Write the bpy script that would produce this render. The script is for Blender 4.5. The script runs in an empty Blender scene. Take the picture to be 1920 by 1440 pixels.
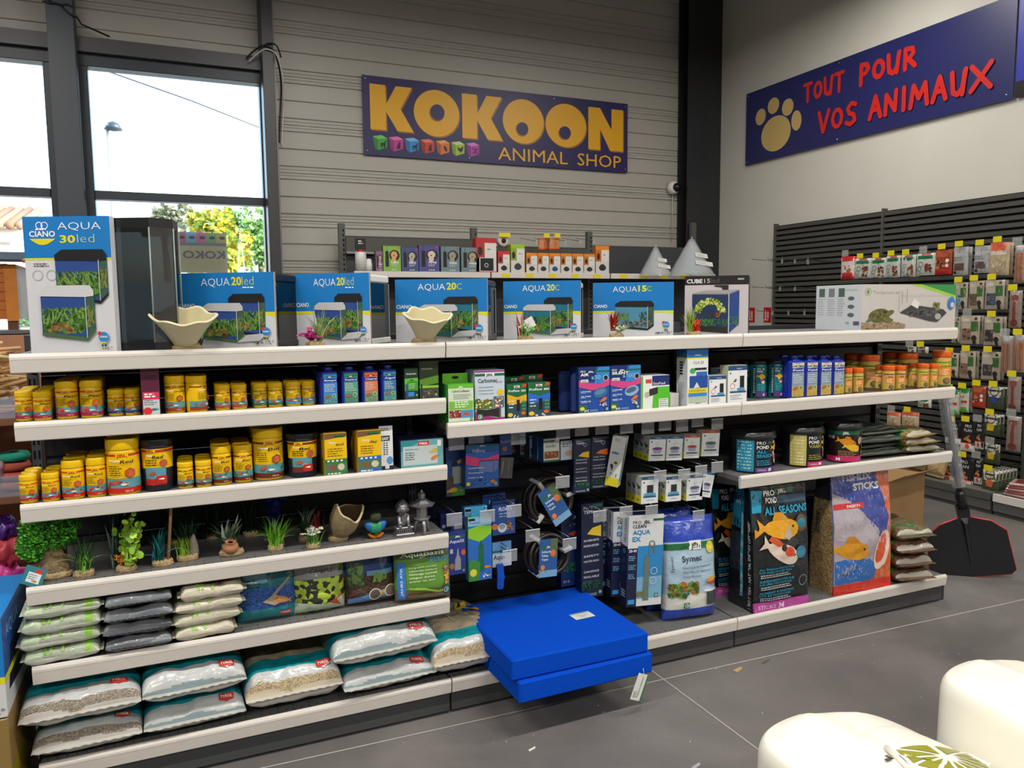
import bpy, math, random
from mathutils import Vector, Matrix, noise, geometry
R0 = random.Random(7)
scn = bpy.context.scene
COL = scn.collection
PI = math.pi

# ---------------------------------------------------------------- camera
CAM = Vector((0.42342819, -2.64793425, 1.519))
YAW, PITCH, ROLL, FPX = math.radians(23.69528937), math.radians(5.60815424), math.radians(0.57179649), 1465.8178
_f = Vector((math.sin(YAW)*math.cos(PITCH), math.cos(YAW)*math.cos(PITCH), -math.sin(PITCH)))
_r = Vector((math.cos(YAW), -math.sin(YAW), 0)); _d = _f.cross(_r)
CR = _r*math.cos(ROLL) + _d*math.sin(ROLL)
CD = -_r*math.sin(ROLL) + _d*math.cos(ROLL)
cam_data = bpy.data.cameras.new('camera'); cam = bpy.data.objects.new('camera', cam_data); COL.objects.link(cam)
_m = Matrix((( CR.x, -CD.x, -_f.x), (CR.y, -CD.y, -_f.y), (CR.z, -CD.z, -_f.z))).to_4x4()
_m.translation = CAM; cam.matrix_world = _m
cam_data.sensor_width = 36; cam_data.lens = FPX*36/1920; cam_data.clip_start = .05; cam_data.clip_end = 400
scn.camera = cam

# ---------------------------------------------------------------- view, world, sun
vs = scn.view_settings
vs.view_transform = 'Standard'; vs.look = 'None'; vs.gamma = 1; vs.use_curve_mapping = False
vs.exposure = 0.10
wd = bpy.data.worlds.new('daylight'); scn.world = wd; wd.use_nodes = True
nt = wd.node_tree; bg = nt.nodes['Background']
sky = nt.nodes.new('ShaderNodeTexSky'); sky.sky_type = 'NISHITA'
sky.sun_disc = False; sky.sun_elevation = math.radians(32); sky.sun_rotation = math.radians(120); sky.air_density = 1.0; sky.dust_density = 2.5
nt.links.new(sky.outputs[0], bg.inputs[0]); bg.inputs[1].default_value = 1.1
sd = bpy.data.lights.new('sun', 'SUN'); sun = bpy.data.objects.new('sun', sd); COL.objects.link(sun)
sd.energy = 3.2; sd.angle = .01; sd.color = (1, .95, .85)
# low sun from the left, outside, behind the shop front: it lights the trees and the house, not the aisle
sun.rotation_euler = Vector((-.75, .25, .62)).to_track_quat('Z', 'Y').to_euler()

# ---------------------------------------------------------------- ceiling lamps (area lights sit just under the lamp bodies built below)
LAMPS = [(x, y) for y in (-5.6, -1.75, 2.1) for x in (-4.2, -1.2, 1.8, 4.8)]
LAMP_Z = 4.45
for i, (x, y) in enumerate(LAMPS):
    ld = bpy.data.lights.new('lamp_light', 'AREA'); lo = bpy.data.objects.new('lamp_light', ld); COL.objects.link(lo)
    ld.shape = 'RECTANGLE'; ld.size = 1.45; ld.size_y = .1; ld.energy = 44 if y > 0 else 72; ld.color = (1, .962, .89)
    lo.location = (x, y, LAMP_Z - .075)

# ---------------------------------------------------------------- pixel of the 1920x1440 frame -> point on a plane
def ray(u, v):
    return CR*((u-960)/FPX) + CD*((v-720)/FPX) + _f
def at_x(u, v, X): d = ray(u, v); return CAM + d*((X-CAM.x)/d.x)
def at_y(u, v, Y): d = ray(u, v); return CAM + d*((Y-CAM.y)/d.y)
def at_z(u, v, Z): d = ray(u, v); return CAM + d*((Z-CAM.z)/d.z)

# ---------------------------------------------------------------- colours and materials
def lin(c): return c/12.92 if c <= .04045 else ((c+.055)/1.055)**2.4
def H(s, k=1.0):
    s = s.lstrip('#')
    if len(s) == 3: s = ''.join(c+c for c in s)
    return tuple(min(1, lin(int(s[i:i+2], 16)/255)*k) for i in (0, 2, 4)) + (1.0,)
def mixc(a, b, t): return tuple(a[i]*(1-t)+b[i]*t for i in range(3)) + (1.0,)
MATS = {}
def mat(name, rough=.5, metal=0, spec=.5, coat=0, noise_amt=.06, noise_scale=30, bump=0, bump_scale=60, trans=0, sheen=0, sss=0, tex='noise'):
    m = bpy.data.materials.new(name); m.use_nodes = True
    t = m.node_tree; N = t.nodes; L = t.links; b = N['Principled BSDF']
    at = N.new('ShaderNodeAttribute'); at.attribute_name = 'Col'
    tc = N.new('ShaderNodeTexCoord')
    nz = N.new('ShaderNodeTexNoise'); nz.inputs['Scale'].default_value = noise_scale; nz.inputs['Detail'].default_value = 3
    L.new(tc.outputs['Object'], nz.inputs['Vector'])
    mr = N.new('ShaderNodeMapRange'); mr.inputs['To Min'].default_value = 1-noise_amt; mr.inputs['To Max'].default_value = 1+noise_amt
    L.new(nz.outputs['Fac'], mr.inputs['Value'])
    mx = N.new('ShaderNodeVectorMath'); mx.operation = 'SCALE'
    L.new(at.outputs['Color'], mx.inputs[0]); L.new(mr.outputs[0], mx.inputs['Scale'])
    L.new(mx.outputs[0], b.inputs['Base Color'])
    b.inputs['Roughness'].default_value = rough; b.inputs['Metallic'].default_value = metal
    b.inputs['Specular IOR Level'].default_value = spec; b.inputs['Coat Weight'].default_value = coat
    b.inputs['Coat Roughness'].default_value = .08
    if sheen: b.inputs['Sheen Weight'].default_value = sheen
    if sss: b.inputs['Subsurface Weight'].default_value = sss; b.inputs['Subsurface Radius'].default_value = (.01, .01, .008)
    if bump:
        if tex == 'voronoi':
            bn = N.new('ShaderNodeTexVoronoi'); o = 'Distance'
        else:
            bn = N.new('ShaderNodeTexNoise'); bn.inputs['Detail'].default_value = 4; bn.inputs['Distortion'].default_value = .6 if coat else 0; o = 'Fac'
        bn.inputs['Scale'].default_value = bump_scale; L.new(tc.outputs['Object'], bn.inputs['Vector'])
        bp = N.new('ShaderNodeBump'); bp.inputs['Strength'].default_value = bump; bp.inputs['Distance'].default_value = .01
        L.new(bn.outputs[o], bp.inputs['Height']); L.new(bp.outputs[0], b.inputs['Normal']); L.new(bp.outputs[0], b.inputs['Coat Normal'])
    if trans:
        tr = N.new('ShaderNodeBsdfTransparent'); ms = N.new('ShaderNodeMixShader'); ms.inputs[0].default_value = 1-trans
        L.new(tr.outputs[0], ms.inputs[1]); L.new(b.outputs[0], ms.inputs[2]); L.new(ms.outputs[0], N['Material Output'].inputs[0])
    MATS[name] = m; return m
mat('card', .42, noise_amt=.03)
mat('plastic', .28, noise_amt=.02)
mat('matte', .85, spec=.25, noise_amt=.08)
mat('paint', .38, noise_amt=.03)
mat('darkmetal', .5, spec=.4, noise_amt=.06)
mat('film', .3, coat=.7, noise_amt=.05, bump=.6, bump_scale=20)
mat('softfilm', .35, coat=.3, noise_amt=.10, bump=.6, bump_scale=28)
mat('leaf', .5, spec=.35, noise_amt=.15, noise_scale=60)
mat('stone', .9, spec=.2, noise_amt=.25, noise_scale=90, bump=.5, bump_scale=140)
mat('granules', .7, spec=.3, noise_amt=.3, noise_scale=220, bump=.9, bump_scale=230, tex='voronoi', coat=.35)
mat('foam', .95, spec=.05, noise_amt=.14, noise_scale=260, bump=.5, bump_scale=420)
mat('wood', .6, noise_amt=.2, noise_scale=14)
mat('chrome', .25, metal=.9, noise_amt=.02)
mat('silver', .38, metal=.75, noise_amt=.3, noise_scale=40)
mat('shell', .5, noise_amt=.05, noise_scale=25, sss=0)
mat('clear', .12, spec=.6, trans=.72, noise_amt=.02)
mat('smoke', .1, spec=.5, trans=.25, noise_amt=.02)
mat('rubber', .3, spec=.5, noise_amt=.04)
mat('whiteplastic', .3, noise_amt=.01, sss=0)
mat('bark', .95, spec=.1, noise_amt=.3, noise_scale=8)

def grain_material(name, scale, lo, hi, dark=None, cut=.5, rough=.6, bump=.8, coat=.3):
    m = bpy.data.materials.new(name); m.use_nodes = True; t = m.node_tree; N = t.nodes; L = t.links; b = N['Principled BSDF']
    at = N.new('ShaderNodeAttribute'); at.attribute_name = 'Col'; tc = N.new('ShaderNodeTexCoord')
    vo = N.new('ShaderNodeTexVoronoi'); vo.inputs['Scale'].default_value = scale; L.new(tc.outputs['Object'], vo.inputs['Vector'])
    sp = N.new('ShaderNodeSeparateColor'); L.new(vo.outputs['Color'], sp.inputs[0])
    mr = N.new('ShaderNodeMapRange'); mr.inputs['To Min'].default_value = lo; mr.inputs['To Max'].default_value = hi; L.new(sp.outputs[0], mr.inputs[0])
    mx = N.new('ShaderNodeVectorMath'); mx.operation = 'SCALE'; L.new(at.outputs['Color'], mx.inputs[0]); L.new(mr.outputs[0], mx.inputs['Scale']); out = mx.outputs[0]
    if dark:
        gt = N.new('ShaderNodeMath'); gt.operation = 'GREATER_THAN'; gt.inputs[1].default_value = cut; L.new(sp.outputs[1], gt.inputs[0])
        mm = N.new('ShaderNodeMix'); mm.data_type = 'RGBA'; L.new(gt.outputs[0], mm.inputs[0]); L.new(out, mm.inputs[6]); mm.inputs[7].default_value = dark; out = mm.outputs[2]
    L.new(out, b.inputs['Base Color']); b.inputs['Roughness'].default_value = rough; b.inputs['Coat Weight'].default_value = coat; b.inputs['Coat Roughness'].default_value = .1
    bp = N.new('ShaderNodeBump'); bp.inputs['Strength'].default_value = bump; bp.inputs['Distance'].default_value = .004; bp.invert = True
    L.new(vo.outputs['Distance'], bp.inputs['Height']); L.new(bp.outputs[0], b.inputs['Normal']); MATS[name] = m
grain_material('gravel', 330, .45, 1.35)
grain_material('coarse_gravel', 190, .4, 1.3)
grain_material('pebbles', 62, .75, 1.25, dark=H('2e3228'), cut=.55)
grain_material('pellets', 150, .45, 1.4, coat=.5)
def pane_material(name, tint=(.94, .97, .97), gloss=.08):
    m = bpy.data.materials.new(name); m.use_nodes = True; t = m.node_tree; N = t.nodes; L = t.links
    N.remove(N['Principled BSDF'])
    tr = N.new('ShaderNodeBsdfTransparent'); tr.inputs[0].default_value = (*tint, 1)
    gl = N.new('ShaderNodeBsdfGlossy'); gl.inputs['Roughness'].default_value = .02
    lw = N.new('ShaderNodeFresnel'); lw.inputs[0].default_value = 1.45
    ma = N.new('ShaderNodeMath'); ma.operation = 'MULTIPLY_ADD'; ma.inputs[1].default_value = 1.0; ma.inputs[2].default_value = gloss-.04
    L.new(lw.outputs[0], ma.inputs[0])
    ms = N.new('ShaderNodeMixShader'); L.new(ma.outputs[0], ms.inputs[0]); L.new(tr.outputs[0], ms.inputs[1]); L.new(gl.outputs[0], ms.inputs[2])
    L.new(ms.outputs[0], N['Material Output'].inputs[0]); MATS[name] = m
pane_material('pane')
pane_material('tankglass', (.36, .37, .38), .10)
def glow(name, col, s):
    m = bpy.data.materials.new(name); m.use_nodes = True; N = m.node_tree.nodes
    b = N['Principled BSDF']; b.inputs['Emission Color'].default_value = (*col, 1); b.inputs['Emission Strength'].default_value = s; b.inputs['Base Color'].default_value = (.9, .9, .9, 1)
    MATS[name] = m
glow('lamp_glow', (1, .95, .86), 14)

# ---------------------------------------------------------------- mesh builder
CH = {}
class MB:
    def __init__(s):
        s.v = []; s.f = []; s.c = []; s.m = []; s.sm = []; s.mats = []; s.T = Matrix.Identity(4)
    def mi(s, name):
        if name not in s.mats: s.mats.append(name)
        return s.mats.index(name)
    def add(s, vs, fs, col, mt='card', smooth=False):
        k = len(s.v); T = s.T
        s.v += [tuple(T @ Vector(p)) for p in vs]
        i = s.mi(mt); many = isinstance(col, list)
        for n, f in enumerate(fs):
            c = col[n] if many else col
            s.f.append(tuple(k+q for q in f)); s.c.append(c[:4]); s.m.append(s.mi(c[4]) if len(c) > 4 else i); s.sm.append(smooth)
    def box(s, x0, x1, y0, y1, z0, z1, col, mt='card', b=0.0, cols=None):
        if b <= 0:
            vs = [(x0,y0,z0),(x1,y0,z0),(x1,y1,z0),(x0,y1,z0),(x0,y0,z1),(x1,y0,z1),(x1,y1,z1),(x0,y1,z1)]
            fs = [(0,1,5,4),(1,2,6,5),(2,3,7,6),(3,0,4,7),(4,5,6,7),(3,2,1,0)]
            s.add(vs, fs, cols or col, mt); return
        b = min(b, (x1-x0)/2.01, (y1-y0)/2.01, (z1-z0)/2.01)
        vs = []; ix = {}
        for a, X in ((0, x0), (1, x1)):
            for c, Y in ((0, y0), (1, y1)):
                for e, Z in ((0, z0), (1, z1)):
                    dx = b if a == 0 else -b; dy = b if c == 0 else -b; dz = b if e == 0 else -b
                    ix[a,c,e,0] = len(vs); vs.append((X, Y+dy, Z+dz))
                    ix[a,c,e,1] = len(vs); vs.append((X+dx, Y, Z+dz))
                    ix[a,c,e,2] = len(vs); vs.append((X+dx, Y+dy, Z))
        g = lambda a,c,e,k: ix[a,c,e,k]
        fs = [tuple(g(*q,1) for q in ((0,0,0),(1,0,0),(1,0,1),(0,0,1))), tuple(g(*q,0) for q in ((1,0,0),(1,1,0),(1,1,1),(1,0,1))),
              tuple(g(*q,1) for q in ((1,1,0),(0,1,0),(0,1,1),(1,1,1))), tuple(g(*q,0) for q in ((0,1,0),(0,0,0),(0,0,1),(0,1,1))),
              tuple(g(*q,2) for q in ((0,0,1),(1,0,1),(1,1,1),(0,1,1))), tuple(g(*q,2) for q in ((0,1,0),(1,1,0),(1,0,0),(0,0,0)))]
        for a in (0, 1):
            for c in (0, 1):
                fs.append((g(a,c,0,0), g(a,c,0,1), g(a,c,1,1), g(a,c,1,0)) if a != c else (g(a,c,0,1), g(a,c,0,0), g(a,c,1,0), g(a,c,1,1)))
                fs.append((g(a,0,c,0), g(a,1,c,0), g(a,1,c,2), g(a,0,c,2)) if a != c else (g(a,1,c,0), g(a,0,c,0), g(a,0,c,2), g(a,1,c,2)))
                fs.append((g(0,a,c,1), g(1,a,c,1), g(1,a,c,2), g(0,a,c,2)) if a == c else (g(1,a,c,1), g(0,a,c,1), g(0,a,c,2), g(1,a,c,2)))
                for e in (0, 1):
                    t = (g(a,c,e,0), g(a,c,e,1), g(a,c,e,2)); fs.append(t if (a+c+e) % 2 else t[::-1])
        if cols: cl = list(cols) + [cols[0]]*(len(fs)-6)
        else: cl = col
        s.add(vs, fs, cl, mt)
    def lathe(s, prof, n, col, mt='plastic', c=(0, 0), smooth=True, cols=None, cap=True, ex=1.0, ey=1.0, rib=0):
        vs = []; fs = []; cc = []
        for (r, z) in prof:
            for i in range(n):
                a = 2*PI*i/n; rr = r*(1-rib*(i % 2)) if rib else r
                vs.append((c[0]+rr*ex*math.cos(a), c[1]+rr*ey*math.sin(a), z))
        for j in range(len(prof)-1):
            for i in range(n):
                k = (i+1) % n; fs.append((j*n+i, j*n+k, (j+1)*n+k, (j+1)*n+i)); cc.append(cols[j] if cols else col)
        if cap:
            fs.append(tuple(reversed(range(n)))); cc.append(cc[0]); fs.append(tuple((len(prof)-1)*n+i for i in range(n))); cc.append(cc[-2])
        s.add(vs, fs, cc, mt, smooth)
    def tube(s, pts, r, col, mt='plastic', n=6, smooth=True, cap=True):
        pts = [Vector(p) for p in pts]; vs = []; fs = []; up = Vector((.13, .21, .97)); L = len(pts)
        for i, p in enumerate(pts):
            t = (pts[min(i+1, L-1)]-pts[max(i-1, 0)])
            if t.length < 1e-9: t = Vector((0, 0, 1))
            t.normalize(); a = t.cross(up)
            if a.length < .05: a = t.cross(Vector((1, 0, 0)))
            a.normalize(); b = t.cross(a); rr = r[i] if isinstance(r, (list, tuple)) else r
            up = b*-1 if abs(t.dot(up)) > .99 else up
            for k in range(n):
                q = 2*PI*k/n; vs.append(p + a*(rr*math.cos(q)) + b*(rr*math.sin(q)))
        for j in range(L-1):
            for i in range(n):
                k = (i+1) % n; fs.append((j*n+i, j*n+k, (j+1)*n+k, (j+1)*n+i))
        if cap: fs.append(tuple(reversed(range(n)))); fs.append(tuple((L-1)*n+i for i in range(n)))
        s.add(vs, fs, col, mt, smooth)
    def grid(s, fn, nu, nv, col, mt='card', smooth=True, flip=False, spacing='lin', wrap=False):
        sp = (lambda t: .5-.5*math.cos(PI*t)) if spacing == 'cos' else (lambda t: t)
        us = [sp(i/nu) for i in range(nu+1)]; vsx = [sp(j/nv) for j in range(nv+1)]
        vs = [fn(a, b) for b in vsx for a in us]; fs = []; cc = []
        for j in range(nv):
            for i in range(nu):
                q = (j*(nu+1)+i, j*(nu+1)+i+1, (j+1)*(nu+1)+i+1, (j+1)*(nu+1)+i)
                fs.append(q[::-1] if flip else q)
                cc.append(col((us[i]+us[i+1])/2, (vsx[j]+vsx[j+1])/2) if callable(col) else col)
        s.add(vs, fs, cc, mt, smooth)
    def extrude(s, pts, d0, d1, col, mt='paint', axis='x'):
        # closed outline in the plane across the axis, swept from d0 to d1
        n = len(pts)
        P = {'x': lambda d, p: (d, p[0], p[1]), 'y': lambda d, p: (p[0], d, p[1]), 'z': lambda d, p: (p[0], p[1], d)}[axis]
        vs = [P(d0, p) for p in pts] + [P(d1, p) for p in pts]
        fs = [(i, (i+1) % n, n+(i+1) % n, n+i) for i in range(n)] + [tuple(reversed(range(n))), tuple(range(n, 2*n))]
        s.add(vs, fs, col, mt)
    def build(s, name, parent=None, loc=None, rot=None, fix=True):
        me = bpy.data.meshes.new(name); me.from_pydata(s.v, [], s.f)
        for m in s.mats: me.materials.append(MATS[m])
        me.polygons.foreach_set('material_index', s.m); me.polygons.foreach_set('use_smooth', s.sm)
        a = me.attributes.new('Col', 'FLOAT_COLOR', 'FACE')
        a.data.foreach_set('color', [x for c in s.c for x in c]); me.update()
        o = bpy.data.objects.new(name, me); COL.objects.link(o)
        if parent: o.parent = parent; CH.setdefault(parent.name, []).append(o)
        if loc: o.location = loc
        if rot is not None: o.rotation_euler = rot if hasattr(rot, '__len__') else (0, 0, rot)
        return o

# ---------------------------------------------------------------- printing on a surface
_TX = {}
def glyphs(s, bold=0.0):
    k = (s, bold)
    if k not in _TX:
        cu = bpy.data.curves.new('lettering', 'FONT'); cu.body = s; cu.size = 1; cu.resolution_u = 2; cu.offset = bold; cu.fill_mode = 'FRONT'
        ob = bpy.data.objects.new('lettering', cu); COL.objects.link(ob)
        me = bpy.data.meshes.new_from_object(ob.evaluated_get(bpy.context.evaluated_depsgraph_get()))
        vs = [(v.co.x, v.co.y) for v in me.vertices]; fs = [tuple(p.vertices) for p in me.polygons if p.normal.z > .5 or True]
        out = []
        for f in fs:
            a = sum(vs[f[i]][0]*vs[f[(i+1) % len(f)]][1]-vs[f[(i+1) % len(f)]][0]*vs[f[i]][1] for i in range(len(f)))
            out.append(f if a > 0 else f[::-1])
        bpy.data.objects.remove(ob); bpy.data.curves.remove(cu); bpy.data.meshes.remove(me)
        if vs: x0 = min(p[0] for p in vs); x1 = max(p[0] for p in vs)
        else: x0 = x1 = 0
        _TX[k] = ([((p[0]-x0), p[1]) for p in vs], out, x1-x0)
    return _TX[k]
CAPH = .73
class Canvas:
    def __init__(s, mb, fn, w, h, mt='card', step=None, lift=.00018):
        s.mb = mb; s.fn = fn; s.w = w; s.h = h; s.mt = mt; s.step = step; s.n = 1; s.lift = lift
    def _emit(s, vs, fs, col):
        if not fs: return
        l = s.n*s.lift; s.n += 1
        if s.step:
            tri = []
            for f in fs:
                for i in range(1, len(f)-1): tri.append((vs[f[0]], vs[f[i]], vs[f[i+1]]))
            out = []; st = s.step
            while tri:
                a, b, c = tri.pop()
                la, lb, lc = abs(a[0]-b[0])+.35*abs(a[1]-b[1]), abs(b[0]-c[0])+.35*abs(b[1]-c[1]), abs(c[0]-a[0])+.35*abs(c[1]-a[1])
                m = max(la, lb, lc)
                if m < st or len(out) > 6000: out.append((a, b, c)); continue
                if m == la: q = ((a[0]+b[0])/2, (a[1]+b[1])/2); tri += [(a, q, c), (q, b, c)]
                elif m == lb: q = ((b[0]+c[0])/2, (b[1]+c[1])/2); tri += [(a, b, q), (a, q, c)]
                else: q = ((c[0]+a[0])/2, (c[1]+a[1])/2); tri += [(a, b, q), (q, b, c)]
            idx = {}; V = []; F = []
            for t in out:
                f = []
                for p in t:
                    k = (round(p[0], 6), round(p[1], 6))
                    if k not in idx: idx[k] = len(V); V.append(p)
                    f.append(idx[k])
                if len(set(f)) == 3: F.append(tuple(f))
            vs, fs = V, F
        s.mb.add([s.fn(x, y, l) for x, y in vs], fs, col, s.mt, bool(s.step))
    def rect(s, x0, y0, x1, y1, col):
        s._emit([(x0, y0), (x1, y0), (x1, y1), (x0, y1)], [(0, 1, 2, 3)], col)
    def poly(s, pts, col):
        tr = geometry.tessellate_polygon([[Vector((p[0], p[1], 0)) for p in pts]])
        out = []
        for f in tr:
            a = sum(pts[f[i]][0]*pts[f[(i+1) % 3]][1]-pts[f[(i+1) % 3]][0]*pts[f[i]][1] for i in range(3))
            out.append(f if a > 0 else f[::-1])
        s._emit(list(pts), out, col)
    def ell(s, cx, cy, rx, ry, col, n=14, rot=0):
        c, d = math.cos(rot), math.sin(rot)
        pts = [(cx+rx*math.cos(2*PI*i/n)*c-ry*math.sin(2*PI*i/n)*d, cy+rx*math.cos(2*PI*i/n)*d+ry*math.sin(2*PI*i/n)*c) for i in range(n)]
        s._emit(pts, [tuple(range(n))], col)
    def ring(s, cx, cy, r, t, col, n=18):
        v = [(cx+q*math.cos(2*PI*i/n), cy+q*math.sin(2*PI*i/n)) for q in (r-t, r) for i in range(n)]
        s._emit(v, [(i, (i+1) % n, n+(i+1) % n, n+i)[::-1] for i in range(n)], col)
    def text(s, t, x, y, h, col, w=None, bold=0.0, skew=0, rot=0, anchor='l'):
        vs, fs, W = glyphs(t, bold); k = h/CAPH; kx = w/W if (w and W) else k
        tw = W*kx; ox = -tw if anchor == 'r' else (-tw/2 if anchor == 'c' else 0)
        c, d = math.cos(rot), math.sin(rot); out = []
        for (a, b) in vs:
            px, py = ox+a*kx+b*k*skew, b*k; out.append((x+px*c-py*d, y+px*d+py*c))
        st = s.step; s.step = None if st and h < st*2.0 else st
        s._emit(out, fs, col); s.step = st
        return tw
    def many(s, shapes, col):
        # several small outlines in one layer and one colour
        vs = []; fs = []
        for pts in shapes:
            k = len(vs); vs += pts; fs.append(tuple(range(k, k+len(pts))))
        st = s.step; s.step = None; s._emit(vs, fs, col); s.step = st
    def lines(s, x, y, w, n, gap, h, col, rg=R0, ragged=.35):
        sh = []
        for i in range(n):
            xx = x; end = x+w*(1-rg.random()*ragged); yy = y-i*gap
            while xx < end:
                l = h*rg.uniform(1.5, 5); e = min(xx+l, end); sh.append([(xx, yy), (e, yy), (e, yy+h), (xx, yy+h)]); xx = e+h*.8
        s.many(sh, col)
    def leaves(s, x0, y0, x1, y1, n, cols, size, rg=R0, kind='blade', up=1.4):
        for c in cols:
            sh = []
            for _ in range(n):
                x, y = rg.uniform(x0, x1), rg.uniform(y0, y1); z = size*rg.uniform(.5, 1.3)
                if kind == 'blade':
                    a = rg.gauss(PI/2, .45); l = z*up; px, py = math.cos(a)*l, math.sin(a)*l; q = z*.16
                    tri = [(x-q, y), (x+q, y), (x+px, min(y+py, y1+size*.3))]
                    tri = [(min(max(a_, x0), x1), b_) for a_, b_ in tri]; sh.append(tri)
                else:
                    a0 = rg.random()*6; k = 6; xx = min(max(x, x0+z*.5), x1-z*.5)
                    sh.append([(xx+z*.5*math.cos(a0+2*PI*i/k)*rg.uniform(.7, 1.2), y+z*.5*math.sin(a0+2*PI*i/k)*rg.uniform(.6, 1)) for i in range(k)])
            s.many(sh, c)
    def fish(s, x, y, l, col, flip=1, rot=0, fin=None, eye=True, fat=.21):
        K = [(.42*math.cos(PI*k/9)+.08, math.sin(PI*k/9)**.8*(1 if k < 4 else 1-.07*(k-3))) for k in range(9)]; B = [(a, fat*b) for a, b in K]+[(-.33, .05), (-.5, .17), (-.44, .01), (-.5, -.17), (-.33, -.05)]+[(a, -fat*b) for a, b in K[:0:-1]]
        c, d = math.cos(rot), math.sin(rot)
        P = [(x+(a*flip*c-b*d)*l, y+(a*flip*d+b*c)*l) for a, b in B]
        if flip > 0: P = P
        s.poly(P, col)
        if fin: s.poly([(x+(a*flip*c-b*d)*l, y+(a*flip*d+b*c)*l) for a, b in ((-.15, fat*.7), (-.08, fat*1.45), (.08, fat*1.5), (.25, fat*.85))], fin)
        if eye: s.ell(x+(.36*flip*c-.05*d)*l, y+(.36*flip*d+.05*c)*l, .03*l, .03*l, H('111'), 6)
def flat(o, ux, uy):
    o, ux, uy = Vector(o), Vector(ux), Vector(uy); n = ux.cross(uy).normalized()
    return lambda x, y, l: o+ux*x+uy*y+n*l
def front(mb, x0, x1, y, z0, z1, **k):        # a face that looks towards -Y
    return Canvas(mb, flat((x0, y, z0), (1, 0, 0), (0, 0, 1)), x1-x0, z1-z0, **k)
def leftside(mb, x, y0, y1, z0, z1, **k):      # a face that looks towards -X, drawn from back to front
    return Canvas(mb, flat((x, y1, z0), (0, -1, 0), (0, 0, 1)), y1-y0, z1-z0, **k)
def rightside(mb, x, y0, y1, z0, z1, **k):
    return Canvas(mb, flat((x, y0, z0), (0, 1, 0), (0, 0, 1)), y1-y0, z1-z0, **k)
def around(mb, r, z0, w, h, a0=-PI/2, mt='plastic', c=(0, 0), step=None):   # label on a jar, its middle facing a0
    return Canvas(mb, lambda x, y, l: (c[0]+(r+l)*math.cos(a0+(x-w/2)/r), c[1]+(r+l)*math.sin(a0+(x-w/2)/r), z0+y), w, h, mt=mt, step=step or r*.32, lift=.0003)

# ---------------------------------------------------------------- things, parts, copies
def tag(o, label, cat, group=None, kind=None):
    o['label'] = label; o['category'] = cat
    if group: o['group'] = group
    if kind: o['kind'] = kind
    return o
def thing(name, label, cat, loc=(0, 0, 0), rz=0, group=None):
    o = bpy.data.objects.new(name, None); COL.objects.link(o); o.location = loc; o.rotation_euler = (0, 0, rz); o.empty_display_size = .1
    return tag(o, label, cat, group)
def dup(root, label, loc, rz=None, group=None, scale=None):
    def cp(o, par):
        c = o.copy(); COL.objects.link(c)
        if par: c.parent = par
        for ch in CH.get(o.name, ()):
            d = cp(ch, c); CH.setdefault(c.name, []).append(d)
        return c
    r = cp(root, None); r.location = loc; r['label'] = label
    if rz is not None: r.rotation_euler = (0, 0, rz) if not hasattr(rz, '__len__') else rz
    if group: r['group'] = group
    if scale: r.scale = scale
    return r
def struct(o): o['kind'] = 'structure'; return o
ORD = ['first', 'second', 'third', 'fourth', 'fifth', 'sixth', 'seventh', 'eighth', 'ninth', 'tenth', 'eleventh', 'twelfth', 'thirteenth', 'fourteenth', 'fifteenth', 'sixteenth', 'seventeenth', 'eighteenth', 'nineteenth', 'twentieth', 'twenty-first', 'twenty-second']
# ================================================================ the room
WY, WX = 5.0, 6.39          # back wall, right wall
XL, YF, ZC = -5.8, -7.6, 5.4   # left wall, wall behind the camera, ceiling
GREY = H('b4b0a8')
def floor_material():
    m = bpy.data.materials.new('polished_concrete'); m.use_nodes = True; t = m.node_tree; N = t.nodes; L = t.links; b = N['Principled BSDF']
    tc = N.new('ShaderNodeTexCoord')
    n1 = N.new('ShaderNodeTexNoise'); n1.inputs['Scale'].default_value = 1.3; n1.inputs['Detail'].default_value = 8; n1.inputs['Roughness'].default_value = .62; n1.inputs['Distortion'].default_value = .5
    n2 = N.new('ShaderNodeTexNoise'); n2.inputs['Scale'].default_value = 120; n2.inputs['Detail'].default_value = 2
    L.new(tc.outputs['Object'], n1.inputs[0]); L.new(tc.outputs['Object'], n2.inputs[0])
    cr = N.new('ShaderNodeValToRGB'); e = cr.color_ramp.elements
    e[0].position = .32; e[0].color = H('64605f'); e[1].position = .72; e[1].color = H('85807d')
    L.new(n1.outputs['Fac'], cr.inputs[0])
    mx = N.new('ShaderNodeMix'); mx.data_type = 'RGBA'; mx.blend_type = 'MULTIPLY'; mx.inputs[0].default_value = .25
    L.new(cr.outputs[0], mx.inputs[6]); L.new(n2.outputs['Color'], mx.inputs[7])
    L.new(mx.outputs[2], b.inputs['Base Color'])
    mr = N.new('ShaderNodeMapRange'); mr.inputs['To Min'].default_value = .42; mr.inputs['To Max'].default_value = .62
    L.new(n1.outputs['Fac'], mr.inputs[0]); L.new(mr.outputs[0], b.inputs['Roughness'])
    MATS['floor'] = m
floor_material()
def plaster_material():
    m = bpy.data.materials.new('painted_plaster'); m.use_nodes = True; t = m.node_tree; N = t.nodes; L = t.links; b = N['Principled BSDF']
    tc = N.new('ShaderNodeTexCoord'); n1 = N.new('ShaderNodeTexNoise'); n1.inputs['Scale'].default_value = 3
    L.new(tc.outputs['Object'], n1.inputs[0]); cr = N.new('ShaderNodeValToRGB'); e = cr.color_ramp.elements
    e[0].color = H('cfccc3'); e[1].color = H('d8d5cc'); L.new(n1.outputs['Fac'], cr.inputs[0]); L.new(cr.outputs[0], b.inputs['Base Color'])
    b.inputs['Roughness'].default_value = .8; MATS['plaster'] = m
plaster_material()

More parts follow.
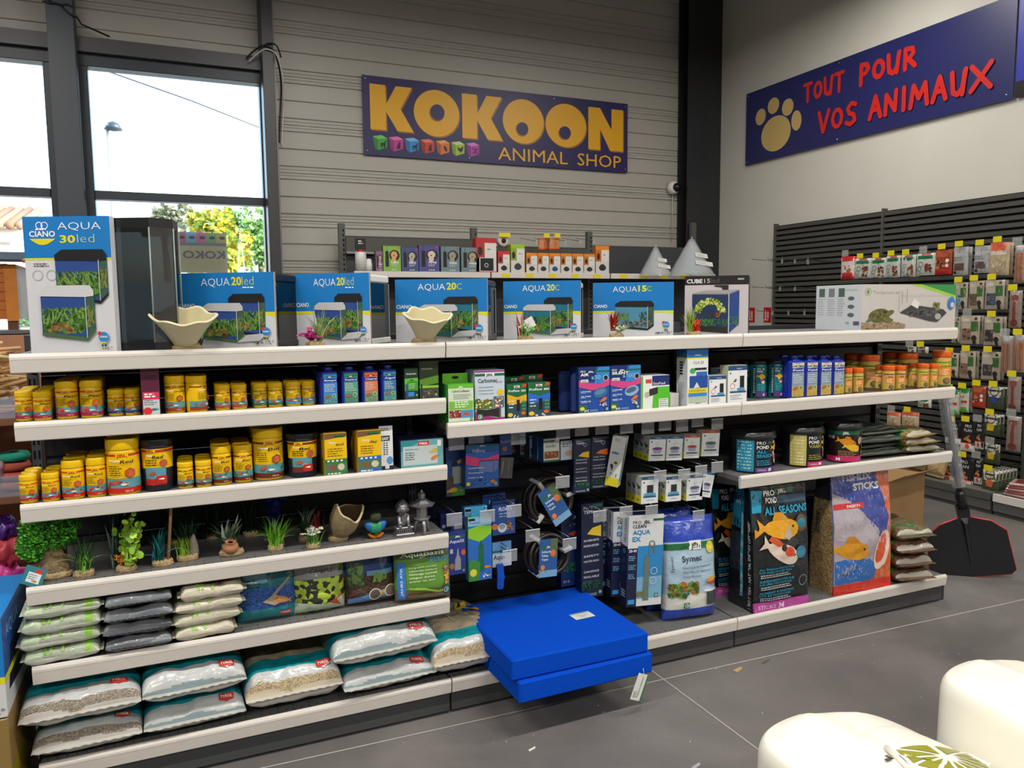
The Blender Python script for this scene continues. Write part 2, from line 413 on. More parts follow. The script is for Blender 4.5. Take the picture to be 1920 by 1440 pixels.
fl = MB()
fl.box(XL-.2, WX+.2, YF-.2, WY+.2, -.2, 0, H('767270'), 'floor')
struct(fl.build('floor'))
jt = MB(); jc = H('b9b4ae')
for y0 in (-.06, -5.06): 
    jt.grid(lambda a, b, y0=y0: (XL+a*(WX-XL), y0-.028*(XL+a*(WX-XL)-1)*.9+.0028*(b-.5)*2+.0006*noise.noise(Vector((a*90, 1, 0))), .0012), 160, 1, jc, 'matte')
jt.grid(lambda a, b: (2.208+.0025*(b-.5)*2+.0006*noise.noise(Vector((a*90, 3, 0))), YF+a*(WY-YF), .0014), 160, 1, jc, 'matte', flip=True)
struct(jt.build('trim_1'))

cl = MB(); cl.box(XL-.2, WX+.2, YF-.2, WY+.2, ZC, ZC+.2, H('4c4b49'), 'matte'); struct(cl.build('ceiling'))
w = MB(); w.box(WX, WX+.2, YF-.2, WY+.2, 0, ZC, H('d4d1c8'), 'plaster'); struct(w.build('wall_right'))
w = MB(); w.box(XL-.2, XL, YF-.2, WY+.2, 0, ZC, H('66645f'), 'matte'); struct(w.build('wall_left'))
w = MB(); w.box(XL-.2, WX+.2, YF-.2, YF, 0, ZC, H('66645f'), 'matte'); struct(w.build('wall_front'))

# back wall: horizontal metal cladding, a real profile of planks, grooves and rib clusters
def clad_profile(z0, z1):
    pts = []
    def groove(z, d=.012, wd=.006): pts.extend([(z-wd, 0), (z-wd*.4, d), (z+wd*.4, d), (z+wd, 0)])
    k0 = int(math.floor((z0-2.784)/.44))-1; zs = []
    for k in range(k0, k0+16):
        b = 2.784+.4365*k
        zs += [(b-.060, .016, .009), (b-.028, .006, .009), (b, .012, .006), (b+.028, .006, .009), (b+.060, .016, .009), (b+.2185, .017, .009)]
    pts = [(z0, 0)]
    for z, d, wd in sorted(zs):
        if z0+.01 < z < z1-.01: pts += [(z-wd, 0), (z-wd*.35, d), (z+wd*.35, d), (z+wd, 0)]
    pts.append((z1, 0)); return pts
def clad(mb, x0, x1, z0, z1):
    P = clad_profile(z0, z1); vs = []; fs = []
    for (z, d) in P: vs += [(x0, WY+d, z), (x1, WY+d, z)]
    for i in range(len(P)-1): fs.append((2*i, 2*i+1, 2*i+3, 2*i+2))
    mb.add(vs, fs, GREY, 'paint')
    mb.box(x0, x1, WY+.03, WY+.16, z0, z1, GREY, 'paint')
w = MB(); clad(w, 1.30, WX, 0, ZC); clad(w, XL, 1.30, 3.78, ZC); clad(w, XL, 1.3, 0, .9)
struct(w.build('wall_back'))
# windows: two bays between columns
FR = H('2e3640')
def window(x0, x1, nm, rails=(2.505,)):
    f = MB(); z0, z1 = .9, 3.78
    f.box(x0, x1, WY-.10, WY+.10, 3.66, z1, H('4a4c50'), 'paint')
    f.box(x0, x1, WY-.04, WY+.10, 3.56, 3.66, FR, 'paint', .004)
    f.box(x0, x1, WY-.04, WY+.10, z0, z0+.1, FR, 'paint', .004)
    for a, b in ((x0, x0+.07), (x1-.07, x1)): f.box(a, b, WY-.04, WY+.10, z0+.1, 3.56, FR, 'paint', .004)
    for r in rails: f.box(x0+.07, x1-.07, WY-.05, WY+.08, r-.035, r+.035, FR, 'paint', .004)
    o = struct(f.build(nm))
    g = MB(); g.box(x0+.07, x1-.07, WY+.03, WY+.036, z0+.1, 3.56, H('ffffff'), 'pane')
    p = g.build('pane', o)
    return o
window(-.155, 1.36, 'window_1'); window(-3.2, -.34, 'window_2'); 
window(-5.8, -3.4, 'window_3')
# steel columns
w = MB(); K = H('3f454f')
w.box(-.34, -.152, 4.77, 4.79, 0, ZC, K, 'paint'); w.box(-.34, -.152, 4.98, 5.0, 0, ZC, K, 'paint'); w.box(-.252, -.240, 4.79, 4.98, 0, ZC, K, 'paint')
w.box(-.345, -.32, 4.79, 5.0, 0, ZC, K, 'paint'); w.box(-.17, -.147, 4.79, 5.1, 0, ZC, H('35373b'), 'paint')
struct(w.build('trim_2'))
w = MB(); w.box(1.302, 1.40, 4.76, 5.0, 0, ZC, H('3a3b40'), 'paint', .004); w.box(1.40, 1.425, 4.84, 5.0, 0, ZC, H('8d8a86'), 'paint'); struct(w.build('trim_3'))
w = MB(); w.box(5.885, 6.13, 4.80, 4.82, 0, ZC, H('26282c'), 'paint'); w.box(6.0, 6.015, 4.82, 5.0, 0, ZC, H('26282c'), 'paint')
w.box(5.885, 6.13, 4.98, 5.0, 0, ZC, H('26282c'), 'paint'); w.box(6.13, 6.385, 4.86, 5.0, 0, ZC, H('2b2d30'), 'paint'); struct(w.build('trim_4'))
w = MB(); w.box(-3.4, -3.2, 4.78, 5.0, 0, ZC, K, 'paint'); struct(w.build('trim_5'))

# ceiling lamps: suspended linear luminaires
def lamp0():
    t = thing('ceiling_lamp', 'x', 'lamp', (0, 0, LAMP_Z))
    b = MB(); b.box(-.76, .76, -.09, .09, -.05, .04, H('dddddd'), 'paint', .01); b.build('housing', t)
    b = MB(); b.box(-.72, .72, -.05, .05, -.058, -.05, H('ffffff'), 'lamp_glow'); b.build('diffuser', t)
    b = MB(); b.tube([(-.5, 0, .04), (-.5, 0, ZC-LAMP_Z)], .003, H('888888'), 'chrome'); b.tube([(.5, 0, .04), (.5, 0, ZC-LAMP_Z)], .003, H('888888'), 'chrome'); b.build('suspension_wire', t)
    return t
L0 = lamp0()
for i, (x, y) in enumerate(LAMPS):
    l = 'white linear ceiling lamp, %s row from the back wall, %s from the left' % (ORD[2-i//4], ORD[i % 4])
    if i == 0: L0.location = (x, y, LAMP_Z); L0['label'] = l; L0['group'] = 'ceiling lamps'
    else: dup(L0, l, (x, y, LAMP_Z), group='ceiling lamps')

# cables on the columns
c = MB()
c.tube([(-.36+.02*i, 4.75-.012*math.sin(i), 3.99-.001*i*i+.008*math.sin(i*1.3)) for i in range(12)] + [(-.13, 4.8, 3.9), (-.1, 4.86, 3.86), (.1, 4.9, 3.80)], .007, H('15171c'), 'rubber')
c.tube([(-.36+.02*i, 4.755, 3.965+.006*math.sin(i*1.7)) for i in range(12)], .006, H('223'), 'rubber')
tag(c.build('cable'), 'thin black cable wrapped around the wide steel column left of the window', 'cable')
c = MB()
pts = [(1.18, 4.86, 3.74), (1.25, 4.8, 3.80), (1.32, 4.75, 3.83), (1.40, 4.76, 3.80), (1.45, 4.83, 3.70), (1.475, 4.9, 3.58), (1.48, 4.96, 3.45), (1.46, 4.97, 3.2), (1.45, 4.97, 3.05)]
def smooth_pts(p, n=6):
    p = [Vector(q) for q in p]; out = []
    for i in range(len(p)-1):
        a, b, c_, d = p[max(i-1, 0)], p[i], p[i+1], p[min(i+2, len(p)-1)]
        for k in range(n):
            t = k/n; out.append(.5*((2*b)+(c_-a)*t+(2*a-5*b+4*c_-d)*t*t+(3*b-a-3*c_+d)*t*t*t))
    out.append(p[-1]); return out
c.tube(smooth_pts(pts), .008, H('14161a'), 'rubber'); c.tube(smooth_pts([(p[0]+.02, p[1]-.01, p[2]-.03) for p in pts]), .006, H('dcdcdc'), 'rubber')
c.tube(smooth_pts([(1.30, 4.75, 3.81), (1.36, 4.73, 3.85), (1.43, 4.75, 3.84), (1.47, 4.8, 3.76)]), .007, H('101114'), 'rubber')
tag(c.build('cable'), 'looped black and white cables hanging at the column right of the window', 'cable')

# shop signs
SG = H('26215a')
def sign_board():
    t = thing('shop_sign', 'wide dark blue shop sign with big yellow letters on the back wall', 'sign', (2.236, 4.97, 2.995))
    W_, H_ = 2.96, .745
    b = MB(); b.box(0, W_, 0, .012, 0, H_, SG, 'paint')
    cv = front(b, 0, W_, 0, 0, H_, mt='paint', lift=.0012)
    Yc, Ys = H('eeb11c'), H('a86e0c')
    def letter(ch, x0, x1, y0, y1):
        cv.n = 1
        for dx, dy, col in ((.012, -.012, Ys), (0, 0, Yc)):
            X0, X1, Y0, Y1 = x0+dx, x1+dx, y0+dy, y1+dy; w_ = X1-X0; h_ = Y1-Y0
            if ch == 'K':
                cv.poly([(X0, Y0), (X0+.36*w_, Y0), (X0+.36*w_, Y0+.42*h_), (X0+.62*w_, Y0), (X1, Y0), (X0+.70*w_, Y0+.5*h_), (X1-.02*w_, Y1), (X0+.6*w_, Y1), (X0+.37*w_, Y0+.58*h_), (X0+.36*w_, Y1), (X0, Y1)], col)
            if ch == 'N':
                cv.poly([(X0, Y0), (X0+.33*w_, Y0), (X0+.33*w_, Y0+.5*h_), (X0+.62*w_, Y0), (X1, Y0), (X1, Y1), (X0+.66*w_, Y1), (X0+.66*w_, Y0+.5*h_), (X0+.33*w_, Y1), (X0, Y1)], col)
            if ch in 'Oo':
                cv.ell((X0+X1)/2, (Y0+Y1)/2, w_/2, h_/2, col, 40)
        if ch in 'Oo':
            q = .0 if ch == 'O' else -.19
            cx, cy = (x0+x1)/2+(0 if ch == 'O' else -.02), (y0+y1)/2+q*(y1-y0)
            rx, ry = ((x1-x0)*.165, (y1-y0)*.18) if ch == 'O' else ((x1-x0)*.15, (y1-y0)*.155)
            cv.ell(cx, cy, rx, ry, Ys, 30); cv.ell(cx+.008, cy+.010, rx*.95, ry*.95, SG, 30)
    # positions along the board, taken from the photographed sign
    letter('K', .07, .50, .245, .67); letter('O', .505, .978, .225, .675); letter('K', 1.01, 1.455, .235, .67)
    letter('o', 1.455, 1.925, .225, .675); letter('o', 1.945, 2.435, .225, .675); letter('N', 2.462, 2.90, .225, .67)
    cv.n = 1; cv.text('ANIMAL', 1.40, .045, .135, Yc, w=.81); cv.text('SHOP', 2.33, .045, .135, Yc, w=.545)
    dk = H('15121c')
    for i, (a, bcol, ccol) in enumerate((('3fa53a', '7cd067', '2c7f2b'), ('c8358f', 'e878ba', '9b2370'), ('2f8fd8', '7cc4f0', '1f6db0'), ('d2392b', 'ee7a62', '9e2218'), ('e0752c', 'f5a868', 'b05418'), ('a5c83b', 'cfe57e', '7fa022'), ('b23aa5', 'd97fcf', '862680'))):
        x = .087+i*.160; y = .05; cv.n = 1
        cv.poly([(x, y+.13), (x+.02, y+.02), (x+.05, y), (x+.05, y+.105)], H(ccol)); cv.poly([(x+.05, y), (x+.14, y+.03), (x+.145, y+.12), (x+.05, y+.105)], H(a))
        cv.poly([(x, y+.13), (x+.05, y+.105), (x+.145, y+.12), (x+.09, y+.145)], H(bcol))
        ax, ay = x+.10, y+.062
        if i in (0, 2): cv.ell(ax, ay, .026, .011, dk); [cv.rect(ax+q, ay-.034, ax+q+.006, ay, dk) for q in (-.022, -.012, .008, .018)]; cv.poly([(ax+.012, ay), (ax+.024, ay), (ax+.034, ay+.03), (ax+.022, ay+.034)], dk)
        elif i in (1, 3): cv.ell(ax, ay-.012, .018, .024, dk); cv.ell(ax+.006, ay+.02, .011, .012, dk); cv.rect(ax-.03, ay-.035, ax-.01, ay-.028, dk)
        elif i == 4: cv.ell(ax, ay, .014, .03, dk, 12, .4)
        elif i == 5: cv.ell(ax, ay, .024, .018, dk); cv.ell(ax+.02, ay+.02, .009, .013, dk); cv.poly([(ax-.03, ay), (ax-.012, ay), (ax-.03, ay+.034)], dk); cv.rect(ax-.003, ay-.035, ax+.003, ay, dk)
        else: cv.ell(ax, ay, .008, .03, dk, 10, -.3); [cv.ell(ax+p*.02, ay+q*.02, .014, .004, dk, 8, p*q*.7) for p in (-1, 1) for q in (-1, 1)]
    b.build('board', t)
    s = MB()
    for x, z in ((.03, H_-.03), (1.08, H_-.03), (2.05, H_-.03), (W_-.03, H_-.03), (.03, .04), (1.08, .04), (2.05, .03), (W_-.03, .04)):
        s.T = Matrix.Translation((x, -.001, z)) @ Matrix.Rotation(PI/2, 4, 'X'); s.lathe([(.008, 0), (.007, .004), (.003, .006)], 10, H('ddd'), 'chrome')
    s.build('screw', t)
sign_board()
def banner():
    # board on the right wall; its face looks towards -X, and is drawn from the back of the shop to the front
    t = thing('wall_banner', 'long dark blue banner with painted red lettering and a paw print on the right wall', 'sign', (WX-.03, 4.40, 3.052))
    W_, H_ = 3.0, .765; b = MB(); b.box(0, .01, -W_, 0, 0, H_, H('262a63'), 'paint')
    cv = Canvas(b, flat((0, 0, 0), (0, -1, 0), (0, 0, 1)), W_, H_, mt='paint', lift=.001)
    Rd = H('cf2a22'); cr = H('cbb070')
    for (x, y, rx, ry, rt) in ((.467, .252, .218, .18, .0), (.233, .472, .078, .085, -.4), (.424, .545, .085, .082, -.1), (.633, .482, .082, .085, .1), (.76, .322, .07, .1, .1)):
        cv.n = 1; cv.ell(x, y, rx, ry, cr, 28, rt)
    # brush strokes: every letter is a set of fat round-ended strokes
    S = {'T': [[(0, 1), (1, 1)], [(.5, 1), (.5, 0)]], 'O': [[(.5+.45*math.cos(a*PI/5), .48+.42*math.sin(a*PI/5)) for a in range(11)]], 'U': [[(0, 1), (.12, .15), (.45, .02), (.8, .25), (1, 1)], [(.95, .95), (.8, .0)]],
         'P': [[(.2, 1), (.2, -.05)], [(.2, 1), (.75, .95), (.9, .7), (.65, .5), (.2, .45)]], 'R': [[(.15, 1), (.15, 0)], [(.15, 1), (.75, .95), (.85, .7), (.5, .5), (.2, .48)], [(.4, .5), (1, .05)]],
         'V': [[(0, 1), (.45, 0), (1, 1)]], 'S': [[(.9, .9), (.5, 1), (.15, .8), (.3, .55), (.75, .42), (.85, .15), (.45, 0), (.05, .12)]], 'A': [[(0, 0), (.5, 1), (1, 0)], [(.2, .38), (.8, .38)]],
         'N': [[(0, 0), (.05, .9), (.85, .1), (.9, 1)]], 'I': [[(.5, 1), (.5, 0)]], 'M': [[(0, 0), (.15, .95), (.5, .35), (.85, .95), (1, 0)]], 'X': [[(0, 1), (1, 0)], [(0, 0), (1, 1)]]}
    def stroke(p, r):
        for i in range(len(p)-1):
            (xa, ya), (xb, yb) = p[i], p[i+1]; l = math.hypot(xb-xa, yb-ya) or 1; nx, ny = -(yb-ya)/l*r, (xb-xa)/l*r
            cv.n -= .94; cv.poly([(xa+nx, ya+ny), (xa-nx, ya-ny), (xb-nx, yb-ny), (xb+nx, yb+ny)], Rd)
        for (xa, ya) in p: cv.n -= .94; cv.ell(xa, ya, r, r, Rd, 12)
    def word(wd, x, y, h, wl, gap, r=.021):
        for ch in wd:
            if ch == ' ': x += wl*.9; continue
            k = .25 if ch == 'I' else (1.15 if ch in 'MX' else .85)
            for st in S[ch]: stroke([(x+a*wl*k, y+b_*h) for a, b_ in st], r)
            x += wl*k+gap
    cv.n = 2; word('TOUT', .86, .475, .165, .110, .040, .017); word('POUR', 1.54, .475, .165, .135, .045, .021)
    word('VOS', 1.07, .135, .19, .145, .045, .02); word('ANIMAUX', 1.68, .135, .185, .140, .052, .021)
    b.build('board', t)
    s = MB()
    for y, z in ((.03, .03), (.03, H_-.03), (1.3, .03), (1.3, H_-.03), (2.95, .04)):
        s.T = Matrix.Translation((-.001, -y, z)) @ Matrix.Rotation(-PI/2, 4, 'Y'); s.lathe([(.008, 0), (.007, .004), (.003, .006)], 10, H('ddd'), 'chrome')
    s.build('screw', t)
banner()
b = MB(); b.box(WX-.03, WX-.018, .2, 1.385, 3.17, 3.82, H('2a35b0'), 'paint'); b.box(WX-.03, WX-.018, .2, 1.385, 3.052, 3.17, H('17171a'), 'paint')
tag(b.build('wall_banner'), 'bright blue board with black lower edge on the right wall at the frame edge', 'sign')

# security camera beside the corner column
t = thing('security_camera', 'small white dome security camera on the back wall beside the corner column', 'camera', (5.80, 4.985, 2.86))
b = MB(); b.T = Matrix.Rotation(PI/2, 4, 'X'); b.lathe([(.075, 0), (.075, .05), (.06, .075), (.05, .08)], 24, H('e6e4de'), 'whiteplastic'); b.build('mount', t)
b = MB(); b.T = Matrix.Translation((.01, -.08, 0)) @ Matrix.Rotation(PI/2, 4, 'X'); b.lathe([(.05, 0), (.047, .02), (.035, .038), (.015, .048), (0.002, .05)], 20, H('101012'), 'plastic'); b.build('dome', t)
b = MB(); b.tube([(0, -.02, -.07), (0, -.012, -.3), (0, -.012, -.6)], .004, H('ccc'), 'rubber'); b.build('wire', t)
# ================================================================ the gondola (three bays, front plane y = 0)
DK, DK2, LIP = H('3b3b3e'), H('2a2a2d'), H('dcd6cf')
Bx = [0, 1.33, 2.66, 3.99]
g = thing('shelf_unit', 'long dark grey double-sided shop shelving frame with slotted uprights and ribbed back panels', 'shelf frame')
def upright(x, z1=1.44, y0=.47):
    b = MB()
    b.box(x-.015, x+.015, y0, y0+.06, 0, z1, H('46484b'), 'darkmetal')
    for k in range(int(z1/.05)-1):
        for dx in (-.007, .007): b.box(x+dx-.003, x+dx+.003, y0-.001, y0+.001, .06+k*.05, .06+k*.05+.03, H('08080a'), 'matte')
        b.box(x-.0155, x-.0145, y0+.018, y0+.028, .06+k*.05, .06+k*.05+.03, H('08080a'), 'matte')
    b.build('upright', g)
for x in Bx: upright(x+(-.012 if x == 0 else (.012 if x > 3.9 else 0)))
for i in range(3):
    b = MB()
    for k in range(13):
        z = .12+k*.098
        b.extrude([(.505, z), (.495, z+.012), (.495, z+.085), (.505, z+.096), (.52, z+.096), (.52, z)], Bx[i]+.012, Bx[i+1]-.012, DK2, 'darkmetal')
    b.build('back_panel', g)
for i in range(3):
    b = MB(); b.box(Bx[i]+.004, Bx[i+1]-.004, .022, .04, .012, .085, H('46484a'), 'darkmetal')
    b.box(Bx[i]+.004, Bx[i+1]-.004, .07, .085, 0, .03, H('202022'), 'darkmetal')
    b.build('kick_plate', g)
for x in (4.0, -.012): b = MB(); b.box(x, x+.012, .03, .50, .0, .12, H('3a3b3d'), 'darkmetal'); b.build('end_plate', g)

def make_shelf(x0, x1, z, depth, label, name='shelf', holes=True, lip=True, y0=0.0):
    t = thing(name, label, 'shelf', (x0, y0, z))
    w_ = x1-x0-.006; b = MB()
    b.box(.003, w_, .012, depth, -.022, 0, H('6b6a6a'), 'darkmetal')
    b.box(.003, w_, .012, .03, -.046, -.022, H('3a3a3c'), 'darkmetal')
    for s_ in (.006, w_-.003):
        b.extrude([(.03, -.022), (depth, -.022), (depth, -.085), (depth-.05, -.09), (.03, -.04)], s_-.003, s_, H('3a3a3c'), 'darkmetal')
    if holes:
        sh = []
        cv = Canvas(b, flat((0, 0, 0), (1, 0, 0), (0, 1, 0)), w_, depth, mt='matte')
        n = int(w_/.0265)
        for row, yy in enumerate((.036, .062)):
            for k in range(n):
                if row == 1 and k % 2: continue
                cx = .02+k*.0265; sh.append([(cx+.0032*math.cos(q*PI/3), yy+.0032*math.sin(q*PI/3)) for q in range(6)])
        cv.many(sh, H('0c0c0e'))
    b.build('deck', t)
    if lip:
        b = MB()
        P = [(.014, .004), (.006, .0065), (.001, .004), (-.003, -.003), (-.0035, -.010), (.0015, -.048), (.004, -.0505), (.012, -.049), (.013, -.03)]
        vs = []; fs = []
        n = len(P)
        b.extrude(P, .001, w_+.002, LIP, 'paint')
        b.extrude([(-.0039, -.0105), (-.0030, -.0120), (-.0025, -.0120), (-.0034, -.0105)], .002, w_+.001, H('a8a29b'), 'paint')
        b.build('price_rail', t)
    return t
G_SH = 'white-edged shelves of the gondola'
TOP = 1.392
zs = dict(l2=1.192, m2=1.099, l3=.948, r3=.776, l4=.695, l5=.449, b=.14)
for i, nm in enumerate(('left', 'middle', 'right')):
    make_shelf(Bx[i], Bx[i+1], TOP, .50, 'dark grey top shelf with white front rail, %s bay of the gondola' % nm, holes=False)
make_shelf(0, 1.33, zs['l2'], .46, 'left bay shelf with white rail carrying the blue bottles and small yellow tubs')
make_shelf(1.33, 2.66, zs['m2'], .46, 'middle bay shelf with white rail carrying the pump boxes')
make_shelf(2.66, 3.99, zs['m2'], .46, 'right bay shelf with white rail carrying the orange lidded tubs')
make_shelf(0, 1.33, zs['l3'], .46, 'left bay shelf with white rail carrying the red and black food tubs')
make_shelf(2.66, 3.99, zs['r3'], .46, 'right bay shelf with white rail carrying three round buckets')
make_shelf(0, 1.33, zs['l4'], .46, 'left bay shelf with white rail carrying plastic plants and ornaments')
make_shelf(0, 1.33, zs['l5'], .46, 'left bay shelf with white rail carrying small gravel bags')
for i, nm in enumerate(('left', 'middle', 'right')):
    make_shelf(Bx[i], Bx[i+1], zs['b'], .48, 'dark grey bottom shelf with white rail just above the floor, %s bay' % nm)
# rear half of the gondola, only its top deck edge shows
b = MB(); b.box(0, 3.99, .54, .98, 1.34, 1.36, H('5c5c58'), 'darkmetal'); b.box(0, 3.99, .975, .985, 1.33, 1.375, H('8a8880'), 'paint'); b.build('rear_deck', g)
b = MB(); b.box(0, 3.99, .53, .56, 1.33, 1.412, H('2f2f30'), 'darkmetal'); b.build('top_bar', g)
# ================================================================ jars, tubs and bottles of fish food
YEL, RED = H('f2c40c'), H('c8301c')
def jar_mesh(d, h, body, lidc, art, ribs=True, facing=0.0, lidh=.19, nm='jar'):
    """ -> function(parent) that links body and lid meshes (built once, reused) """
    r = d/2; lz = h*(1-lidh)
    b = MB(); b.lathe([(r*.9, 0), (r*.97, .002), (r*.97, .006), (r*.985, .008), (r*.985, lz-.006), (r*.93, lz-.003), (r*.93, lz+.002)], 28, body, 'plastic')
    hh = lz-.016; cv = around(b, r*.985, .009, 2*PI*r*.97, hh, a0=-PI/2+facing, mt='plastic'); art(cv, cv.w/2, cv.h, r)
    l = MB(); l.lathe([(r*.99, lz), (r*1.0, lz+.001), (r*1.0, h-.004), (r*.97, h-.001), (r*.90, h), (r*.88, h-.002), (.001, h-.002)], 56, lidc, 'plastic', rib=.014 if ribs else 0)
    return b, l
def novo(word, accent, low, flecks, sub=None):
    def art(c, m, h, r):
        W = c.w; a = min(m*.98, r*1.6)      # half width of the printed panel
        c.rect(0, 0, W, h, YEL)
        c.rect(m-a, h*.90, m+a, h*.955, accent)
        c.rect(m-r*.38, h*.885, m+r*.38, h*.965, YEL)
        c.text('JBL', m, h*.885, h*.075, RED, w=r*.62, bold=.02, anchor='c')
        c.rect(m-a, 0, m+a, h*.36, H('5aa0a8'))
        c.rect(m-a, 0, m+a, h*.13, low)
        rg = random.Random(len(word)*7+int(h*900))
        for _ in range(5): c.ell(m+rg.uniform(-a*.7, a*.7), h*rg.uniform(.12, .3), r*rg.uniform(.12, .2), h*rg.uniform(.03, .05), flecks, 9, rg.uniform(-.5, .5))
        c.fish(m-r*.45, h*.27, r*.55, H('d8543a'), 1, .3); c.fish(m+r*.1, h*.22, r*.45, H('e0e0d8'), -1, 0)
        hx = [(m+r*.42+r*.33*math.cos(PI/6+k*PI/3), h*.49+r*.33*math.sin(PI/6+k*PI/3)) for k in range(6)]; c.poly(hx, accent)
        c.ell(m+r*.42, h*.49, r*.24, r*.24, H('c9683c'), 12)
        c.text('Novo', m-r*.72, h*.775, h*.062, H('f6f6f0'), w=r*.7, bold=.02); c.text(word, m-r*.12, h*.735, h*.082, H('14110c'), w=r*(.16*len(word)+.22), bold=.015, skew=.25)
        c.lines(m-r*.78, h*.66, r*.85, 5, h*.055, h*.02, H('4a3a10'), rg)
        c.text('%d ml' % (250 if h > .1 else 100), m+r*.1, h*.035, h*.045, H('f0ede4'), w=r*.4)
    return art
ARTS = {'Pearl': novo('Pearl', H('c22f22'), H('a8244e'), H('c43a30')), 'Betta': novo('Betta', H('b8442a'), H('2c3f8e'), H('7a3a7a')), 'Red': novo('Red', H('c8301c'), H('c8281c'), H('c02818')),
        'Bel': novo('Bel', H('7c2e1e'), H('6c2a20'), H('54705a')), 'Tab': novo('Tab', H('a04a28'), H('b84a30'), H('c86a5a')), 'Fect': novo('Fect', H('2f7a3c'), H('2c6c40'), H('b84a50')),
        'Prawn': novo('Prawn', H('3f82a8'), H('4a9cc0'), H('c06040')), 'Grano': novo('Grano', H('8a3c20'), H('a03a28'), H('707a80'))}
_J = {}
def jar(kind, d, h, label, loc, group, body=YEL, lid=YEL, facing=0.0, name='food_tub', cat='tub', art=None, ribs=True, rz=0, lidh=.19):
    """ place a jar; the first of a kind is built, the others are copies """
    k = (kind, round(d, 2), round(h/d, 1), round(facing, 1))
    if k not in _J:
        t = thing(name, label, cat, loc, rz, group)
        bm, lm = jar_mesh(d, h, body, lid, art or ARTS[kind], ribs, facing, lidh); bm.build('jar', t); lm.build('lid', t); _J[k] = (t, d, h); return t
    s, d0, h0 = _J[k]
    return dup(s, label, loc, rz, group, (d/d0, d/d0, h/h0))
def place_jar(kind, u0, u1, vt, vb, z, label, group, back=0, yf=None, **kw):
    """ from the edges a jar has in the frame to its place and size on a shelf at height z """
    um = (u0+u1)/2
    y = yf if yf is not None else min(max(at_z(um, vb, z).y, .012), .12)
    d = .06
    for _ in range(4):
        Yc = y+d/2; a, b = at_y(u0, vb, Yc).x, at_y(u1, vb, Yc).x; x = (a+b)/2
        tn = (x-CAM.x)/(Yc-CAM.y); d = (b-a)/math.sqrt(1+tn*tn)
    h = at_y(um, vt, y+d*.3).z-z
    face = math.atan2(x-CAM.x, Yc-CAM.y)*-.5 if 'facing' not in kw else kw.pop('facing')
    o = jar(kind, d, h, label, (x, y+d/2, z), group, facing=round(face, 1), **kw)
    for k in range(back):
        yy = y+d/2+(k+1)*d*1.04
        if yy+d/2 > .47: break
        jar(kind, d, h, label.replace('front', ORD[k+1], 1) if 'front' in label else label+', '+ORD[k+1]+' in its row', (x+.002*(k % 2), yy, z), group, facing=round(face, 1), **kw)
    return x, y, d, h

S2, S3 = zs['l2'], zs['l3']
GU, GM = 'small fish food tubs on the upper left shelf', 'fish food tubs on the second left shelf'
U = 'upper left shelf, front of %s column from left'
T2 = [('Pearl', 30, 66, 733, 790, 3, 'short yellow tub with pink label'), ('Pearl', 64, 99, 734, 789, 4, 'short yellow tub with pink label'), ('Pearl', 106, 150, 713, 786, 2, 'tall yellow tub with pink label'),
      ('Pearl', 152, 195, 712, 784, 2, 'tall yellow tub with pink label'), ('Betta', 203, 235, 730, 780, 2, 'short yellow tub with blue label foot'), ('Betta', 235, 266, 729, 779, 2, 'short yellow tub with blue label foot'),
      ('Grano', 310, 349, 704, 776, 1, 'tall yellow tub with brown foot'), ('Grano', 350, 390, 704, 774, 1, 'tall yellow tub turned sideways'), ('Tab', 404, 433, 721, 770, 2, 'short yellow tub with orange foot'),
      ('Tab', 435, 464, 720, 768, 2, 'short yellow tub with orange foot'), ('Fect', 475, 502, 718, 765, 2, 'short yellow tub with green foot'), ('Fect', 503, 531, 717, 764, 2, 'short yellow tub with green foot'),
      ('Prawn', 536, 565, 715, 762, 2, 'short yellow tub with light blue foot'), ('Prawn', 566, 592, 714, 760, 2, 'short yellow tub with light blue foot')]
for i, (k, a, b, c, d, n, l) in enumerate(T2):
    place_jar(k, a, b, c, d, S2, l+' '+U % ORD[i], GU, back=n, facing=(.9 if i == 7 else 0.0))
U = 'second left shelf, front of %s column from left'
T3 = [('Red', 38, 73, 890, 944, 2, 'short yellow tub with red label'), ('Red', 80, 114, 886, 941, 2, 'short yellow tub with red label'), ('Red', 118, 162, 862, 937, 2, 'medium yellow tub with red label'),
      ('Red', 164, 202, 857, 933, 2, 'medium yellow tub with red label'), ('Red', 202, 266, 821, 930, 1, 'biggest yellow tub with red label'), ('Bel', 334, 364, 866, 917, 2, 'short yellow tub with brown foot'),
      ('Bel', 368, 398, 863, 914, 2, 'short yellow tub with brown foot'), ('Bel', 399, 436, 835, 910, 2, 'medium yellow tub with brown foot'), ('Bel', 439, 475, 833, 905, 2, 'medium yellow tub with brown foot'),
      ('Bel', 476, 533, 801, 901, 1, 'biggest yellow tub with brown foot')]
o_ = [0, 1, 2, 3, 4, 6, 7, 8, 9, 10]
for i, (k, a, b, c, d, n, l) in enumerate(T3):
    place_jar(k, a, b, c, d, S3, l+' '+U % ORD[o_[i]], GM, back=n, facing=0.0)

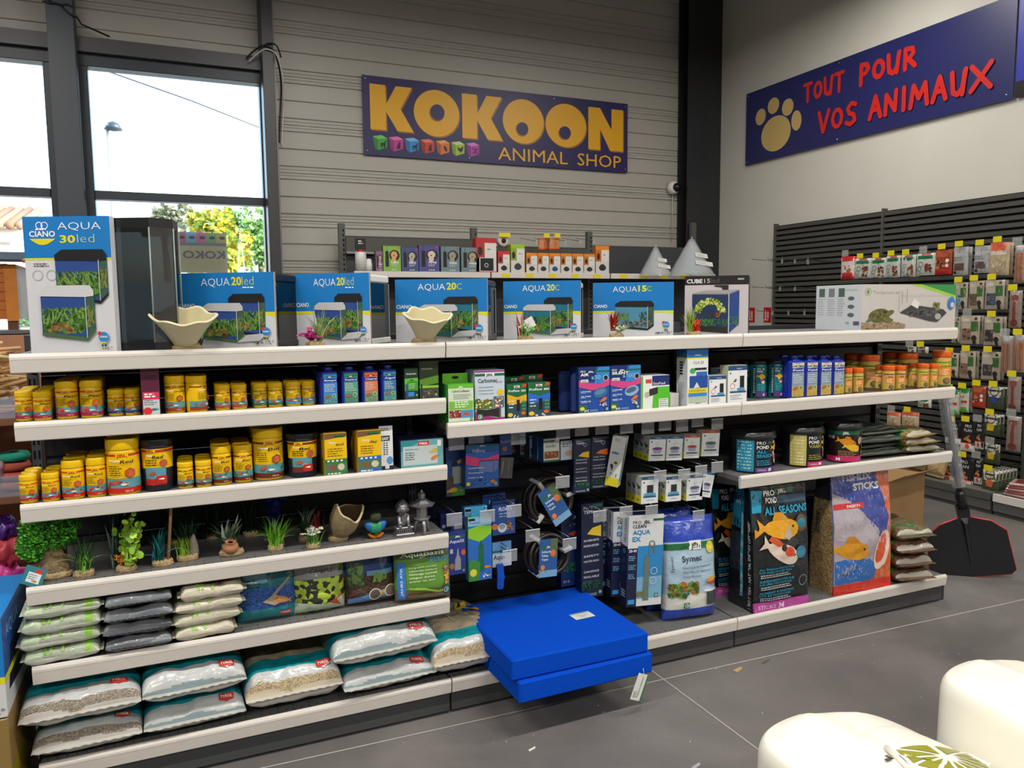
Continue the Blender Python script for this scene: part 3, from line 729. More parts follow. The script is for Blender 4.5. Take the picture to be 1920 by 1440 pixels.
# dark pails with a wrap-around yellow label
def pail(word, low, u0, u1, vt, vb, label, accent):
    y = .03; d = .15
    for _ in range(4):
        Yc = y+d/2; a, b = at_y(u0, vb, Yc).x, at_y(u1, vb, Yc).x; x = (a+b)/2; tn = (x-CAM.x)/(Yc-CAM.y); d = (b-a)/math.sqrt(1+tn*tn)
    h = at_y((u0+u1)/2, vt, y+d*.4).z-S3; r = d/2
    t = thing('food_pail', label, 'pail', (x, Yc, S3), 0, 'dark food pails')
    N_ = H('23293c')
    m = MB(); m.lathe([(r*.84, 0), (r*.86, .002), (r*.94, h*.82), (r*.94, h*.88)], 32, N_, 'plastic')
    cv = Canvas(m, lambda X, Y, l: ((r*(.86+.08*Y/(h*.82))+l+.0004)*math.cos(-PI/2+(X-PI*r*.9)/(r*.9)), (r*(.86+.08*Y/(h*.82))+l+.0004)*math.sin(-PI/2+(X-PI*r*.9)/(r*.9)), Y), PI*r*1.8, h, mt='plastic', step=r*.25, lift=.0003)
    c0 = cv.w/2; a = r*1.25; cv.rect(c0-a, h*.43, c0+a, h*.80, YEL); cv.rect(c0-r*.8, h*.12, c0+r*.5, h*.45, H('5aa0b0')); cv.rect(c0-r*.8, h*.12, c0+r*.5, h*.24, low)
    cv.rect(c0-a, h*.735, c0+a, h*.78, accent); cv.rect(c0-r*.6, h*.725, c0-r*.1, h*.79, YEL); cv.text('JBL', c0-r*.35, h*.73, h*.055, RED, w=r*.4, bold=.02, anchor='c')
    cv.text('Novo', c0-r*.65, h*.655, h*.05, H('fff'), w=r*.45, bold=.02); cv.text(word, c0-r*.3, h*.62, h*.06, H('111'), w=r*.6, bold=.015, skew=.25)
    cv.lines(c0-r*.75, h*.58, r*.8, 3, h*.045, h*.018, H('4a3a10')); cv.ell(c0+r*.35, h*.53, r*.24, r*.24, H('c25c3a'), 12)
    cv.fish(c0-r*.35, h*.34, r*.5, H('d0553a'), 1, .2); cv.fish(c0+r*.05, h*.29, r*.4, H('c8c8c0'), -1); cv.rect(c0-r*.1, h*.15, c0+r*.5, h*.3, H('c42a22')); cv.fish(c0+r*.2, h*.24, r*.3, H('fff'), 1)
    m.build('pail', t)
    m = MB(); m.lathe([(r*.97, h*.86), (r, h*.865), (r, h*.95), (r*.97, h*.97), (r*.93, h*.975), (r*.91, h*.945), (.001, h*.945)], 40, H('1a1c22'), 'plastic'); m.build('lid', t)
    return t
pail('Red', H('c8281c'), 267, 330, 818, 924, 'dark blue pail with yellow and red fish label on the second left shelf', H('c8301c'))
pail('Bel', H('7a3020'), 538, 598, 808, 896, 'dark blue pail with yellow and brown fish label on the second left shelf', H('7c2e1e'))

# blue flat bottles
def bottle_mesh(w_, d_, h_, word, top, panel, low):
    Bl = H('1c2f9e'); b = MB(); n = 20
    def ring(z, kx, ky):
        return [(kx*w_/2*math.copysign(abs(math.cos(a))**.45, math.cos(a)), ky*d_/2*math.copysign(abs(math.sin(a))**.45, math.sin(a)), z) for a in [2*PI*i/n+PI/n for i in range(n)]]
    lv = [(0, .94, .9), (.004, 1, 1), (h_*.84, 1, 1), (h_*.87, .97, .97), (h_*.89, .6, .8), (h_*.90, .55, .75)]
    vs = []; fs = []
    for z, kx, ky in lv: vs += ring(z, kx, ky)
    for j in range(len(lv)-1):
        for i in range(n): k = (i+1) % n; fs.append((j*n+i, j*n+k, (j+1)*n+k, (j+1)*n+i))
    fs.append(tuple((len(lv)-1)*n+i for i in range(n))); b.add(vs, fs, Bl, 'plastic', False)
    c = front(b, -w_*.36, w_*.44, -d_/2-.0003, h_*.04, h_*.84, mt='plastic'); W, Hh = c.w, c.h
    c.rect(0, 0, W, Hh, panel); c.rect(0, 0, W, Hh*.3, low); c.poly([(0, Hh*.86), (W*.3, Hh*.82), (W*.7, Hh*.9), (W, Hh*.86), (W, Hh*.99), (W*.5, Hh*.95), (0, Hh)], top)
    c.rect(0, Hh*.875, W, Hh*.90, H('1f6b3a')); c.rect(W*.3, Hh*.86, W*.68, Hh*.915, H('222')); c.text('JBL', W*.49, Hh*.865, Hh*.04, H('fff'), w=W*.3, bold=.02, anchor='c')
    c.rect(0, Hh*.72, W, Hh*.83, Bl); c.text(word, W*.5, Hh*.745, Hh*.062, H('eef3f8'), w=W*.86, bold=.015, anchor='c')
    c.lines(W*.08, Hh*.62, W*.8, 5, Hh*.055, Hh*.02, H('dfeaf0')); c.ell(W*.3, Hh*.24, W*.22, Hh*.05, H('a06a4a'), 10, .2); c.ring(W*.75, Hh*.26, W*.15, W*.03, H('d8e6b0')); c.ell(W*.75, Hh*.26, W*.1, W*.1, H('5a8a6a'), 10); c.leaves(0, Hh*.02, W, Hh*.16, 7, [H('6a8a4a'), H('d8c060')], W*.14)
    l = MB(); l.lathe([(w_*.24, h_*.885), (w_*.24, h_*.99), (w_*.2, h_), (.001, h_)], 24, H('16287e'), 'plastic', ey=.8)
    return b, l
def place_bottle(word, u0, u1, vt, vb, z, label, cols, back=1, group='blue bottles on the upper left shelf'):
    y = .03; d = .045; x0, x1 = at_y(u0, vb, y).x, at_y(u1, vb, y).x; w_ = x1-x0; h = at_y((u0+u1)/2, vt, y+d/2).z-z; d = w_*.62
    t = thing('water_care_bottle', label, 'bottle', ((x0+x1)/2, y+d/2, z), 0, group)
    b, l = bottle_mesh(w_, d, h, word, *cols); b.build('bottle', t); l.build('cap', t)
    for k in range(back): dup(t, label.replace('front', ORD[k+1], 1), ((x0+x1)/2, y+d/2+(k+1)*(d+.006), z))
place_bottle('Biotopol', 603, 635, 688, 759, S2, 'front dark blue flat bottle with light blue label on upper left shelf', (H('2f8ad0'), H('3f8ad4'), H('4a96a8')), 3)
place_bottle('Denitrol', 642, 674, 687, 757, S2, 'front dark blue flat bottle with green label on upper left shelf', (H('2f8a70'), H('5aa088'), H('4a8a7a')), 3)
place_bottle('Clearol', 680, 711, 686, 754, S2, 'front dark blue flat bottle with orange label on upper left shelf', (H('e0622a'), H('d87c4a'), H('6a9a7a')), 3)
place_bottle('Algol', 716, 745, 684, 751, S2, 'front dark blue flat bottle with teal label on upper left shelf', (H('3a8ab0'), H('3f7aa8'), H('4a9a98')), 3)

# ---------------------------------------------------------------- cartons
def carton(name, label, u0, u1, vt, vb, z, dep, side, art, y=None, rz=0, group=None, cat='box', tab=None, sideart=None, topc=None, bev=.0012):
    y = .025 if y is None else y
    x0, x1 = at_y(u0, vb, y).x, at_y(u1, vb, y).x; h = at_y((u0+u1)/2, vt, y).z-z; w_ = (x1-x0)
    t = thing(name, label, cat, (x0, y, z), rz, group)
    m = MB(); m.box(0, w_, 0, dep, 0, h, side, 'card', bev)
    c = front(m, .0008, w_-.0008, -.00005, .0008, h-.0008, lift=.00012); art(c, c.w, c.h)
    if sideart: s = leftside(m, -.00005, .0008, dep-.0008, .0008, h-.0008); sideart(s, s.w, s.h)
    m.build('carton', t)
    if tab:
        m = MB(); m.box(0, w_, dep*.5, dep*.5+.0015, h, h+tab[0], tab[1], 'card', 0)
        c = front(m, 0, w_, dep*.5, h, h+tab[0]); c.ell(w_/2, tab[0]*.55, w_*.14, tab[0]*.16, H('14140f'), 14)
        m.build('hang_tab', t)
    return t
def jbl(c, W, Hh, y=.93, band=H('1c6b3c'), h=.045, x=.5, w=.28):
    c.rect(0, Hh*(y-.002), W, Hh*(y+h*.8), band); c.rect(W*(x-w*.6), Hh*(y-.01), W*(x+w*.6), Hh*(y+h), H('f0f0ec')); c.text('JBL', W*x, Hh*(y), Hh*h*.75, H('151515'), w=W*w, bold=.03, anchor='c')
def qlogo(c, x, y, s):
    c.rect(x-s, y-s, x+s, y+s, H('1f6b3f')); c.ring(x, y, s*.72, s*.2, H('e8f0e8')); c.ell(x+s*.1, y, s*.25, s*.25, H('e8f0e8'), 8)
def art_lim(c, W, h):
    c.rect(0, 0, W, h, H('d8e4cf')); c.rect(0, h*.9, W, h, H('6cc02e')); c.text('JBL', W*.5, h*.915, h*.04, H('fff'), w=W*.2, bold=.02, anchor='c'); c.text('LimCollect', W*.5, h*.80, h*.055, H('222'), w=W*.66, bold=.02, anchor='c')
    c.lines(W*.2, h*.73, W*.7, 4, h*.035, h*.012, H('666')); c.rect(W*.03, h*.36, W*.97, h*.57, H('7fc24a')); c.lines(W*.25, h*.53, W*.6, 3, h*.06, h*.03, H('eef6e0'))
    c.rect(W*.03, h*.15, W*.5, h*.34, H('8a3a34')); c.leaves(W*.05, h*.17, W*.48, h*.32, 8, [H('c86a5a'), H('e8e0d8'), H('4a2a24')], W*.06, kind='blob'); c.rect(W*.52, h*.15, W*.97, h*.34, H('3a9ad8')); c.fish(W*.72, h*.24, W*.3, H('d84a2a'), -1)
    c.rect(0, 0, W, h*.05, H('2f8f3c')); qlogo(c, W*.9, h*.1, W*.05)
def art_carb(c, W, h):
    c.rect(0, 0, W, h, H('c9d9e6')); c.rect(0, h*.965, W, h, H('a03a8a')); jbl(c, W, h, .89, h=.06, w=.26)
    c.text('Carbomec', W*.1, h*.76, h*.085, H('222'), w=W*.66, bold=.015); c.text('activ', W*.72, h*.745, h*.05, H('a83a8a'), w=W*.2, skew=.2)
    for k, s in enumerate(('Aktivkohle', 'Activated Carbon', 'Charbon actif')): c.text(s, W*.12, h*(.66-.065*k), h*.028, H('445'), w=W*.5)
    c.ell(W*.86, h*.56, W*.12, h*.06, H('f0c820'), 14); c.rect(0, h*.24, W*.6, h*.42, H('5a7a3a')); c.leaves(0, h*.26, W*.58, h*.44, 14, [H('6a8a3a'), H('c07a3a'), H('3c5a2c'), H('e8e0a0')], W*.08, kind='blob'); c.rect(W*.62, h*.26, W*.97, h*.48, H('4a6a7a')); c.leaves(W*.64, h*.28, W*.95, h*.46, 8, [H('d8a04a'), H('c8504a'), H('e8e8e0')], W*.08, kind='blob')
    c.poly([(0, 0), (W, 0), (W, h*.06), (W*.7, h*.05), (W*.4, 0.10*h), (0, h*.2)], H('a02a78')); c.poly([(W*.05, h*.09), (W*.5, h*.1), (W*.8, h*.06), (W*.8, h*.25), (W*.4, h*.22), (W*.05, h*.24)], H('2a2624')); c.rect(W*.8, h*.06, W*.86, h*.3, H('5a5a58')); qlogo(c, W*.15, h*.09, W*.09)
def art_flow(n, col):
    def a(c, W, h):
        c.rect(0, 0, W, h, H('1f6a44')); jbl(c, W, h, .90, h=.06, w=.24); c.poly([(W*.75, h*.9), (W, h*.93), (W, h), (W*.8, h)], H('d84a2a')); c.text('ProFlow', W*.06, h*.78, h*.07, H('fff'), w=W*.58, bold=.015); c.text(n, W*.95, h*.78, h*.06, H('fff'), w=W*.24, bold=.015, anchor='r')
        c.poly([(0, h*.45), (W*.5, h*.42), (W, h*.5), (W, h*.7), (W*.5, h*.62), (0, h*.72)], col); c.rect(W*.0, 0, W, h*.42, H('2a4a5a')); c.rect(W*.48, h*.22, W*.64, h*.55, H('151515')); c.ell(W*.15, h*.12, W*.13, h*.06, H('f0c820'), 10); c.ell(W*.82, h*.16, W*.12, h*.05, H('e8641e'), 10); c.lines(W*.08, h*.5, W*.35, 3, h*.09, h*.03, H('e8e8e8')); c.leaves(W*.3, h*.03, W*.8, h*.1, 6, [H('dfe8e8')], W*.1, kind='blob')
        for k in range(3): c.rect(W*.74, h*(.24+.1*k), W*.95, h*(.31+.1*k), H('4a8a6a'))
    return a
def art_air(t2, n):
    def a(c, W, h):
        c.rect(0, 0, W, h, H('1e4fa8')); c.rect(0, h*.7, W*.55, h, H('14306e')); c.poly([(W*.5, h*.65), (W, h*.65), (W, h), (W*.62, h)], H('2f8ad8')); c.rect(W*.35, h*.885, W, h*.925, H('1f6b4a')); c.rect(W*.28, h*.88, W*.5, h*.93, H('111')); c.text('JBL', W*.39, h*.885, h*.036, H('fff'), w=W*.2, bold=.02, anchor='c')
        c.text('PRO', W*.05, h*.89, h*.045, H('fff'), w=W*.16); c.text(t2, W*.05, h*.815, h*.06, H('fff'), w=W*(.09*len(t2)), bold=.03); c.text(n, W*.4, h*.74, h*.09, H('8ab8e8'), w=W*(.1*len(n)), bold=.02); c.ring(W*.87, h*.76, W*.09, W*.02, H('c8d0d8')); c.ell(W*.87, h*.76, W*.065, W*.065, H('222'), 12)
        c.poly([(0, h*.58), (W*.4, h*.5), (W*.7, h*.52), (W, h*.6), (W, h*.74), (W*.7, h*.64), (W*.35, h*.66), (0, h*.73)], H('d84a8a')); c.rect(W*.06, h*.68, W*.3, h*.74, H('dfe8e0')); c.text('air', W*.1, h*.69, h*.035, H('1f6b4a'), w=W*.15, bold=.02)
        c.ell(W*.7, h*.44, W*.24, h*.11, H('3a6a9a') if t2 == 'AIR' else H('8fb4d8'), 18, .25); c.ell(W*.68, h*.46, W*.18, h*.06, H('5a8ab8') if t2 == 'AIR' else H('4a6a88'), 16, .25)
        for k, s in enumerate(('LUFTPUMPE', 'AIR PUMP', 'POMPE A AIR')): c.text(s, W*.06, h*(.46-.105*k), h*.032, H('fff'), w=W*.32, bold=.01); c.lines(W*.06, h*(.44-.105*k), W*.2, 1, .01, h*.012, H('9ab8e0'))
        c.rect(0, 0, W*.25, h*.2, H('2c6a5a')); c.ell(W*.1, h*.11, W*.08, h*.04, H('e8d84a'), 8); c.fish(W*.78, h*.28, W*.26, H('e8742a'), 1, .5); c.leaves(W*.65, h*.14, W*.9, h*.22, 6, [H('e8d8c8'), H('b8a8d8')], W*.08, kind='blob'); c.text('2+2', W*.16, h*.04, h*.05, H('fff'), w=W*.15, bold=.02); c.rect(W*.35, h*.035, W*.6, h*.085, H('6a86b0')); qlogo(c, W*.9, h*.08, W*.05)
    return a
def art_feed(c, W, h):
    c.rect(0, 0, W, h, H('eef0ee')); c.rect(W*.38, h*.7, W, h, H('1c2f6e')); c.poly([(W*.38, 0), (W, 0), (W, h*.66), (W*.6, h*.66), (W*.42, h*.45)], H('58c22e')); c.text('EasyFeed', W*.42, h*.73, h*.08, H('fff'), w=W*.42); c.rect(W*.15, h*.78, W*.36, h*.9, H('d8484a')); c.poly([(W*.25, h*.38), (W*.58, h*.46), (W*.58, h*.66), (W*.28, h*.6)], H('2c2e30')); c.ell(W*.2, h*.44, W*.09, h*.09, H('c8b89a')); c.rect(W*.62, h*.02, W*.95, h*.3, H('e8e8e8')); c.lines(W*.65, h*.25, W*.28, 4, h*.06, h*.02, H('556')); c.rect(0, 0, W*.05, h, H('58c22e'))
def art_cla(c, W, h):
    c.rect(0, 0, W, h, H('e9edf0')); c.rect(0, h*.85, W, h, H('1f6cb0')); c.rect(0, h*.83, W, h*.85, H('e8dc20')); c.text('ciano', W*.5, h*.885, h*.03, H('fff'), w=W*.3, anchor='c'); c.text('CLA 20', W*.28, h*.74, h*.05, H('445'), w=W*.5)
    c.ell(W*.25, h*.62, W*.14, h*.05, H('4aa85a')); c.rect(W*.35, h*.63, W*.92, h*.67, H('222')); c.rect(W*.42, h*.3, W*.95, h*.6, H('2a6ac0')); c.rect(W*.1, h*.32, W*.98, h*.53, H('1f4fa0')); c.poly([(W*.3, h*.32), (W*.45, h*.42), (W*.6, h*.32)], H('d8e0e8')); c.rect(W*.05, h*.23, W*.95, h*.31, H('e8d820')); c.text('UNIVERSAL', W*.5, h*.25, h*.035, H('333'), w=W*.8, anchor='c'); c.rect(W*.05, h*.17, W*.95, h*.225, H('3a8ad8')); c.rect(W*.05, h*.06, W*.95, h*.165, H('b8c8b0')); c.lines(W*.4, h*.04, W*.3, 1, .01, h*.012, H('888'))
def art_pump(c, W, h):
    c.rect(0, 0, W, h, H('e8ecef')); c.rect(0, h*.87, W, h, H('24507c')); c.text('ciano', W*.58, h*.905, h*.04, H('fff'), w=W*.26, anchor='c'); c.rect(W*.62, h*.4, W*.85, h*.72, H('16181c')); c.ell(W*.68, h*.36, W*.22, h*.05, H('5a9ac8')); c.ring(W*.24, h*.45, W*.13, W*.025, H('e07a5a')); c.ell(W*.35, h*.58, W*.08, h*.02, H('6a5a2a')); c.ell(W*.4, h*.62, W*.06, h*.02, H('444'))
    c.rect(W*.1, h*.27, W*.95, h*.32, H('2a5a80')); c.lines(W*.12, h*.2, W*.7, 3, h*.05, h*.015, H('889')); c.ell(W*.12, h*.8, W*.03, h*.025, H('445'))
Mz = zs['m2']; GB = 'cartons on the middle shelf'
carton('filter_carton', 'white and green carton overhanging the left end of the middle bay shelf', 841, 889, 720, 796, Mz, .12, H('3fa03c'), art_lim, y=.01, group=GB, tab=(.035, H('7ac838')))
carton('filter_carton', 'white and green carton with hang tab behind the front one at the shelf end', 834, 882, 708, 780, Mz, .1, H('4f9a3c'), art_lim, y=.15, group=GB)
carton('carbon_carton', 'tall light blue carton with purple foot beside the green hang tab cartons', 891, 947, 694, 790, Mz, .1, H('9aa8b8'), art_carb, group=GB)
carton('pump_carton', 'green carton with yellow wave, left one of the small green pair', 951, 988, 720, 785, Mz, .09, H('1c5c3c'), art_flow('300', H('e8b020')), group=GB)
carton('pump_carton', 'green carton with blue wave, right one of the small green pair', 990, 1032, 717, 783, Mz, .09, H('1c5c3c'), art_flow('800', H('2a6ad0')), group=GB)
carton('pump_carton', 'dark green hang tab carton behind the small green pair, left', 946, 983, 706, 770, Mz, .08, H('1c5c3c'), art_flow('300', H('e8b020')), y=.15, group=GB)
carton('pump_carton', 'dark green hang tab carton behind the small green pair, right', 978, 1018, 702, 768, Mz, .08, H('1c5c3c'), art_flow('800', H('2a6ad0')), y=.15, group=GB)
carton('pump_carton', 'dark blue carton with pink wave and rounded pump picture, left of the pair', 1085, 1143, 688, 776, Mz, .07, H('1a2c66'), art_air('AIR', 'a50'), group=GB)
carton('pump_carton', 'dark blue carton with pink wave and white pump picture, right of the pair', 1144, 1201, 685, 772, Mz, .07, H('1a2c66'), art_air('SILENT', 'a100'), group=GB)
# more of the same carton standing edge-on behind, in rounded blue plastic sleeves
for k, (a, b_) in enumerate(((1073, 1085), (1061, 1072))):
    t = thing('pump_carton', 'blue carton edge between dark pump cartons, %s from the front one' % ORD[k], 'box', (at_y(a, 775, .05).x, .045+.05*k, Mz), 0, GB)
    m = MB(); m.box(0, .13, 0, .035, 0, .165, H('26356e'), 'plastic', .012); m.build('carton', t)
carton('feeder_carton', 'white and lime green carton with feeder picture beside the blue pump pair', 1202, 1255, 704, 766, Mz, .1, H('d8dcd8'), art_feed, group=GB)
t = thing('small_box', 'small plain white box leaning beside the lime green carton', 'box', (at_y(1257, 760, .05).x, .05, Mz), .1, None)
m = MB(); m.box(0, .045, 0, .06, 0, .055, H('d4d4d0'), 'card', .001); m.build('carton', t)
def side_cla(c, W, h):
    c.rect(0, 0, W, h, H('d8dde2')); c.rect(0, h*.85, W, h, H('2a6aa8')); c.rect(0, h*.83, W, h*.85, H('e8dc20')); [c.rect(W*.3, h*(.55+.05*k), W*.6, h*(.58+.05*k), H('333')) for k in range(5)]; c.lines(W*.2, h*.4, W*.6, 8, h*.04, h*.01, H('99a'))
carton('light_carton', 'tallest blue and white carton with yellow stripe on the middle bay shelf', 1288, 1327, 654, 761, Mz, .075, H('c8d0d8'), art_cla, y=.02, group=GB, sideart=side_cla)
carton('pump_carton', 'small white carton with dark blue top beside the tallest carton', 1329, 1361, 704, 759, Mz, .05, H('b8c0c8'), art_pump, group=GB)
carton('pump_carton', 'taller white carton with dark blue top at the right end of middle bay', 1364, 1400, 685, 757, Mz, .055, H('c8c8a0'), art_pump, group=GB)
carton('pump_carton', 'dark blue topped carton behind the white pump cartons', 1345, 1375, 690, 748, Mz, .05, H('98a8b8'), art_pump, y=.12, group=GB)

# ---------------------------------------------------------------- right bay, same height: teal tins, blue bottles, orange tubs
def art_pond(size, low, c1=H('1f8a9a'), word2='ALL SEASONS'):
    def a(c, m, h, r):
        W = c.w; K_ = H('1b1f24'); c.rect(0, 0, W, h, K_); L = m-r*1.35
        c.rect(L, h*.02, L+r*.75, h*.98, H('2c8fb0') if c1 != H('b0a23c') else H('c8bc6a'))
        c.lines(L+r*.06, h*.9, r*.6, 9, h*.1, h*.035, H('bfe0e8') if c1 != H('b0a23c') else H('eee8c8'), ragged=.1)
        c.text('PRO', m-r*.5, h*.84, h*.1, H('fff'), w=r*.4, bold=.0); c.rect(m-r*.02, h*.86, m+r*.9, h*.92, H('1f5c48')); c.rect(m+r*.25, h*.84, m+r*.65, h*.94, H('111')); c.text('JBL', m+r*.45, h*.86, h*.06, H('eee'), w=r*.3, bold=.02, anchor='c')
        c.text('POND', m-r*.5, h*.71, h*.1, H('fff'), w=r*.55, bold=.02)
        for k, s in enumerate(word2.split()): c.text(s, m-r*.5, h*(.58-.13*k), h*.1, c1, w=r*(.13*len(s)+.05), bold=.03)
        c.fish(m+r*.45, h*.72, r*.62, H('e8b01c'), 1, -.1, fin=H('d89a14')); c.fish(m+r*.45, h*.42, r*.62, H('ead8cc'), 1, -1.1); c.ell(m+r*.45, h*.44, r*.1, r*.12, H('d84a2a'), 8)
        c.lines(m-r*.5, h*.34, r*.8, 3, h*.06, h*.025, c1); c.rect(m-r*.55, 0, m+r*1.2, h*.15, low); c.text(size[0], m-r*.45, h*.045, h*.055, H('eee'), w=r*.35); c.text(size[1], m, h*.035, h*.085, H('fff'), w=r*.18, bold=.03)
    return a
def art_tin(c, m, h, r):
    W = c.w; T_ = H('17707e'); c.rect(0, 0, W, h, T_); c.rect(m-r*.95, 0, m-r*.6, h, H('12161a')); c.lines(m-r*.9, h*.9, r*.22, 14, h*.06, h*.03, H('c8d8d8'), ragged=0)
    c.text('PRO', m-r*.45, h*.88, h*.05, H('fff'), w=r*.4); c.rect(m, h*.88, m+r*.6, h*.93, H('111')); c.text('JBL', m+r*.3, h*.885, h*.04, H('fff'), w=r*.4, bold=.02, anchor='c'); c.text('POND', m-r*.45, h*.80, h*.055, H('fff'), w=r*.6, bold=.02)
    c.fish(m, h*.66, r*1.1, H('e8b01c'), 1, -.1, fin=H('d89a14')); c.fish(m+r*.1, h*.54, r*.9, H('ead8cc'), 1, -1.1); c.ell(m+r*.1, h*.54, r*.16, r*.16, H('d84a2a'), 8); c.lines(m-r*.4, h*.4, r*.9, 5, h*.05, h*.02, H('5ab8c8')); c.rect(m-r*.6, 0, m+r*1.3, h*.13, H('6a3a8a')); c.text('S', m+r*.2, h*.03, h*.07, H('fff'), w=r*.2, bold=.03)
GR = 'tins, bottles and tubs on the upper right shelf'
for i, (a, b_, c_, d_) in enumerate(((1403, 1436, 677, 748), (1438, 1468, 676, 747))):
    place_jar('tin', a, b_, c_, d_, Mz, 'teal pond food tin with black lid and goldfish, %s from left, front' % ORD[i], GR, art=art_tin, body=H('17707e'), lid=H('1a1c1e'), back=1, name='pond_food_tin', cat='tin', ribs=False, facing=-.35, lidh=.09)
for i, (a, b_) in enumerate(((1480, 1508), (1509, 1533), (1535, 1559), (1560, 1583))):
    place_bottle('Pond', a, b_, 666, 748-i*1.6, Mz, 'front dark blue bottle with tan label, %s from left on the upper right shelf' % ORD[i], (H('d8c8b0'), H('8a9ab0'), H('c8a84a')), 1, 'blue bottles on the upper right shelf')
def art_orange(word, c2):
    def a(c, m, h, r):
        W = c.w; c.rect(0, 0, W, h, H('d8b85a')); c.rect(m-r*1.2, h*.82, m+r*1.5, h*.87, c2); c.rect(m+r*.3, h*.8, m+r*.7, h*.89, H('222')); c.text('JBL', m+r*.5, h*.82, h*.05, H('fff'), w=r*.3, bold=.02, anchor='c'); c.rect(m-r*.8, h*.36, m+r*.9, h*.72, H('e88a2c'))
        c.text(word, m-r*.5, h*.68, h*.085, c2, w=r*(.18*len(word)), bold=.03, skew=.15); c.lines(m-r*.7, h*.58, r*1.1, 4, h*.06, h*.025, H('fdf0d8')); c.ell(m+r*.1, h*.18, r*.45, h*.12, H('6a5a3a'), 14); c.ell(m+r*.15, h*.2, r*.3, h*.08, H('8a7a54'), 12); c.rect(m-r*.9, 0, m+r*1.2, h*.04, H('3a7a5a'))
    return a
OT = [('Gammarus', 1581, 1597, 691, 741, 0, 'short'), ('Gammarus', 1597, 1618, 690, 739, 1, 'short'), ('Gammarus', 1609, 1648, 665, 738, 1, 'tall'), ('Agil', 1652, 1677, 686, 732, 1, 'short'), ('Agil', 1677, 1697, 686, 731, 1, 'short'), ('Agil', 1681, 1719, 662, 731, 1, 'tall'),
      ('Herbil', 1718, 1741, 682, 728, 1, 'short'), ('Herbil', 1741, 1757, 682, 728, 0, 'short'), ('Herbil', 1745, 1782, 658, 727, 0, 'tall')]
OC = {'Gammarus': H('4a7a2a'), 'Agil': H('2a2a5a'), 'Herbil': H('5a9a2a')}
for i, (wd, a, b_, c_, d_, n, sz) in enumerate(OT):
    tall = sz == 'tall'
    place_jar('o'+wd+sz, a, b_, c_, d_, Mz, '%s orange lidded reptile food tub, %s from left on the upper right shelf, front' % (sz, ORD[i]), GR, art=art_orange(wd, OC[wd]), body=H('c9702a'), lid=H('e2641a'), back=n, ribs=False, name='reptile_food_tub', facing=-.4, yf=(.03 if i == 8 else .10 if tall else .02), lidh=.16)

# ---------------------------------------------------------------- cartons on the left shelves
def art_violet(c, W, h):
    c.rect(0, 0, W, h, H('5a1f3c')); c.text('NOVO', W*.5, h*.78, h*.07, H('1c0c14'), w=W*.55, bold=.02, anchor='c'); c.rect(W*.06, 0, W*.97, h*.42, H('c8d0d0')); c.rect(W*.06, h*.34, W*.97, h*.5, H('d83a5a')); c.lines(W*.15, h*.44, W*.7, 2, h*.05, h*.03, H('fff')); c.lines(W*.12, h*.31, W*.7, 3, h*.04, h*.015, H('567')); c.ell(W*.3, h*.1, W*.25, h*.08, H('d83030'), 12); c.fish(W*.72, h*.13, W*.4, H('3a7a8a'), -1); c.rect(W*.06, 0, W*.97, h*.03, H('2a8a6a'))
carton('food_carton', 'dark purple carton with red and white foot between the yellow tubs', 267, 302, 690, 778, S2, .1, H('4a1c34'), art_violet, group='cartons on the left shelves')
def art_green(c, W, h):
    c.rect(0, 0, W, h, H('1c3a2a')); c.text('PROFLORA', W*.5, h*.8, h*.05, H('e8e8d8'), w=W*.75, bold=.01, anchor='c'); c.rect(0, h*.3, W, h*.62, H('3f9a2c')); c.poly([(0, h*.5), (W*.5, h*.66), (W, h*.56), (W, h*.7), (0, h*.68)], H('5fb83a')); c.rect(W*.1, h*.08, W*.22, h*.5, H('2c4a9a')); c.rect(W*.25, h*.12, W*.7, h*.26, H('3a8ad8')); qlogo(c, W*.88, h*.16, W*.08); c.lines(W*.3, h*.5, W*.5, 3, h*.06, h*.02, H('e0f0d0'))
def art_green2(c, W, h):
    c.rect(0, 0, W, h, H('23301c')); c.text('PROFLORA', W*.4, h*.78, h*.04, H('b8b8a0'), w=W*.6, anchor='c'); c.poly([(0, h*.33), (W, h*.42), (W, h*.62), (0, h*.52)], H('5a8a2a')); c.rect(0, h*.02, W, h*.35, H('4a4a3a')); c.rect(0, h*.3, W, h*.36, H('8ac83a')); c.leaves(W*.1, h*.06, W*.9, h*.25, 8, [H('8a9a6a'), H('3a2a22')], W*.1, kind='blob'); c.rect(W*.05, h*.04, W*.14, h*.4, H('1c2c4a')); qlogo(c, W*.86, h*.12, W*.07)
carton('plant_care_carton', 'narrow dark green carton beside the blue bottles', 759, 785, 690, 749, S2, .1, H('16281e'), art_green, group='cartons on the left shelves')
carton('plant_care_carton', 'wider dark green carton at the right end of the upper left shelf', 787, 823, 676, 746, S2, .1, H('1c2418'), art_green2, group='cartons on the left shelves')
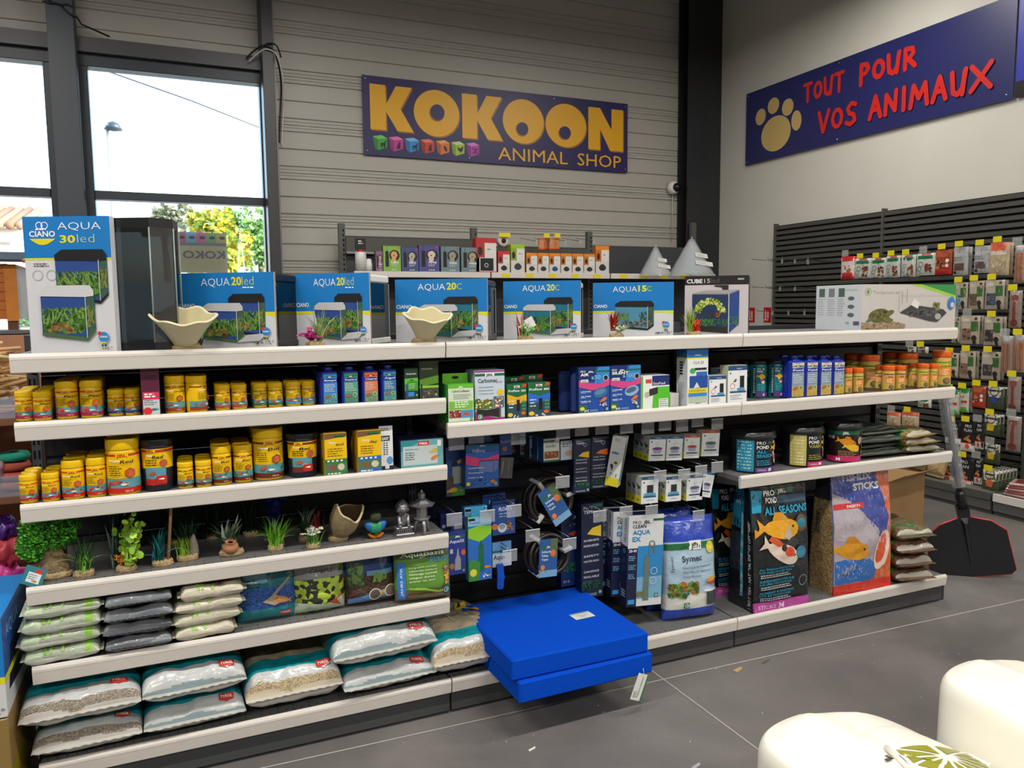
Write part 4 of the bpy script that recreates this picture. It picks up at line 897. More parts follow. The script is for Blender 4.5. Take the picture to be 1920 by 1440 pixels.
def art_wk(word, low, bandc):
    def a(c, W, h):
        c.rect(0, 0, W, h, YEL); c.poly([(0, h*.86), (W, h*.92), (W, h), (0, h)], H('7a5a3a')); c.rect(W*.42, h*.9, W*.95, h*.96, H('2f6a3a')); c.text('NovoTab', W*.45, h*.91, h*.035, H('222'), w=W*.4, bold=.02); c.text('Novo', W*.2, h*.76, h*.06, H('f6f6f0'), w=W*.3, bold=.02); c.text(word, W*.5, h*.71, h*.065, H('222'), w=W*.34, bold=.01, skew=.2)
        c.lines(W*.12, h*.63, W*.7, 4, h*.055, h*.02, H('7a5a10')); c.rect(0, h*.32, W, h*.40, bandc); [c.ell(W*(.15+.2*k), h*.36, W*.06, h*.022, H('fff'), 8) for k in range(4)]; c.rect(0, h*.1, W, h*.32, H('4a7a5a')); c.ell(W*.35, h*.2, W*.17, h*.07, H('8a5a3a')); c.ell(W*.72, h*.21, W*.16, h*.08, H('d8d0b8')); c.rect(0, 0, W, h*.1, low); c.lines(W*.1, h*.05, W*.7, 1, .01, h*.03, H('e8e8e0'))
    return a
for k, (yy, dx) in enumerate(((.012, 0), (.09, -6), (.17, -12))):
    carton('food_carton', 'yellow and green weekend feeder carton on second left shelf, %s from the front' % ORD[k], 610+dx, 652+dx, 812, 892-k*6, S3, .035, H('c89a10'), art_wk('end', H('2f7a3c'), H('2f7a3c')), y=yy, group='feeder cartons')
    carton('food_carton', 'yellow and blue holiday feeder carton on second left shelf, %s from the front' % ORD[k], 672+dx, 716+dx, 807, 887-k*6, S3, .035, H('c89a10'), art_wk('day', H('2f6ac8'), H('2f6ac8')), y=yy, group='feeder cartons')
def art_easy(c, W, h):
    c.rect(0, 0, W, h, H('e6e8ea')); c.lines(W*.1, h*.93, W*.8, 2, h*.04, h*.02, H('333')); c.rect(W*.15, h*.66, W*.78, h*.78, H('2a3550')); c.text('EASY', W*.46, h*.685, h*.065, H('fff'), w=W*.5, bold=.03, anchor='c'); [c.lines(W*.3+W*.2*k, h*.6, W*.12, 6, h*.05, h*.025, H('334'), ragged=0) for k in range(2)]; c.ell(W*.75, h*.22, W*.24, h*.09, H('5a9ad8'), 14); c.rect(0, 0, W, h*.1, H('223')); c.rect(W*.4, h*.03, W*.7, h*.12, H('dde'))
carton('test_carton', 'tall narrow white carton with EASY panel beside the holiday feeder', 712, 738, 798, 879, S3, .05, H('1c2440'), art_easy, y=.03, group='cartons on the left shelves')
def art_tyr(c, W, h):
    c.rect(0, 0, W, h, H('6ab0b8')); c.poly([(0, h*.6), (W*.4, h*.9), (W*.4, h), (0, h)], H('2f8f9a')); c.rect(W*.05, h*.08, W*.86, h*.78, H('c3d0d2')); c.rect(W*.4, h*.78, W*.66, h*.95, H('c83232')); c.text('TYROL', W*.53, h*.82, h*.08, H('fff'), w=W*.21, bold=.03, anchor='c'); c.text('BIOMousse', W*.1, h*.64, h*.06, H('456'), w=W*.32); c.lines(W*.1, h*.52, W*.3, 4, h*.08, h*.035, H('567')); c.rect(W*.86, h*.72, W*.95, h*.95, H('eee')); c.fish(W*.76, h*.56, W*.22, H('d8c050'), 1, .3); c.fish(W*.8, h*.32, W*.22, H('d87a3a'), -1, .5)
t = carton('filter_foam_carton', 'light teal carton with red logo at the right end of second left shelf', 752, 832, 824, 878, S3, .13, H('1f2a4a'), art_tyr, y=.035, group='cartons on the left shelves', bev=.004)

# ---------------------------------------------------------------- three pond food buckets
def bucket(u0, u1, vt, vb, word, c1, size, low, label, face, style=0):
    z = zs['r3']; y = .012; d = .2
    for _ in range(4):
        Yc = y+d/2; a, b = at_y(u0, vb-6, Yc).x, at_y(u1, vb-6, Yc).x; x = (a+b)/2; tn = (x-CAM.x)/(Yc-CAM.y); d = (b-a)/math.sqrt(1+tn*tn)
    h = at_y((u0+u1)/2, vt, Yc).z-z; r = d/2
    t = thing('pond_food_bucket', label, 'bucket', (x, Yc, z), 0, 'round pond food buckets')
    m = MB(); m.lathe([(r*.86, 0), (r*.9, .003), (r*.93, h*.84)], 40, H('1a1d21'), 'plastic')
    c = Canvas(m, lambda X, Y, l: ((r*(.9+.03*Y/h)+l+.0006)*math.cos(-PI/2+face+(X-PI*r*.9)/(r*.9)), (r*(.9+.03*Y/h)+l+.0006)*math.sin(-PI/2+face+(X-PI*r*.9)/(r*.9)), .006+Y), PI*r*1.8, h*.80, mt='plastic', step=r*.2, lift=.0004)
    if style == 0: art_pond(size, low, c1, word)(c, c.w/2+r*.25, c.h, r)
    else:
        q = c.w/2; hh = c.h; c.rect(0, 0, c.w, hh, H('241814')); c.rect(q-r*1.2, hh*.85, q+r*1.2, hh*.97, H('1f5c40')); c.text('JBL', q-r*.3, hh*.87, hh*.08, H('ddd'), w=r*.35, bold=.03); c.text('POND', q-r*1.1, hh*.72, hh*.1, H('ccc'), w=r*.4, bold=.02); c.fish(q-r*.1, hh*.62, r*1.1, H('d88a1c'), 1, -.3, fin=H('c87a14')); c.fish(q+r*.2, hh*.45, r*1.0, H('e8b82a'), 1, -.25); c.ell(q+r*.75, hh*.66, r*.2, r*.22, H('b89a8a')); c.lines(q-r*.5, hh*.32, r*1.0, 4, hh*.05, hh*.025, H('a87a5a')); c.rect(q-r*1.2, 0, q+r*1.2, hh*.17, low); c.text('M', q-r*.6, hh*.04, hh*.09, H('fff'), w=r*.2, bold=.03)
        c.rect(q+r*.95, hh*.17, q+r*1.1, hh*.9, H('c87a4a'))
    m.build('bucket', t)
    m = MB(); m.lathe([(r*.96, h*.83), (r*1.02, h*.835), (r*1.02, h*.90), (r*.99, h*.93), (r*.97, h*.985), (r*.93, h), (r*.88, h*.985), (r*.86, h*.95), (.001, h*.95)], 44, H('202224'), 'plastic'); m.build('lid', t)
bucket(1362, 1452, 805, 893, 'ALL SEASONS', H('2fa0c8'), ('STICKS', 'S'), H('6a3a86'), 'round black bucket with blue lettering and purple foot, leftmost of three', -.2)
bucket(1460, 1543, 797, 880, 'VARIO', H('b0a23c'), ('VARIO', 'M'), H('c42a6a'), 'round black bucket with yellow side panel and pink foot, middle of three', -.15)
bucket(1543, 1614, 790, 872, 'X', H('c87a4a'), ('STICKS', 'M'), H('c42a6a'), 'round black bucket with brown picture of goldfish, rightmost of three', -.5, 1)
# ================================================================ bags: a pillow with a front, a back and crimped ends
def pillow(mb, w, h, t, colf, mt='film', p=4.0, q=4.0, nu=22, nv=22, wr=.004, seed=0, seam=.012, backf=None, lean=0.0, flat_back=.5, narrow=0.0, ends='y', blob=None):
    """ front side looks to +N of the local frame x (width), y (height), z (thickness, front = +z) """
    sd = Vector((seed*3.7, seed*1.3, seed*2.1))
    def prof(a, e): return max(0.0, 1-abs(2*a-1)**e)**.42
    def F(a, b, side=1):
        x, y = a*w, b*h
        th = prof(a, p)*prof(b, q)*(blob(a, b) if blob else 1)
        k = t*th*(1-flat_back if side > 0 else flat_back)*(1 if side > 0 else -1)
        n = noise.noise(Vector((x*14, y*14, side*2.0))+sd)*wr + noise.noise(Vector((x*38, y*30, side*3.0))+sd)*wr*.5
        edge = min(1.0, th*1.5)
        cx = w*.5+(x-w*.5)*(1-narrow*(1-math.cos(PI*min(1, abs(2*b-1)))) *.5) if narrow else x
        # the edge between the ends draws in a little where the bag is full
        dy = -.03*h*math.sin(PI*a)*(2*b-1)*0 + noise.noise(Vector((x*9, 7, 1))+sd)*wr*.6
        return Vector((cx, y+(dy if b in (0, 1) else 0), k+n*edge*(1 if side > 0 else .6)))
    mb.grid(lambda a, b: F(a, b, 1), nu, nv, lambda a, b: colf(a*w, b*h), mt, True, spacing='cos')
    bf = backf or colf
    mb.grid(lambda a, b: F(a, b, -1), nu, nv, lambda a, b: bf(a*w, b*h), mt, True, flip=True, spacing='cos')
    if seam:
        for e in ((0, -1), (1, 1)):
            if ends == 'y':
                mb.grid(lambda a, b, e=e: F(a, e[0], 1)+Vector((0, e[1]*seam*b, .0015*math.sin(a*70)*b)), nu, 1, lambda a, b, e=e: bf(a*w, e[0]*h), mt, True, flip=e[0] == 0)
            else:
                mb.grid(lambda a, b, e=e: F(e[0], a, 1)+Vector((e[1]*seam*b, 0, .0015*math.sin(a*70)*b)), nv, 1, lambda a, b, e=e: bf(e[0]*w, a*h), mt, True, flip=e[0] == 1)
    return lambda x, y, l: F(min(max(x/w, 0), 1), min(max(y/h, 0), 1), 1)+Vector((0, 0, .0028+l))
def stripes(bands, axis=1, wob=.0, seed=0):
    """ bands: list of (upper limit in metres, colour) along y (or x) """
    def f(x, y):
        v = (y, x)[axis == 0] + wob*noise.noise(Vector((x*10+seed, y*3, seed)))
        for lim, c in bands:
            if v < lim: return c() if callable(c) else c
        return bands[-1][1] if not callable(bands[-1][1]) else bands[-1][1]()
    return f
RG = random.Random(11)
def grains(*cs): return lambda: RG.choice(cs)
GRAVEL = H('a89c8c')+('gravel',)
SAND = H('cdb894')+('gravel',)
DARKG = lambda: H('2e2f34')+('gravel',)
LAY = Matrix.Rotation(0, 4, 'X')
def logo_tyrol(c, x, y, w_, h_):
    c.poly([(x, y+h_*.25), (x+w_*.3, y+h_*.18), (x+w_*.5, y), (x+w_*.7, y+h_*.18), (x+w_, y+h_*.25), (x+w_, y+h_), (x, y+h_)], H('c8322c')); c.text('TYROL', x+w_*.5, y+h_*.42, h_*.34, H('f4ece8'), w=w_*.82, bold=.03, anchor='c')

# ---- big sacks lying on the bottom shelf: the pillow lies face up, its near edge at the shelf front
TL = H('128a96')
def sack(label, u0, u1, vb, zb, depth, thick, kind, seed, y0=-.03, rz=0.0, tilt=0.0, group='big gravel sacks on the bottom shelf'):
    a, b = at_y(u0, vb, y0+.05).x, at_y(u1, vb, y0+.05).x; w_ = b-a
    t = thing('gravel_sack', label, 'sack', (a, y0, zb), rz, group)
    m = MB(); m.T = Matrix.Translation((0, 0, thick*.5)) @ Matrix.Rotation(tilt, 4, 'X')
    W = H('c3c6c6'); G_ = H('9ea09c')
    if kind == 'gravel': bands = [(.0012, H('c9c6c0')), (.014, GRAVEL), (.036, W), (.055, G_), (.13, TL), (1, H('2a6a74'))]
    elif kind == 'white': bands = [(.002, H('8a9ca0')), (.030, W), (.042, H('b4b8bc')), (.105, TL), (1, H('7c7468'))]
    else: bands = [(.001, H('d0c4ae')), (.011, SAND), (.036, W), (.090, TL), (1, H('a0937c'))]
    fn = pillow(m, w_, depth, thick, stripes(bands, wob=.003, seed=seed), 'film', p=6, q=5, nu=60, nv=70, wr=.010, seed=seed, seam=.02, flat_back=.42, backf=stripes([(.04, H('c9c6c0')), (.2, TL), (1, TL)], wob=.01, seed=seed), ends='y')
    c = Canvas(m, fn, w_, depth, mt='film', step=.012, lift=.0004)
    if kind == 'sand':
        c.poly([(w_*.12, .23), (w_*.5, .25), (w_*.55, .32), (w_*.16, .34)], H('7ab0b8')); c.text('QUARTZ', w_*.2, .265, .035, H('2a3a44'), w=w_*.28, bold=.02); c.lines(w_*.2, .25, w_*.25, 1, .01, .006, H('345'))
    if kind in ('sand', 'white'):
        yy = .27 if kind == 'sand' else .26
        c.poly([(w_*.58, yy-.02), (w_*.66, yy+.05), (w_*.72, yy+.03), (w_*.82, yy+.06), (w_*.76, yy), (w_*.82, yy-.03), (w_*.7, yy-.01)], H('e0c83a')); c.poly([(w_*.63, yy), (w_*.69, yy+.035), (w_*.72, yy+.06), (w_*.7, yy+.01), (w_*.78, yy+.02)], H('1c1c1c')); c.fish(w_*.88, yy-.035, .07, H('e0963a'), -1, .3)
        c.poly([(w_*.4, .235), (w_*.415, .235), (w_*.44, .18), (w_*.47, .12), (w_*.45, .15)], H('d8cfb0')); c.poly([(w_*.6, .23), (w_*.61, .23), (w_*.66, .18), (w_*.7, .12), (w_*.67, .16)], H('e6e0c8'))
    else:
        c.poly([(w_*.55, .34), (w_*.56, .34), (w_*.60, .22), (w_*.59, .22)], H('c8d8d8'))
    logo_tyrol(c, w_*.74, .014 if kind == 'sand' else (.010 if kind == 'white' else .03), w_*.15, .026)
    m.build('sack', t)
    return t
Zb = zs['b']
sack('lower of two grey gravel sacks at left end of the bottom shelf', 66, 272, 1425, Zb, .44, .10, 'gravel', 1, y0=.0)
sack('upper of two grey gravel sacks at left end of the bottom shelf', 42, 270, 1372, Zb+.106, .46, .115, 'gravel', 2, y0=-.025, rz=.02)
sack('lower of two white and teal sacks, second stack on the bottom shelf', 272, 462, 1388, Zb, .44, .10, 'white', 3, y0=.0, rz=.03)
sack('upper of two white and teal sacks, second stack on the bottom shelf', 270, 464, 1342, Zb+.106, .45, .115, 'white', 4, y0=-.015, rz=.04)
sack('single beige sand sack between two stacks on the bottom shelf', 460, 640, 1340, Zb, .45, .155, 'sand', 5, y0=.0, rz=.03)
sack('lower sack under the tilted white and teal one on bottom shelf', 640, 812, 1315, Zb, .44, .10, 'white', 6, y0=-.005, rz=.03)
sack('upper white and teal sack on the stack beside the blue foam bay', 622, 816, 1290, Zb+.106, .45, .13, 'white', 7, y0=-.02, rz=.06)
sack('beige sand sack with QUARTZ lettering next to the blue foam', 806, 948, 1262, Zb, .44, .15, 'sand', 8, y0=-.01, rz=.02)

# ---- small bags stacked on the fifth shelf
S5 = zs['l5']
def small_bag(label, u0, u1, vb, z, dep, th, kind, seed, rz=0, y0=.0, group='small gravel bags in stacks'):
    a, b = at_y(u0, vb, y0+.04).x, at_y(u1, vb, y0+.04).x; w_ = b-a
    t = thing('gravel_bag', label, 'bag', (a, y0, z), rz, group); m = MB(); m.T = Matrix.Translation((0, 0, th*.5))
    if kind == 'green':
        base = lambda x, y: H('b8c8a8') if x < .05 else (H('86b83a') if w_*.80 < x < w_*.90 else H('a6ae9a'))
        fn = pillow(m, w_, dep, th, base, 'softfilm', p=9, q=7, nu=34, nv=30, wr=.010, seed=seed, ends='x', seam=.01, backf=lambda x, y: H('c2c6bc'))
    elif kind == 'beige':
        base = lambda x, y: H('c9c2ae') if y < .05 else (H('86b83a') if w_*.86 < x < w_*.96 else H('a8a28e'))
        fn = pillow(m, w_, dep, th, base, 'softfilm', p=9, q=7, nu=34, nv=30, wr=.010, seed=seed, ends='x', seam=.01, backf=lambda x, y: H('b8b2a0'))
    else:
        def base(x, y): return DARKG() if y > .02 else H('70747a')
        fn = pillow(m, w_, dep, th, base, 'film', p=9, q=6, nu=44, nv=36, wr=.010, seed=seed, ends='y', seam=.014, backf=lambda x, y: H('5c6068') if y < .08 else H('44464c'))
    c = Canvas(m, fn, w_, dep, mt='softfilm' if kind != 'dark' else 'film', step=.012, lift=.0005)
    Gn = H('8ab84a')
    if kind != 'dark':
        for x0, d in ((.28, -1), (.34, 1), (.5, 1)):
            pts = [(w_*(x0+d*.10*(k/6)**1.6), .002+.045*math.sin(k/6*PI*.5)) for k in range(7)]
            c.poly([(p[0]-.004*(1-i/7), p[1]) for i, p in enumerate(pts)]+[(p[0]+.004*(1-i/7)+.0006, p[1]) for i, p in reversed(list(enumerate(pts)))], Gn)
        c.leaves(w_*.02, .004, w_*.14, .06, 12, [H('7a9a6a'), H('9ab88a')], .012); c.leaves(w_*.5, .012, w_*.72, .05, 14, [H('a85a3a'), H('c87a4a'), H('8a4a34')], .013)
    else: c.rect(w_*.80, .02, w_*.90, .05, H('7ab83a'))
    m.build('bag', t); return t
for k, (a, b, v, r) in enumerate(((50, 192, 1252, .03), (42, 193, 1228, .07), (45, 193, 1195, .02), (48, 192, 1160, .04))):
    small_bag('white green gravel bag in the leftmost stack, %s from the bottom' % ORD[k], a, b, v, S5+.047*k, .30, .054, 'green', 20+k, rz=r*.6)
for k, (a, b, v) in enumerate(((200, 324, 1222), (196, 324, 1200), (198, 326, 1178), (200, 324, 1150))):
    small_bag('clear bag of black gravel in the second stack, %s from the bottom' % ORD[k], a, b, v, S5+.046*k, .29, .052, 'dark', 30+k, rz=.03*(k % 2))
for k, (a, b, v, r) in enumerate(((330, 440, 1200, .05), (328, 452, 1180, .10), (330, 456, 1168, .06), (340, 457, 1140, .02))):
    small_bag('beige gravel bag in the third stack, %s from the bottom' % ORD[k], a, b, v, S5+.043*k, .28, .050, 'beige', 40+k, rz=r)

# ---- standing pouches on the fifth shelf
def pouch(name, label, cat, u0, u1, vt, vb, z, th, colf, art, seed=0, y=None, lean=.12, rz=0.0, mt='film', wr=.008, p=3, q=4, narrow=.0, group=None, blob=None, seam=.014, flat_back=.45, nu=36, nv=40):
    y = .06 if y is None else y
    a, b = at_y(u0, vb, y).x, at_y(u1, vb, y).x; w_ = b-a; h = at_y((u0+u1)/2, vt, y+.04).z-z
    t = thing(name, label, cat, (a, y, z), rz, group)
    m = MB(); m.T = Matrix.Translation((0, th*.45, seam*.3)) @ Matrix.Rotation(PI/2-lean, 4, 'X')
    fn = pillow(m, w_, h, th, lambda x, yy: colf(x/w_, yy/h), mt, p=p, q=q, nu=nu, nv=nv, wr=wr, seed=seed, seam=seam, narrow=narrow, blob=blob, flat_back=flat_back)
    c = Canvas(m, fn, w_, h, mt=mt, step=.014, lift=.0002); art(c, w_, h)
    m.build('bag', t); return t
full = lambda a, b: .35+.65*math.sin(PI*min(1, max(0, (1-b)*.55+.18)))
def art_teal(c, W, h):
    c.rect(W*.1, h*.62, W*.5, h*.86, H('6aa8b8')); logo_tyrol(c, W*.14, h*.76, W*.36, h*.14); c.lines(W*.15, h*.66, W*.25, 3, h*.05, h*.02, H('234')); c.poly([(W*.5, h*.36), (W*.9, h*.72), (W*.94, h*.7), (W*.6, h*.38)], H('8a8a7a')); c.poly([(W*.4, h*.32), (W*.6, h*.42), (W*.8, h*.32), (W*.6, h*.24)], H('b0a080')); c.fish(W*.74, h*.32, W*.3, H('c88a4a'), -1, -.2); logo_tyrol(c, W*.68, h*.06, W*.2, h*.07)
pouch('gravel_pouch', 'teal and blue pouch with fish picture beside the beige bag stack', 'bag', 447, 562, 1048, 1180, S5, .09, lambda x, y: H('17808c') if y < .22 else (H('2a5cb0')+('coarse_gravel',) if y < .55 else H('146a78')), art_teal, 51, blob=full, group='standing pouches on the lowest upper shelf')
def art_quartz(c, W, h):
    c.rect(W*.04, h*.54, W*.96, h*.97, H('8e9090')); c.text('Quartz', W*.32, h*.62, h*.09, H('222'), w=W*.44, bold=.005); c.poly([(W*.68, h*.96), (W*.9, h*.96), (W*.95, h*.6), (W*.88, h*.6)], H('4a7a2a'))
    c.poly([(W*.02, h*.02), (W*.98, h*.02), (W*.97, h*.24), (W*.6, h*.12), (W*.3, h*.16), (W*.04, h*.2)], H('b8c8b0')); c.poly([(W*.66, h*.14), (W*.8, h*.2), (W*.92, h*.28), (W*.84, h*.14), (W*.9, h*.06), (W*.76, h*.1)], H('c8502a')); c.leaves(W*.03, h*.02, W*.3, h*.14, 8, [H('7aa85a')], W*.06)
pouch('gravel_pouch', 'clear pouch of lime green pebbles with grey Quartz top', 'bag', 552, 652, 1030, 1166, S5, .09, lambda x, y: H('b4d040')+('pebbles',), art_quartz, 52, blob=full, group='standing pouches on the lowest upper shelf')
def art_plant(c, W, h):
    c.rect(W*.05, h*.55, W*.95, h*.97, H('25407c')); c.rect(W*.12, h*.78, W*.4, h*.9, H('2a7ac8')); c.leaves(W*.05, h*.35, W*.35, h*.7, 22, [H('3c6a34'), H('2c4c2a'), H('6a8a4a')], W*.12, kind='blob'); c.leaves(W*.5, h*.35, W*.8, h*.5, 24, [H('5a8a3a'), H('7aa84a')], W*.12)
    c.rect(W*.4, h*.48, W*.9, h*.56, H('6a98b0')); c.poly([(W*.05, h*.04), (W*.98, h*.10), (W*.98, h*.3), (W*.75, h*.24), (W*.05, h*.12)], H('5a8ac8')); c.poly([(W*.45, h*.09), (W*.98, h*.16), (W*.98, h*.26), (W*.6, h*.2)], H('d8b02a')); c.ell(W*.55, h*.16, W*.1, h*.09, H('6a5a50')); c.ring(W*.55, h*.16, W*.12, W*.02, H('d8e0d0')); c.ell(W*.85, h*.19, W*.1, h*.08, H('6a5a50')); c.ring(W*.85, h*.19, W*.12, W*.02, H('d8e0d0'))
pouch('substrate_pouch', 'dark blue and brown pouch with green plants beside the lime pebbles', 'bag', 650, 748, 1020, 1152, S5, .085, lambda x, y: H('5a3c2e')+('coarse_gravel',) if y < .5 else H('25407c'), art_plant, 53, blob=full, group='standing pouches on the lowest upper shelf')
def art_basis(c, W, h):
    c.rect(W*.03, h*.71, W*.97, h*.985, H('3c5230')); c.text('AquaBasis', W*.1, h*.745, h*.08, H('dfe8d8'), w=W*.78, bold=.01); c.text('PLUS', W*.62, h*.635, h*.08, H('3a8ad8'), w=W*.3, bold=.02)
    for k, s in enumerate(('Long-term nutrient', 'substrate mixture', 'Melange nutritif', 'longue duree', 'pour le sol')): c.text(s, W*.24, h*(.55-.055*k), h*.028, H('eef4e4'), w=W*(.5-.05*(k > 2)))
    c.rect(W*.03, h*.05, W*.17, h*.66, H('2a7ad0')); c.text('JAHRE ANS', W*.12, h*.12, h*.04, H('fff'), w=h*.45, rot=PI/2); c.poly([(W*.22, h*.25), (W*.5, h*.22), (W*.75, h*.15), (W, h*.2), (W, h*.17), (W*.75, h*.11), (W*.5, h*.18), (W*.22, h*.21)], H('8ac83a')); c.rect(W*.2, h*.03, W*.97, h*.12, H('6a5a34')); qlogo(c, W*.9, h*.14, W*.07); c.leaves(W*.86, h*.25, W*.97, h*.55, 10, [H('c8803a'), H('8a5a6a'), H('e0a040')], W*.06, kind='blob')
pouch('substrate_pouch', 'green pouch with white lettering hanging over the right shelf end', 'bag', 744, 846, 1012, 1134, S5, .075, lambda x, y: H('5f8f34') if y > .2 else H('6b5f3a'), art_basis, 54, blob=full, y=.02, rz=-.08, group='standing pouches on the lowest upper shelf')

# ================================================================ blue foam blocks, price card on top, tag at the corner
def foam_block(label, x0, x1, y0, y1, z0, z1, rz):
    t = MB(); n = 26; bl = H('0c50d2')
    cx, cy = (x0+x1)/2, (y0+y1)/2; t.T = Matrix.Translation((-cx, -cy, 0))
    t.box(x0, x1, y0, y1, 0, z1-z0, bl, 'foam', .006)
    o = t.build('filter_foam_block', None, (cx, cy, z0), rz); return tag(o, label, 'foam block', 'blue filter foam blocks')
foam_block('lower blue foam block jutting out over the shelf front', 1.475, 2.03, -.275, .275, .145, .222, .015)
foam_block('upper blue foam block with a small white card on it', 1.46, 2.02, -.262, .285, .224, .300, .0)
t = thing('price_card', 'small white card lying on top of the blue foam', 'card', (1.83, -.045, .3005), .05)
m = MB(); m.box(0, .088, 0, .055, 0, .001, H('dfe3dc'), 'card'); c = Canvas(m, flat((0, 0, .001), (1, 0, 0), (0, 1, 0)), .088, .055); c.rect(0, .046, .088, .052, H('4a8a6a')); c.text('Filterschaum', .02, .026, .009, H('333'), w=.05); c.lines(.03, .018, .03, 2, .006, .002, H('667')); m.build('card', t)
t = thing('hang_tag', 'white tag with green edge hanging from the corner of the foam', 'tag', (1.985, -.285, .155), .1)
m = MB(); m.T = Matrix.Rotation(.42, 4, 'Y'); m.box(-.026, .026, -.001, 0, -.10, 0, H('e6e8e4'), 'card'); c = front(m, -.026, .026, -.001, -.10, 0); c.rect(.045, 0, .052, .10, H('2f7a4a')); c.text('Filterschaum', .032, .012, .010, H('333'), w=.076, rot=PI/2); c.lines(.006, .03, .016, 5, .005, .002, H('555')); m.build('tag', t)
m = MB(); m.tube([(0, .004, .02), (0, .0, 0)], .0012, H('ddd'), 'plastic'); m.build('loop', t)

# ================================================================ plants and ornaments
def pebble_base(m, rx, ry, h=.018, seed=0, col=None):
    col = col or H('b8a078'); rg = random.Random(seed)
    n = 22; prof = [(0, .9), (.3, 1.02), (.75, 1.0), (1, .85)]
    vs = []; fs = []; cc = []
    for j, (z, k) in enumerate(prof):
        for i in range(n):
            a = 2*PI*i/n; q = 1+.06*noise.noise(Vector((math.cos(a)*3, math.sin(a)*3+seed, z*2))); vs.append((rx*k*q*math.cos(a), ry*k*q*math.sin(a), h*z+.002*rg.random()*(z > 0)))
    for j in range(3):
        for i in range(n): k = (i+1) % n; fs.append((j*n+i, j*n+k, (j+1)*n+k, (j+1)*n+i)); cc.append(mixc(col, H('8a7450'), rg.random()*.6))
    fs.append(tuple(3*n+i for i in range(n))); cc.append(col); m.add(vs, fs, cc, 'stone', False)
    for _ in range(int(60*rx/.03)):
        a = rg.random()*2*PI; r_ = rg.random()**.5*.9; s = rg.uniform(.002, .0042)
        x, y = rx*r_*math.cos(a), ry*r_*math.sin(a); c = mixc(H('e0d0b0'), H('8f7750'), rg.random())
        m.add([(x-s, y, h), (x, y-s, h), (x+s, y, h), (x, y+s, h), (x, y, h+s*1.3)], [(0, 1, 4), (1, 2, 4), (2, 3, 4), (3, 0, 4)], c, 'stone')
def blade(m, p, ang, bend, l, w_, col, n=6, mt='leaf', curl=0.0):
    # a tapering curved leaf growing up from p, falling over towards ang
    d = Vector((math.cos(ang), math.sin(ang), 0)); s = Vector((-d.y, d.x, 0)); vs = []; q = Vector(p); th = .05
    for i in range(n+1):
        t_ = i/n; ww = w_*(1-t_**2.2)*(.55+.45*min(1, t_*4))
        vs += [tuple(q-s*ww), tuple(q+s*ww)]
        th += bend/n*(1+curl*t_); q = q+(d*math.sin(th)+Vector((0, 0, math.cos(th))))*(l/n)
    m.add(vs, [(2*i, 2*i+1, 2*i+3, 2*i+2) for i in range(n)], col, mt, True)
def tuft(m, c, n, l, w_, cols, spread=.010, bend=(.3, 1.4), seed=0, front_bias=0):
    rg = random.Random(seed)
    for _ in range(n):
        a = rg.random()*2*PI; blade(m, (c[0]+rg.gauss(0, spread), c[1]+rg.gauss(0, spread), c[2]), a, rg.uniform(*bend), l*rg.uniform(.65, 1.1), w_*rg.uniform(.7, 1.2), rg.choice(cols))
def leaf_disc(m, p, nrm, r, col, k=7, ex=1.0):
    nrm = Vector(nrm).normalized(); a = nrm.cross(Vector((.3, .2, .9))).normalized(); b = nrm.cross(a)
    m.add([tuple(Vector(p)+a*(r*ex*math.cos(2*PI*i/k))+b*(r*math.sin(2*PI*i/k))) for i in range(k)], [tuple(range(k))], col, 'leaf')
def sprigs(m, c, n, l, col_stem, cols, seed=0, lr=.006, spread=.6, per=10, ex=1.0, mt='leaf'):
    rg = random.Random(seed)
    for _ in range(n):
        a = rg.random()*2*PI; tl = rg.uniform(.05, spread); L_ = l*rg.uniform(.6, 1.05); pts = []
        for i in range(7):
            t_ = i/6; pts.append(Vector(c)+Vector((math.cos(a)*math.sin(tl*t_*1.3)*L_*t_, math.sin(a)*math.sin(tl*t_*1.3)*L_*t_, L_*t_*math.cos(tl*t_))))
        m.tube(pts, [.0014*(1-.5*i/6) for i in range(7)], col_stem, 'leaf', n=3)
        for k in range(per):
            t_ = .25+.75*k/per; i = min(5, int(t_*6)); p = pts[i].lerp(pts[i+1], t_*6-i); nn = Vector((rg.gauss(0, 1), rg.gauss(0, 1)-.6, rg.uniform(.2, 1)))
            leaf_disc(m, p+Vector((rg.gauss(0, lr*.7), rg.gauss(0, lr*.7), 0)), nn, lr*rg.uniform(.6, 1.2), rg.choice(cols), ex=ex)
S4 = zs['l4']
def plant(label, u, v, z, rx, ry=None, y=None, name='plastic_plant', seed=0, col=None):
    p = at_z(u, v, z); yy = min(max(p.y+(ry or rx), .03), .30) if y is None else y; x = at_y(u, v, yy).x
    t = thing(name, label, 'plastic plant' if name == 'plastic_plant' else 'ornament', (x, yy, z), 0, 'plastic plants' if name == 'plastic_plant' else 'aquarium ornaments')
    if rx:
        b = MB(); pebble_base(b, rx, ry or rx*.7, seed=seed, col=col); b.build('pebble_base', t)
    return t
GN = [H('3f7a2a'), H('5a9a34'), H('2c5a22'), H('74b044')]; YG = [H('9ac030'), H('b8d848'), H('7aa028')]; DG = [H('1f3c22'), H('2c4c30'), H('16301c')]
